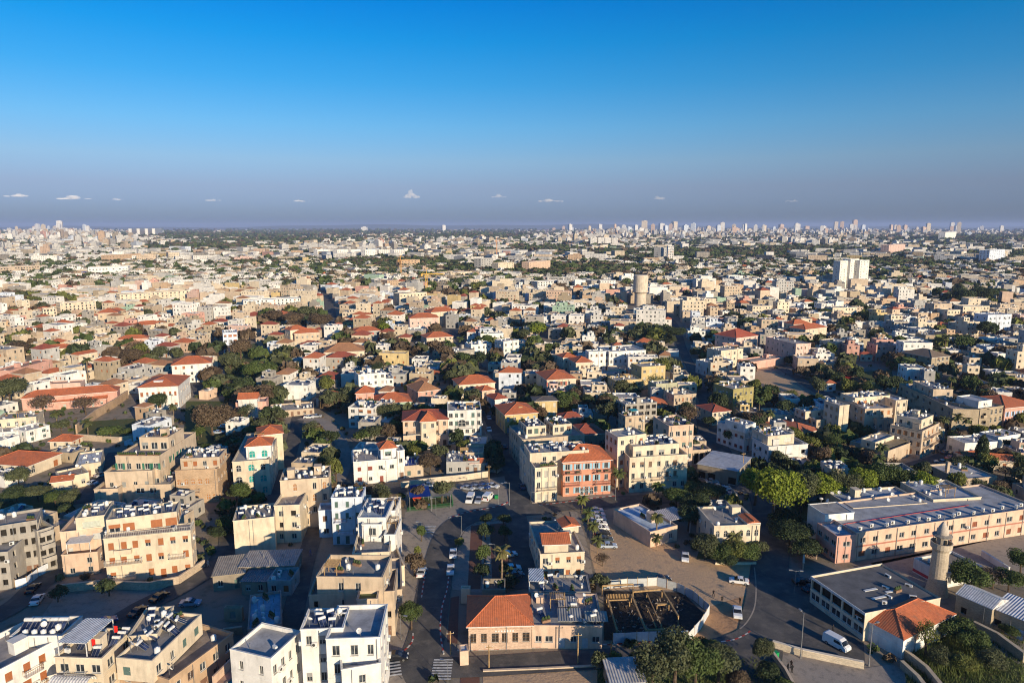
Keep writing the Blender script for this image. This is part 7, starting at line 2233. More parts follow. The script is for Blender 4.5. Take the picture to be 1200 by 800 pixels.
for px, py, hd, k, col, lab in [(836, 699, 200, 0, (.02, .02, .022), 'person in dark clothes walking over the earth lot, left of two'), (846, 706, 190, 0, (.025, .022, .02), 'person in dark clothes walking over the earth lot, right of two'),
        (867, 708, 120, 1, (.03, .025, .02), 'person in dark clothes standing behind the white car on the earth lot'), (976, 741, 30, 1, (.03, .03, .035), 'person standing at the mosque wall in the shade'),
        (488, 693, 90, 0, (.05, .05, .06), 'person in dark clothes walking on the left pavement'), (923, 786, 40, 1, (.015, .015, .018), 'person in black at the left of the group on the terrace'), (927, 783, -40, 1, (.02, .015, .015), 'person in black in the middle of the group on the terrace'),
        (928, 788, 20, 1, (.02, .02, .02), 'person in black at the right of the group on the terrace'), (364, 651, 80, 0, (.35, .2, .3), 'person in pale clothes walking in the alley'), (244, 664, 60, 0, (.5, .5, .48), 'person in white beside the cream apartment house wall')]:
    P = g(px, py)
    tag(obj('person', PM[k], None, (*P, .01), math.radians(hd), (1.02,) * 3, col), lab, 'person', 'people outdoors')
P = g(908, 770)
b = MB(); b.box(-.6, .6, -.4, .4, .1, 1.0, 0, True); b.box(-.65, .65, -.45, .45, 1.0, 1.15, 0, True); b.tube((-.5, -.45, .1), (-.5, .45, .1), .1, k=8); b.tube((.5, -.45, .1), (.5, .45, .1), .1, k=8)
tag(obj('waste_container', b.mesh('waste_container', [M['paint']]), None, (*P, 0), .4, col=(.01, .28, .08)), 'green waste container at the lane end of the terrace wall', 'container')
P = g(582, 584)
tag(obj('waste_container', bpy.data.meshes['waste_container'], None, (*P, 0), .1, col=(.01, .2, .05)), 'green waste container at the corner of the parking lot', 'container')
P = g(579, 552)
root = thing('kiosk', 'white-roofed kiosk stall at the corner of the side street', 'kiosk', (*P, 0), -.5)
b = MB(); b.box(-2, 2, -1.2, 1.2, 0, 2.4); obj('stall', b.mesh('stall', [M['wall']]), root, col=(.4, .36, .32))
b = MB(); b.box(-2.6, 2.6, -2.2, 1.6, 2.45, 2.6, 0, True); obj('roof', b.mesh('roof', [M['sheet']]), root, col=(.62, .65, .7))

# ------------------------------------------------------------------ more houses of the quarter, filling what lies between
def short_of(x, y, n=2):
    """named houses nearest to a spot"""
    c = sorted((math.hypot(h.c[0] - x, h.c[1] - y), h) for h in HOUSES if h.short) if False else sorted(((math.hypot(h.c[0] - x, h.c[1] - y), i) for i, h in enumerate(HOUSES) if h.short))
    return [HOUSES[i] for _, i in c[:n]]
USED = {o['label']: 1 for o in COL.objects if 'label' in o}
def rel_label(head, x, y):
    a, c = short_of(x, y, 2)
    dx, dy = x - a.c[0], y - a.c[1]
    rel = ('behind' if dy > 0 else 'in front of') if abs(dy) > 1.1 * abs(dx) else ('right of' if dx > 0 else 'left of')
    for cand in ('%s %s the %s' % (head, rel, a.short), '%s %s the %s, towards the %s' % (head, rel, a.short, c.short)):
        if cand not in USED and len(cand.replace('-', ' ').split()) <= 16:
            USED[cand] = 1
            return cand
    base = '%s %s the %s' % (head, rel, a.short)
    for k in ('second', 'third', 'fourth', 'fifth', 'sixth', 'seventh', 'eighth', 'ninth', 'tenth', 'eleventh', 'twelfth', 'thirteenth', 'fourteenth', 'fifteenth'):
        cand = '%s, %s of its kind there' % (base, k)
        if cand not in USED:
            USED[cand] = 1
            return cand
    return base
COLN = [('cream', 'cream', 26), ('white', 'white', 26), ('beige', 'beige', 20), ('concrete', 'grey concrete', 8), ('grey', 'light grey', 9), ('tan', 'tan', 5), ('pink', 'pink', 2), ('yellow', 'yellow', 2), ('peach', 'salmon', 3), ('stone', 'brown stone', 6), ('blue', 'bluish white', 6), ('green', 'pale green', 1), ('rose', 'pale pink', 1)]
COLW = [c for c in COLN for _ in range(c[2])]
fr = random.Random(5)
np.random.seed(3)
def grid_angle(x, y):
    return math.radians(-8 + 10 * math.sin(x / 170.0) + 8 * math.sin(y / 140.0 + x / 90.0))

# trees that stood before the small houses: claim their ground first
tq = random.Random(41)
PRE = []
for _ in range(4000):
    py = tq.uniform(330, 600); px = tq.uniform(-10, 1210)
    P = g(px, py)
    r = tq.uniform(2.2, 4.6) if P[1] < 260 else tq.uniform(3.0, 6.0)
    ix, iy = int(P[0] - OX0), int(P[1] - OY0)
    k = max(1, int(r * .55))
    if px < 240 and 430 < py < 620 and tq.random() < .8:
        continue
    if not (k < ix < OW - k and k < iy < OH - k) or (OCC[iy - k:iy + k + 1, ix - k:ix + k + 1] > 0).any():
        continue
    nb = tq.randint(1, 4)
    for q in range(nb):
        x, y = P[0] + (tq.uniform(-7, 7) if q else 0), P[1] + (tq.uniform(-6, 6) if q else 0)
        jx, jy = int(x - OX0), int(y - OY0)
        if k < jx < OW - k and k < jy < OH - k and not (OCC[jy - 1:jy + 2, jx - 1:jx + 2] > 0).any():
            PRE.append((x, y, r * tq.uniform(.7, 1.1), .0))
            OCC[jy - k:jy + k + 1, jx - k:jx + k + 1] = 1
    if len(PRE) > 400:
        break
CAND = []
Y = 118.0
while Y < 980:
    step = 11.3 + Y * .005
    half = .78 * Y + 25
    X = -half
    while X < half:
        w, d = fr.uniform(6.5, 12.5), fr.uniform(7, 12)
        if Y > 360 and fr.random() < .13:
            w, d = fr.uniform(15, 27), fr.uniform(10, 13)
        x, y = X + fr.uniform(-2, 2), Y + fr.uniform(-2.5, 2.5)
        CAND.append((x, y, w, d))
        X += w + fr.uniform(.6, 3.0)
    Y += step
FILL = []
GREENP = [(30, 355, 60, 6), (295, 415, 20, 10), (150, 425, 25, 6), (540, 345, 40, 8), (680, 320, 60, 8), (830, 322, 60, 7), (600, 322, 40, 8), (760, 398, 30, 8), (1000, 452, 25, 6), (420, 322, 60, 9), (330, 335, 22, 8), (1130, 352, 35, 8), (900, 335, 50, 6), (230, 320, 60, 8), (345, 378, 38, 5), (560, 432, 20, 8)]
def greenness(x, y):
    px, py = proj(x, y, 0)
    return max([math.exp(-((px - a) / c) ** 2 - ((py - b_) / d) ** 2) for a, b_, c, d in GREENP])
for x, y, w, d in CAND:
    a = grid_angle(x, y)
    if greenness(x, y) > .35 and fr.random() < .9:
        continue
    if fr.random() < (.05 if y < 380 else .15):
        continue
    ok = False
    for s in (1, .8, .62):
        ww, dd = w * s, d * s
        if ww < 4.5 or dd < 4.5:
            break
        cs, sn = math.cos(a), math.sin(a)
        pts = [(x + cs * u - sn * v, y + sn * u + cs * v) for u, v in ((-ww / 2, -dd / 2), (ww / 2, -dd / 2), (ww / 2, dd / 2), (-ww / 2, dd / 2))]
        if is_free(pts):
            ok = True
            break
    if not ok:
        continue
    mark_poly(pts, 1, .6 if y < 420 else .2)
    near = y < 235
    r = fr.random()
    st = (1 if r < .78 else 2) if near else ((1 if r < .55 else 2 if r < .93 else 3) if y < 480 else (1 if r < .35 else 2 if r < .80 else 3 if r < .95 else 4))
    if ww > 14.6:
        st = fr.choice((3, 3, 4, 5))
    roofp = .12 if not near else .10
    px, py = proj(x, y, 0)
    if px < 600 and 350 < py < 480:
        roofp = .27
    elif py < 480:
        roofp = .09
    FILL.append((x, y, ww, dd, a, st, fr.random() < roofp and ww < 14.6, fr.choice(COLW)))
# the largest in view become houses of their own, the rest one mass
FILL.sort(key=lambda f: -(f[2] * (3.2 * f[5] + 2) / f[1] ** 2))
N_IND = max(0, 296 - len([h for h in HOUSES if hasattr(h, 'root')]))
vis = [f for f in FILL if -30 < proj(f[0], f[1], 3)[0] < 1230 and proj(f[0], f[1], 3)[1] < 810]
IND, REST = vis[:N_IND], vis[N_IND:]
for i, (x, y, w, d, a, st, tiled, cn) in enumerate(IND):
    rr = random.Random(1000 + i)
    cs, sn = math.cos(a), math.sin(a)
    ox, oy = x - cs * w / 2 + sn * d / 2, y - sn * w / 2 - cs * d / 2
    h = st * 3.1 + .6 + rr.uniform(-.2, .5)
    head = ('low ', 'two-storey ', 'three-storey ', 'four-storey ', 'five-storey ')[st - 1] + cn[1] + (' red-roofed house' if tiled else ' flat-roofed house')
    root = thing('house', rel_label(head, x, y), 'house', (ox, oy, 0), a, 'small houses of the old quarter')
    j = rr.uniform(.85, 1.1)
    col = tuple(min(.8, q * j) for q in CC[cn[0]])
    volume(root, (0, 0, 0), w, d, 0, h, col, st=st, nf=max(1, int(w / 2.8)), ns=max(1, int(d / 3.2)), ww=1.0, wh=1.35, skip=.25, ground=.25, joined=y > 150, rng=rr, kinds=('plain', 'plain', 'shut'),
           wcol=rr.choice((BROWN, (.3, .32, .3), (.08, .16, .14), (.45, .42, .36))), roof='hip' if tiled else 'flat', rc=rr.choice((TILE, TILE, TILED, TILEB)), heaters=rr.choice((0, 1, 2, 3)), clutter=rr.randint(2, 7), par=rr.uniform(.3, .8))
    if y < 330 and rr.random() < .5:
        q = rr.uniform(2.2, 4.0); u0 = rr.uniform(-1.5, .3) * 1.0; u1 = w + rr.uniform(-2, 1.5)
        yp = [(ox + cs * u - sn * v, oy + sn * u + cs * v) for u, v in ((u0, -q), (u1, -q), (u1, -.9), (u0, -.9))]
        if is_free(yp):
            b = MB(); hh = rr.uniform(1.5, 2.2)
            for p1, p2 in (((u0, -q), (u1, -q)), ((u0, -q), (u0, 0)), ((u1, -q), (u1, 0))):
                b.beam((*p1, hh / 2), (*p2, hh / 2), .25, hh)
            obj('yard_wall', b.mesh('yard_wall', [M['wall']]), root, col=tuple(x_ * .9 for x_ in col))
    if not tiled and rr.random() < .4 and w > 7 and d > 7:
        volume(root, (rr.uniform(.5, w * .3), d * .4, 0), w * rr.uniform(.4, .6), d * .5, h - .5, h + 2.5, col, st=1, nf=2, ns=1, ww=1.0, wh=1.3, skip=.2, ground=0, joined=y > 150, rng=rr, heaters=1, clutter=3)

class Mass:
    """many small houses as one mesh with colours in the mesh"""
    def __init__(s):
        s.v, s.f, s.c, s.m = [], [], [], []
    def quad(s, pts, col, m=0):
        n = len(s.v); s.v.extend(pts); s.f.append(tuple(range(n, n + len(pts)))); s.c.append(col); s.m.append(m)
    def build(s, name, mats):
        me = bpy.data.meshes.new(name)
        me.from_pydata(s.v, [], s.f)
        for q in mats:
            me.materials.append(q)
        me.polygons.foreach_set('material_index', s.m)
        at = me.color_attributes.new('col', 'FLOAT_COLOR', 'CORNER')
        ln = np.array([len(f) for f in s.f])
        cols = np.repeat(np.array([(*c, 1.0) for c in s.c], dtype=np.float32), ln, axis=0)
        at.data.foreach_set('color', cols.ravel())
        me.update()
        return obj(name, me)
def mass_house(ms, x, y, w, d, a, h, col, tiled, rr, wins=True, roofc=None, z0=0.0):
    cs, sn = math.cos(a), math.sin(a)
    def T(u, v, z):
        return (x + cs * u - sn * v, y + sn * u + cs * v, z)
    hw, hd = w / 2, d / 2
    c4 = [(-hw, -hd), (hw, -hd), (hw, hd), (-hw, hd)]
    for k in range(4):
        p, q = c4[k], c4[(k + 1) % 4]
        nx, ny = q[1] - p[1], -(q[0] - p[0])
        wx, wy = cs * nx - sn * ny, sn * nx + cs * ny
        facing = wx * -x + wy * -y > 0
        ops = []
        L = math.hypot(q[0] - p[0], q[1] - p[1])
        if wins and facing:
            st = max(1, round((h - z0) / 3.1)); n = max(1, int(L / 3.0))
            for s in range(st):
                for i in range(n):
                    if rr.random() < .75:
                        u = L * (i + .5) / n; ww = rr.choice((.5, .5, .7))
                        ops.append((u - ww, u + ww, z0 + (h - z0) * s / st + .95, z0 + (h - z0) * s / st + 2.3))
        if not ops:
            ms.quad([T(*p, z0), T(*q, z0), T(*q, h), T(*p, h)], col)
            continue
        ux, uy = (q[0] - p[0]) / L, (q[1] - p[1]) / L
        b = MB()
        facade(b, p, (ux, uy), (uy, -ux), L, z0, h, ops, rev=.25)
        for f in b.f:
            ms.quad([T(*b.v[i]) for i in f], col)
        for o in ops:
            pp = [(p[0] + ux * uu - uy * .2, p[1] + uy * uu + ux * .2, zz) for uu, zz in ((o[0], o[2]), (o[1], o[2]), (o[1], o[3]), (o[0], o[3]))]
            ms.quad([T(*t) for t in pp], (.03, .03, .03), 2)
    if tiled:
        o = .4; r = .27 * min(w, d)
        e = [(-hw - o, -hd - o), (hw + o, -hd - o), (hw + o, hd + o), (-hw - o, hd + o)]
        if w >= d:
            A, B = (-hw + hd, 0), (hw - hd, 0)
            fs = [[e[0], e[1], B, A], [e[1], e[2], B], [e[2], e[3], A, B], [e[3], e[0], A]]
        else:
            A, B = (0, -hd + hw), (0, hd - hw)
            fs = [[e[0], e[1], A], [e[1], e[2], B, A], [e[2], e[3], B], [e[3], e[0], A, B]]
        for f in fs:
            ms.quad([T(*p, h + (r if p in (A, B) else 0)) for p in f], roofc or TILE, 1)
    else:
        dk = roofc or rr.choice(DECKS)
        if y > 1500:
            ms.quad([T(*p, h) for p in c4], dk)
            return
        i = .25
        inn = [(-hw + i, -hd + i), (hw - i, -hd + i), (hw - i, hd - i), (-hw + i, hd - i)]
        for k in range(4):
            j = (k + 1) % 4
            ms.quad([T(*c4[k], h), T(*c4[j], h), T(*inn[j], h), T(*inn[k], h)], col)
            ms.quad([T(*inn[k], h), T(*inn[j], h), T(*inn[j], h - .55), T(*inn[k], h - .55)], col)
        ms.quad([T(*p, h - .55) for p in inn], dk)
        for _ in range(rr.randint(2, 7) if wins else rr.randint(0, 3)):
            u, v = rr.uniform(-hw + .8, hw - .8), rr.uniform(-hd + .8, hd - .8)
            s, zz = rr.uniform(.3, .6), rr.uniform(.4, 1.2)
            cc = rr.choice(((.72, .71, .68), (.72, .71, .68), (.3, .3, .3), (.05, .06, .1), col))
            b = [(u - s, v - s), (u + s, v - s), (u + s, v + s), (u - s, v + s)]
            for k in range(4):
                j = (k + 1) % 4
                ms.quad([T(*b[k], h - .55), T(*b[j], h - .55), T(*b[j], h - .5 + zz), T(*b[k], h - .5 + zz)], cc)
            ms.quad([T(*p, h - .5 + zz) for p in b], cc)
        if w > 7 and d > 7 and rr.random() < .35:
            mass_house(ms, *T(rr.uniform(-w * .15, w * .15), d * .1, 0)[:2], w * .5, d * .5, a, h + 2.2, col, False, rr, wins, None, h - .55)
ms = Mass()
for i, (x, y, w, d, a, st, tiled, cn) in enumerate(REST):
    rr = random.Random(9000 + i)
    j = rr.uniform(.8, 1.1)
    mass_house(ms, x, y, w, d, a, st * 3.1 + rr.uniform(.2, 1.2), tuple(min(.8, q * j) for q in CC[cn[0]]), tiled, rr, y < 640, rr.choice((TILE, TILE, TILED, TILEB)) if tiled else None)
M['tileattr'] = m_tile('clay_tiles_far', 'attr')
if ms.f:
    tag(ms.build('middle_distance_houses', [M['wallattr'], M['tileattr'], M['glass']]), 'dense mass of small flat-roofed houses in the middle distance', 'houses', kind='stuff')

# ------------------------------------------------------------------ scattered trees between the houses
tr = random.Random(77)
cnt = len(TREES)
spots = list(PRE)
for _ in range(16000):
    py = tr.uniform(318, 600); px = tr.uniform(-10, 1210)
    P = g(px, py)
    gr = greenness(*P)
    if px < 240 and 430 < py < 640:
        continue
    if tr.random() > .16 + gr and GARD[min(OH - 1, max(0, int(P[1] - OY0))), min(OW - 1, max(0, int(P[0] - OX0)))] != 1:
        continue
    r = tr.uniform(1.8, 4.2) if P[1] < 260 else tr.uniform(2.5, 5.5)
    if gr > .35:
        r *= 1.3
    ix, iy = int(P[0] - OX0), int(P[1] - OY0)
    if not (0 <= ix < OW and 0 <= iy < OH):
        continue
    k = max(1, int(r * (.3 if gr < .35 else .15)))
    if GARD[iy, ix] == 1 and tr.random() < .13:
        spots.append((P[0], P[1], r * .9, 1.0)); GARD[iy - k - 1:iy + k + 2, ix - k - 1:ix + k + 2] = 2
        continue
    if (OCC[max(0, iy - k):iy + k + 1, max(0, ix - k):ix + k + 1] > 0).any():
        continue
    spots.append((P[0], P[1], r, gr))
    OCC[max(0, iy - k):iy + k + 1, max(0, ix - k):ix + k + 1] = 1
spots.sort(key=lambda s: -s[2] / s[1])
n_ind = 290 - cnt
TKIND = [(DKGREEN, 'dark green'), (GREEN, 'green'), (OLIVEL, 'olive'), (OLIVEL, 'olive'), (BROWNL, 'brown'), (BROWNL, 'brown'), (YELL, 'yellow-green')]
for i, (x, y, r, gr) in enumerate(spots[:n_ind]):
    col, nm_ = tr.choice(TKIND)
    if tr.random() < .08:
        palm(0, 0, tr.uniform(5, 9), 3.0, rel_label('palm tree', x, y), (.10, .12, .04), (x, y), 'trees between the houses')
    else:
        lb = rel_label(nm_ + (' tree' if r > 2.6 else ' small tree'), x, y)
        tree(0, 0, r, r * tr.uniform(1.5, 2.1), col, 'b' if tr.random() < .85 else 's', lb, (x, y), 'trees between the houses')

def leaf_mass(name, pts, label):
    """pts: x, y, radius, height, colour; crowns of loose leaf clumps as one mesh"""
    r = np.random.RandomState(4)
    V, C = [], []
    for x, y, rad, h, col, n in pts:
        d = r.normal(size=(n, 3)); d /= np.linalg.norm(d, axis=1)[:, None]
        d[:, 2] = np.abs(d[:, 2]) * 1.0 - .25
        c = d * np.array((rad, rad, h * .5)) * r.uniform(.6, 1.0, n)[:, None] + np.array((x, y, h * .52))
        nn = d + r.normal(size=(n, 3)) * .5; nn /= np.linalg.norm(nn, axis=1)[:, None]
        t = np.cross(nn, r.normal(size=(n, 3))); t /= np.linalg.norm(t, axis=1)[:, None]
        s = np.cross(nn, t)
        sz = (rad * r.uniform(.22, .42, n) * (1.0 if n > 20 else 1.35))[:, None]
        V.append(np.stack([c - t * sz - s * sz, c + t * sz - s * sz, c + t * sz + s * sz, c - t * sz + s * sz], 1).reshape(-1, 3))
        C.append(np.repeat(np.array(col)[None] * r.uniform(.7, 1.25, (n, 1)), 4, axis=0))
    V = np.concatenate(V); C = np.concatenate(C)
    me = bpy.data.meshes.new(name)
    nf = len(V) // 4
    me.vertices.add(len(V)); me.vertices.foreach_set('co', V.astype(np.float32).ravel())
    me.loops.add(len(V)); me.loops.foreach_set('vertex_index', np.arange(len(V), dtype=np.int32))
    me.polygons.add(nf); me.polygons.foreach_set('loop_start', np.arange(0, len(V), 4, dtype=np.int32))
    me.materials.append(M['leafa'])
    at = me.color_attributes.new('col', 'FLOAT_COLOR', 'POINT')
    at.data.foreach_set('color', np.concatenate([C, np.ones((len(C), 1))], 1).astype(np.float32).ravel())
    me.update(); me.validate()
    return tag(obj(name, me), label, 'trees', kind='stuff')
pts = []
for x, y, r, gr in spots[n_ind:]:
    pts.append((x, y, r * 1.1, r * tr.uniform(1.4, 2.0), tr.choice(TKIND)[0], 44))

wr = random.Random(6)
wp = []
for _ in range(5000):
    px, py = wr.uniform(0, 1200), wr.uniform(430, 800)
    P = g(px, py)
    ix, iy = int(P[0] - OX0), int(P[1] - OY0)
    if 0 <= ix < OW and 0 <= iy < OH and OCC[iy, ix] == 0:
        q = wr.uniform(.35, 1.1)
        wp.append((P[0], P[1], q, q * wr.uniform(.8, 1.6), wr.choice((OLIVEL, GREEN, DKGREEN, BROWNL)), 16))
leaf_mass('undergrowth', wp[:1400], 'weeds and low plants in the yards between the houses')

# ------------------------------------------------------------------ the far town, out to the skyline
fm = Mass()
ft = random.Random(21)
def far_noise(x, y):
    return .5 + .25 * math.sin(x / 310 + 1.3) * math.cos(y / 420) + .25 * math.sin(x / 130 + y / 170 + 2)
FARG = [(235, 292, 75, 4, .65), (330, 283, 110, 3, .5), (250, 277, 90, 3, .8), (400, 273, 100, 3, .55), (560, 278, 60, 4, .8), (480, 312, 60, 6, .7), (690, 322, 80, 7, .8), (840, 302, 90, 6, .85), (950, 296, 70, 5, .7), (1130, 281, 60, 4, .8), (1050, 312, 60, 4, .6), (640, 296, 60, 4, .6), (90, 308, 60, 5, .3), (60, 335, 40, 4, .3), (1000, 330, 60, 4, .4), (560, 320, 50, 6, .6), (1180, 300, 60, 5, .4), (720, 300, 30, 5, .6)]
DENSE = [(60, 276, 80, 9, 44), (120, 285, 60, 8, 30), (560, 285, 60, 5, 14), (730, 274, 70, 7, 42), (820, 272, 60, 7, 45), (900, 272, 60, 6, 38), (1000, 273, 70, 6, 34), (1100, 274, 90, 6, 26), (690, 284, 50, 4, 26), (960, 288, 60, 6, 18), (430, 295, 70, 5, 14), (30, 300, 60, 8, 14), (640, 280, 50, 4, 16)]
TOWERS = [(71, 259, 7), (755, 259, 8), (790, 260, 7), (812, 262, 6), (846, 261, 6), (703, 263, 5), (668, 263, 5), (933, 262, 5), (979, 260, 5), (986, 260, 5), (1001, 258, 6), (1115, 261, 5), (1123, 261, 5), (1087, 262, 5), (915, 263, 6), (775, 262, 7), (872, 263, 5), (885, 264, 5), (724, 266, 6), (737, 266, 6), (830, 265, 6), (803, 264, 7), (895, 264, 5), (860, 266, 6), (1060, 264, 5), (1150, 265, 5), (765, 263, 5), (520, 264, 5), (427, 266, 8), (945, 265, 6), (965, 265, 5)]
far_trees = []
placed = 0
for _ in range(40000):
    py = 266.6 + (340 - 266.6) * ft.random() ** 1.35
    px = ft.uniform(-15, 1215)
    P = g(px, py)
    x, y = float(P[0]), float(P[1])
    if y < 800 or y > 14000:
        continue
    ix, iy = int(x - OX0), int(y - OY0)
    if 0 <= ix < OW and 0 <= iy < OH and OCC[iy, ix] > 0:
        continue
    gq = max([q[4] * math.exp(-((px - q[0]) / q[2]) ** 2 - ((py - q[1]) / q[3]) ** 2) for q in FARG])
    if ft.random() < gq * 1.3 + .46:
        rad = ft.uniform(4, 8) * (1 + y / 5000)
        far_trees.append((x, y, rad * (1.5 if gq > .5 else 1), rad * ft.uniform(1.2, 1.7), ft.choice((DKGREEN, GREEN, GREEN, OLIVEL, BROWNL)), 26 if y < 1800 else 14))
        continue
    dn = [(q[4], math.exp(-((px - q[0]) / q[2]) ** 2 - ((py - q[1]) / q[3]) ** 2)) for q in DENSE]
    boost = max(h_ * e for h_, e in dn)
    w, d = ft.uniform(9, 19) * (1 + y / 6000), ft.uniform(9, 16) * (1 + y / 6000)
    h = ft.choice((3.5, 4, 6.5, 7, 7, 10, 10, 13)) + (ft.uniform(.15, 1.25) * boost if ft.random() < .75 else 0)
    if y > 1500 and ft.random() < .25:
        h += ft.uniform(3, 12)
    if y > 1400 and ft.random() < .07:
        w, d, h = ft.uniform(24, 48), 12, ft.uniform(11, 22)
    elif h > 22:
        w, d = ft.uniform(16, 30), ft.uniform(14, 22)
    hz = 75 + y * .004
    h = min(h, 74 if y > 3000 else 48)
    cn = ft.choice(COLW) if ft.random() < .55 else ('white', 'white'); j = ft.uniform(.58, .98)
    a = grid_angle(x, y) * 2 + ft.choice((0, 0, .5, -.4))
    tiled = ft.random() < (.10 if h < 9 else 0)
    mass_house(fm, x, y, w, d, a, h, tuple(min(.8, q * j) for q in CC[cn[0]]), tiled, ft, False, ft.choice((TILE, TILED)) if tiled else None)
    if h > 25:
        mass_house(fm, x + ft.uniform(-2, 2), y + 2, w * .45, d * .5, a, h + ft.uniform(3, 6), tuple(min(.8, q * j) for q in CC[cn[0]]), False, ft, False, None, h)
    placed += 1
for _ in range(70):
    q = ft.choice(((640, 800), (740, 940), (860, 1010), (980, 1200), (20, 110)))
    TOWERS.append((ft.uniform(*q), ft.uniform(262.5, 269), ft.uniform(2.5, 6)))
for px, top, wpx in TOWERS:
    py = ft.uniform(270.5, 275)
    P = g(px, py)
    x, y = float(P[0]), float(P[1])
    h = max(30, CAM_H + (265 - top) / FPX * y)
    w = wpx / FPX * y * .8
    cn = ft.choice((('white',), ('cream',), ('white',), ('blue',), ('peach',)))[0]
    mass_house(fm, x, y, w, w * .8, ft.uniform(-.5, .5), h, CC[cn], False, ft, False)
    mass_house(fm, x, y, w * .5, w * .4, ft.uniform(-.5, .5), h + 6, CC[cn], False, ft, False, None, h)
tag(fm.build('far_town', [M['farwall'], M['farwall'], M['glass']]), 'far town of pale blocks and towers reaching to the skyline', 'town', kind='stuff')
leaf_mass('trees_beyond', pts + far_trees, 'dark tree belts and scattered crowns between the far houses')

for l in ([(180, 272), (345, 271.5), (350, 275), (300, 278), (190, 276)], [(300, 277), (420, 276.5), (425, 281), (300, 282)], [(500, 279), (620, 278), (620, 281), (505, 282)]):
    sheet('field', pxs(l), 'crop', .2, False)
# low hills closing the plain
b = MB()
n = 120
hr = random.Random(8)
ph = [hr.uniform(0, 6) for _ in range(6)]
for i in range(n):
    def hp(i):
        x = -26000 + 52000 * i / n
        z = 90 + 40 * math.sin(i * .11 + ph[0]) + 25 * math.sin(i * .31 + ph[1]) + 14 * math.sin(i * .77 + ph[2])
        return x, max(20, z)
    (x0, z0), (x1, z1) = hp(i), hp(i + 1)
    b.face([(x0, 21000, 0), (x1, 21000, 0), (x1, 23000, z1), (x0, 23000, z0)])
    b.face([(x0, 23000, z0), (x1, 23000, z1), (x1, 26000, 0), (x0, 26000, 0)])
tag(obj('hills', b.mesh('hills', [M['turf']])), kind='structure')

# ------------------------------------------------------------------ grass and reeds in the lower right garden
gb = MB()
gr_ = random.Random(3)
for _ in range(5200):
    px, py = gr_.uniform(1062, 1200), gr_.uniform(722, 812)
    if py < 700 + (1200 - px) * .15 + 20 and px < 1120 and py < 748:
        continue
    p = g(px, py)
    hh = gr_.uniform(.4, 1.6) * (1.0 if px < 1150 else .5)
    a = gr_.uniform(0, 6.28); w = gr_.uniform(.05, .13)
    lx, ly = gr_.uniform(-.4, .4), gr_.uniform(-.4, .4)
    gb.face([(p[0] - w * math.cos(a), p[1] - w * math.sin(a), 0), (p[0] + w * math.cos(a), p[1] + w * math.sin(a), 0), (p[0] + lx, p[1] + ly, hh)])
for _ in range(2600):
    px, py = gr_.uniform(700, 905), gr_.uniform(772, 812)
    p = g(px, py); hh = gr_.uniform(.2, .8); a = gr_.uniform(0, 6.28); w = gr_.uniform(.05, .13)
    gb.face([(p[0] - w * math.cos(a), p[1] - w * math.sin(a), 0), (p[0] + w * math.cos(a), p[1] + w * math.sin(a), 0), (p[0] + gr_.uniform(-.3, .3), p[1], hh)])
tag(obj('grass', gb.mesh('grass', [M['leaf']]), col=(.12, .15, .04)), 'rough grass and reeds in the gardens at the bottom', 'grass', kind='stuff')

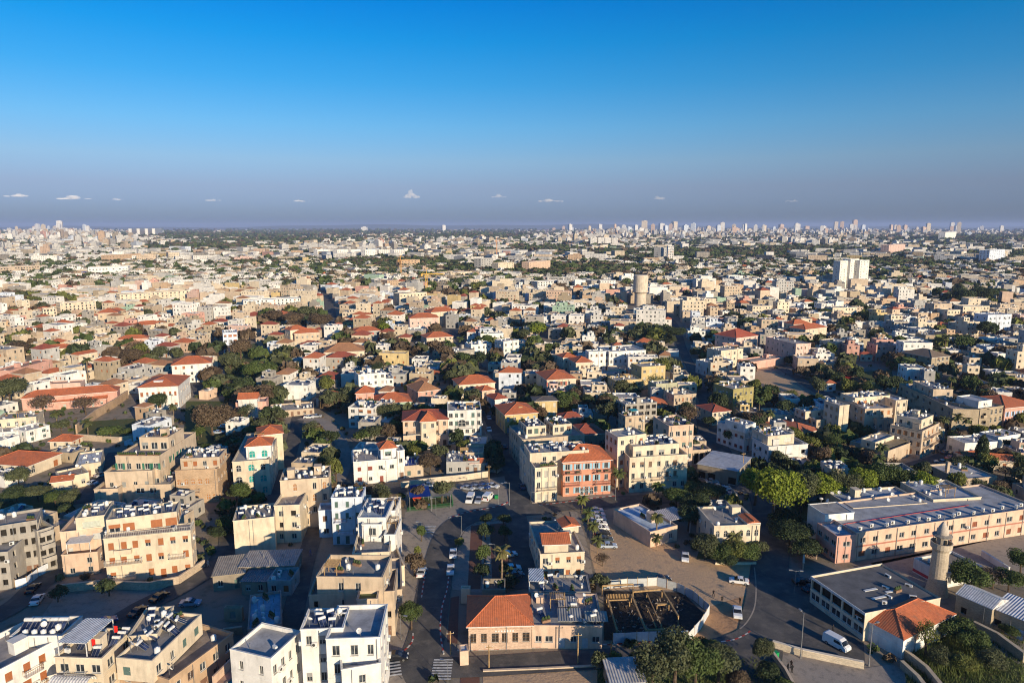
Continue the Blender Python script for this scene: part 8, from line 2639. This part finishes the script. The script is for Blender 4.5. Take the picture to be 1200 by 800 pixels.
# ------------------------------------------------------------------ small clouds low over the horizon
cm, nt, bs = nm('cloud_vapour')
nt.nodes.remove(bs)
cv = nnode(nt, 'ShaderNodeVolumePrincipled')
cv.inputs['Color'].default_value = (1.0, .96, .95, 1)
cv.inputs['Density'].default_value = 0.0011
cv.inputs['Anisotropy'].default_value = -0.35
nt.links.new(cv.outputs[0], nt.nodes['Material Output'].inputs['Volume'])
import bmesh
def cloud(px, py, wpx, hpx, seed, label):
    r = random.Random(seed)
    D = 46000.0
    u = (px - 600) / FPX; v = (400 - py) / FPX
    c = Vector((u * D, (CP + v * SP) * D, CAM_H + (-SP + v * CP) * D))
    S = wpx * .9 / FPX * D; T = hpx * .6 / FPX * D
    bm = bmesh.new()
    for k in range(26):
        t = max(-1, min(1, r.gauss(0, .45)))
        env = (1 - abs(t)) * (.55 + .45 * math.sin(t * 5 + seed))
        q = bmesh.ops.create_icosphere(bm, subdivisions=2, radius=1)
        sx = S * r.uniform(.05, .14); sz = T * r.uniform(.12, .30)
        cz = T * r.uniform(-.1, 1.0) * max(.08, env); cy = r.uniform(-S, S) * .15
        for vv in q['verts']:
            n = vv.co.normalized()
            k2 = 1 + .2 * math.sin(n.x * 5 + seed + k) + .18 * math.sin(n.y * 6 + n.z * 7 + k)
            vv.co = Vector((vv.co.x * sx * k2 + t * S * .5, vv.co.y * sx * k2 + cy, vv.co.z * sz * k2 + cz))
    me = bpy.data.meshes.new('cloud'); bm.to_mesh(me); bm.free()
    me.materials.append(cm)
    o = obj('cloud', me, None, c)
    md = o.modifiers.new('merge', 'REMESH'); md.mode = 'VOXEL'; md.voxel_size = S / 36
    tag(o, label, 'cloud', 'small clouds over the horizon')
for i, q in enumerate([(481, 231, 24, 14, 'brightest puffy small cloud above the middle of the horizon'), (585, 231, 18, 6, 'small flat cloud right of the brightest puffy cloud'), (646, 236, 30, 6, 'thin wide cloud right of the middle'),
          (772, 233, 20, 8, 'small bright cloud over the skyline towers'), (928, 236, 16, 5, 'faint small cloud toward the right'), (249, 235, 18, 5, 'faint small cloud on the left part of the sky'), (22, 230, 34, 6, 'flat cloud at the left edge'),
          (85, 233, 40, 6, 'long thin cloud second from the left edge'), (137, 234, 14, 5, 'small cloud third from the left edge'), (352, 236, 24, 4, 'very faint flat cloud left of the brightest puffy cloud')]):
    cloud(*q[:4], i + 1, q[4])

# ------------------------------------------------------------------ haze
hm_, nt, bs = nm('haze_air')
nt.nodes.remove(bs)
pv = nnode(nt, 'ShaderNodeVolumePrincipled')
pv.inputs['Color'].default_value = (.50, .62, .95, 1)
pv.inputs['Density'].default_value = HAZE
pv.inputs['Anisotropy'].default_value = 0.0
nt.links.new(pv.outputs[0], nt.nodes['Material Output'].inputs['Volume'])
b = MB(); b.box(-31000, 31000, -3500, 30000, -1.0, 190.0, 0, True)
tag(obj('haze', b.mesh('haze', [hm_])), kind='stuff')
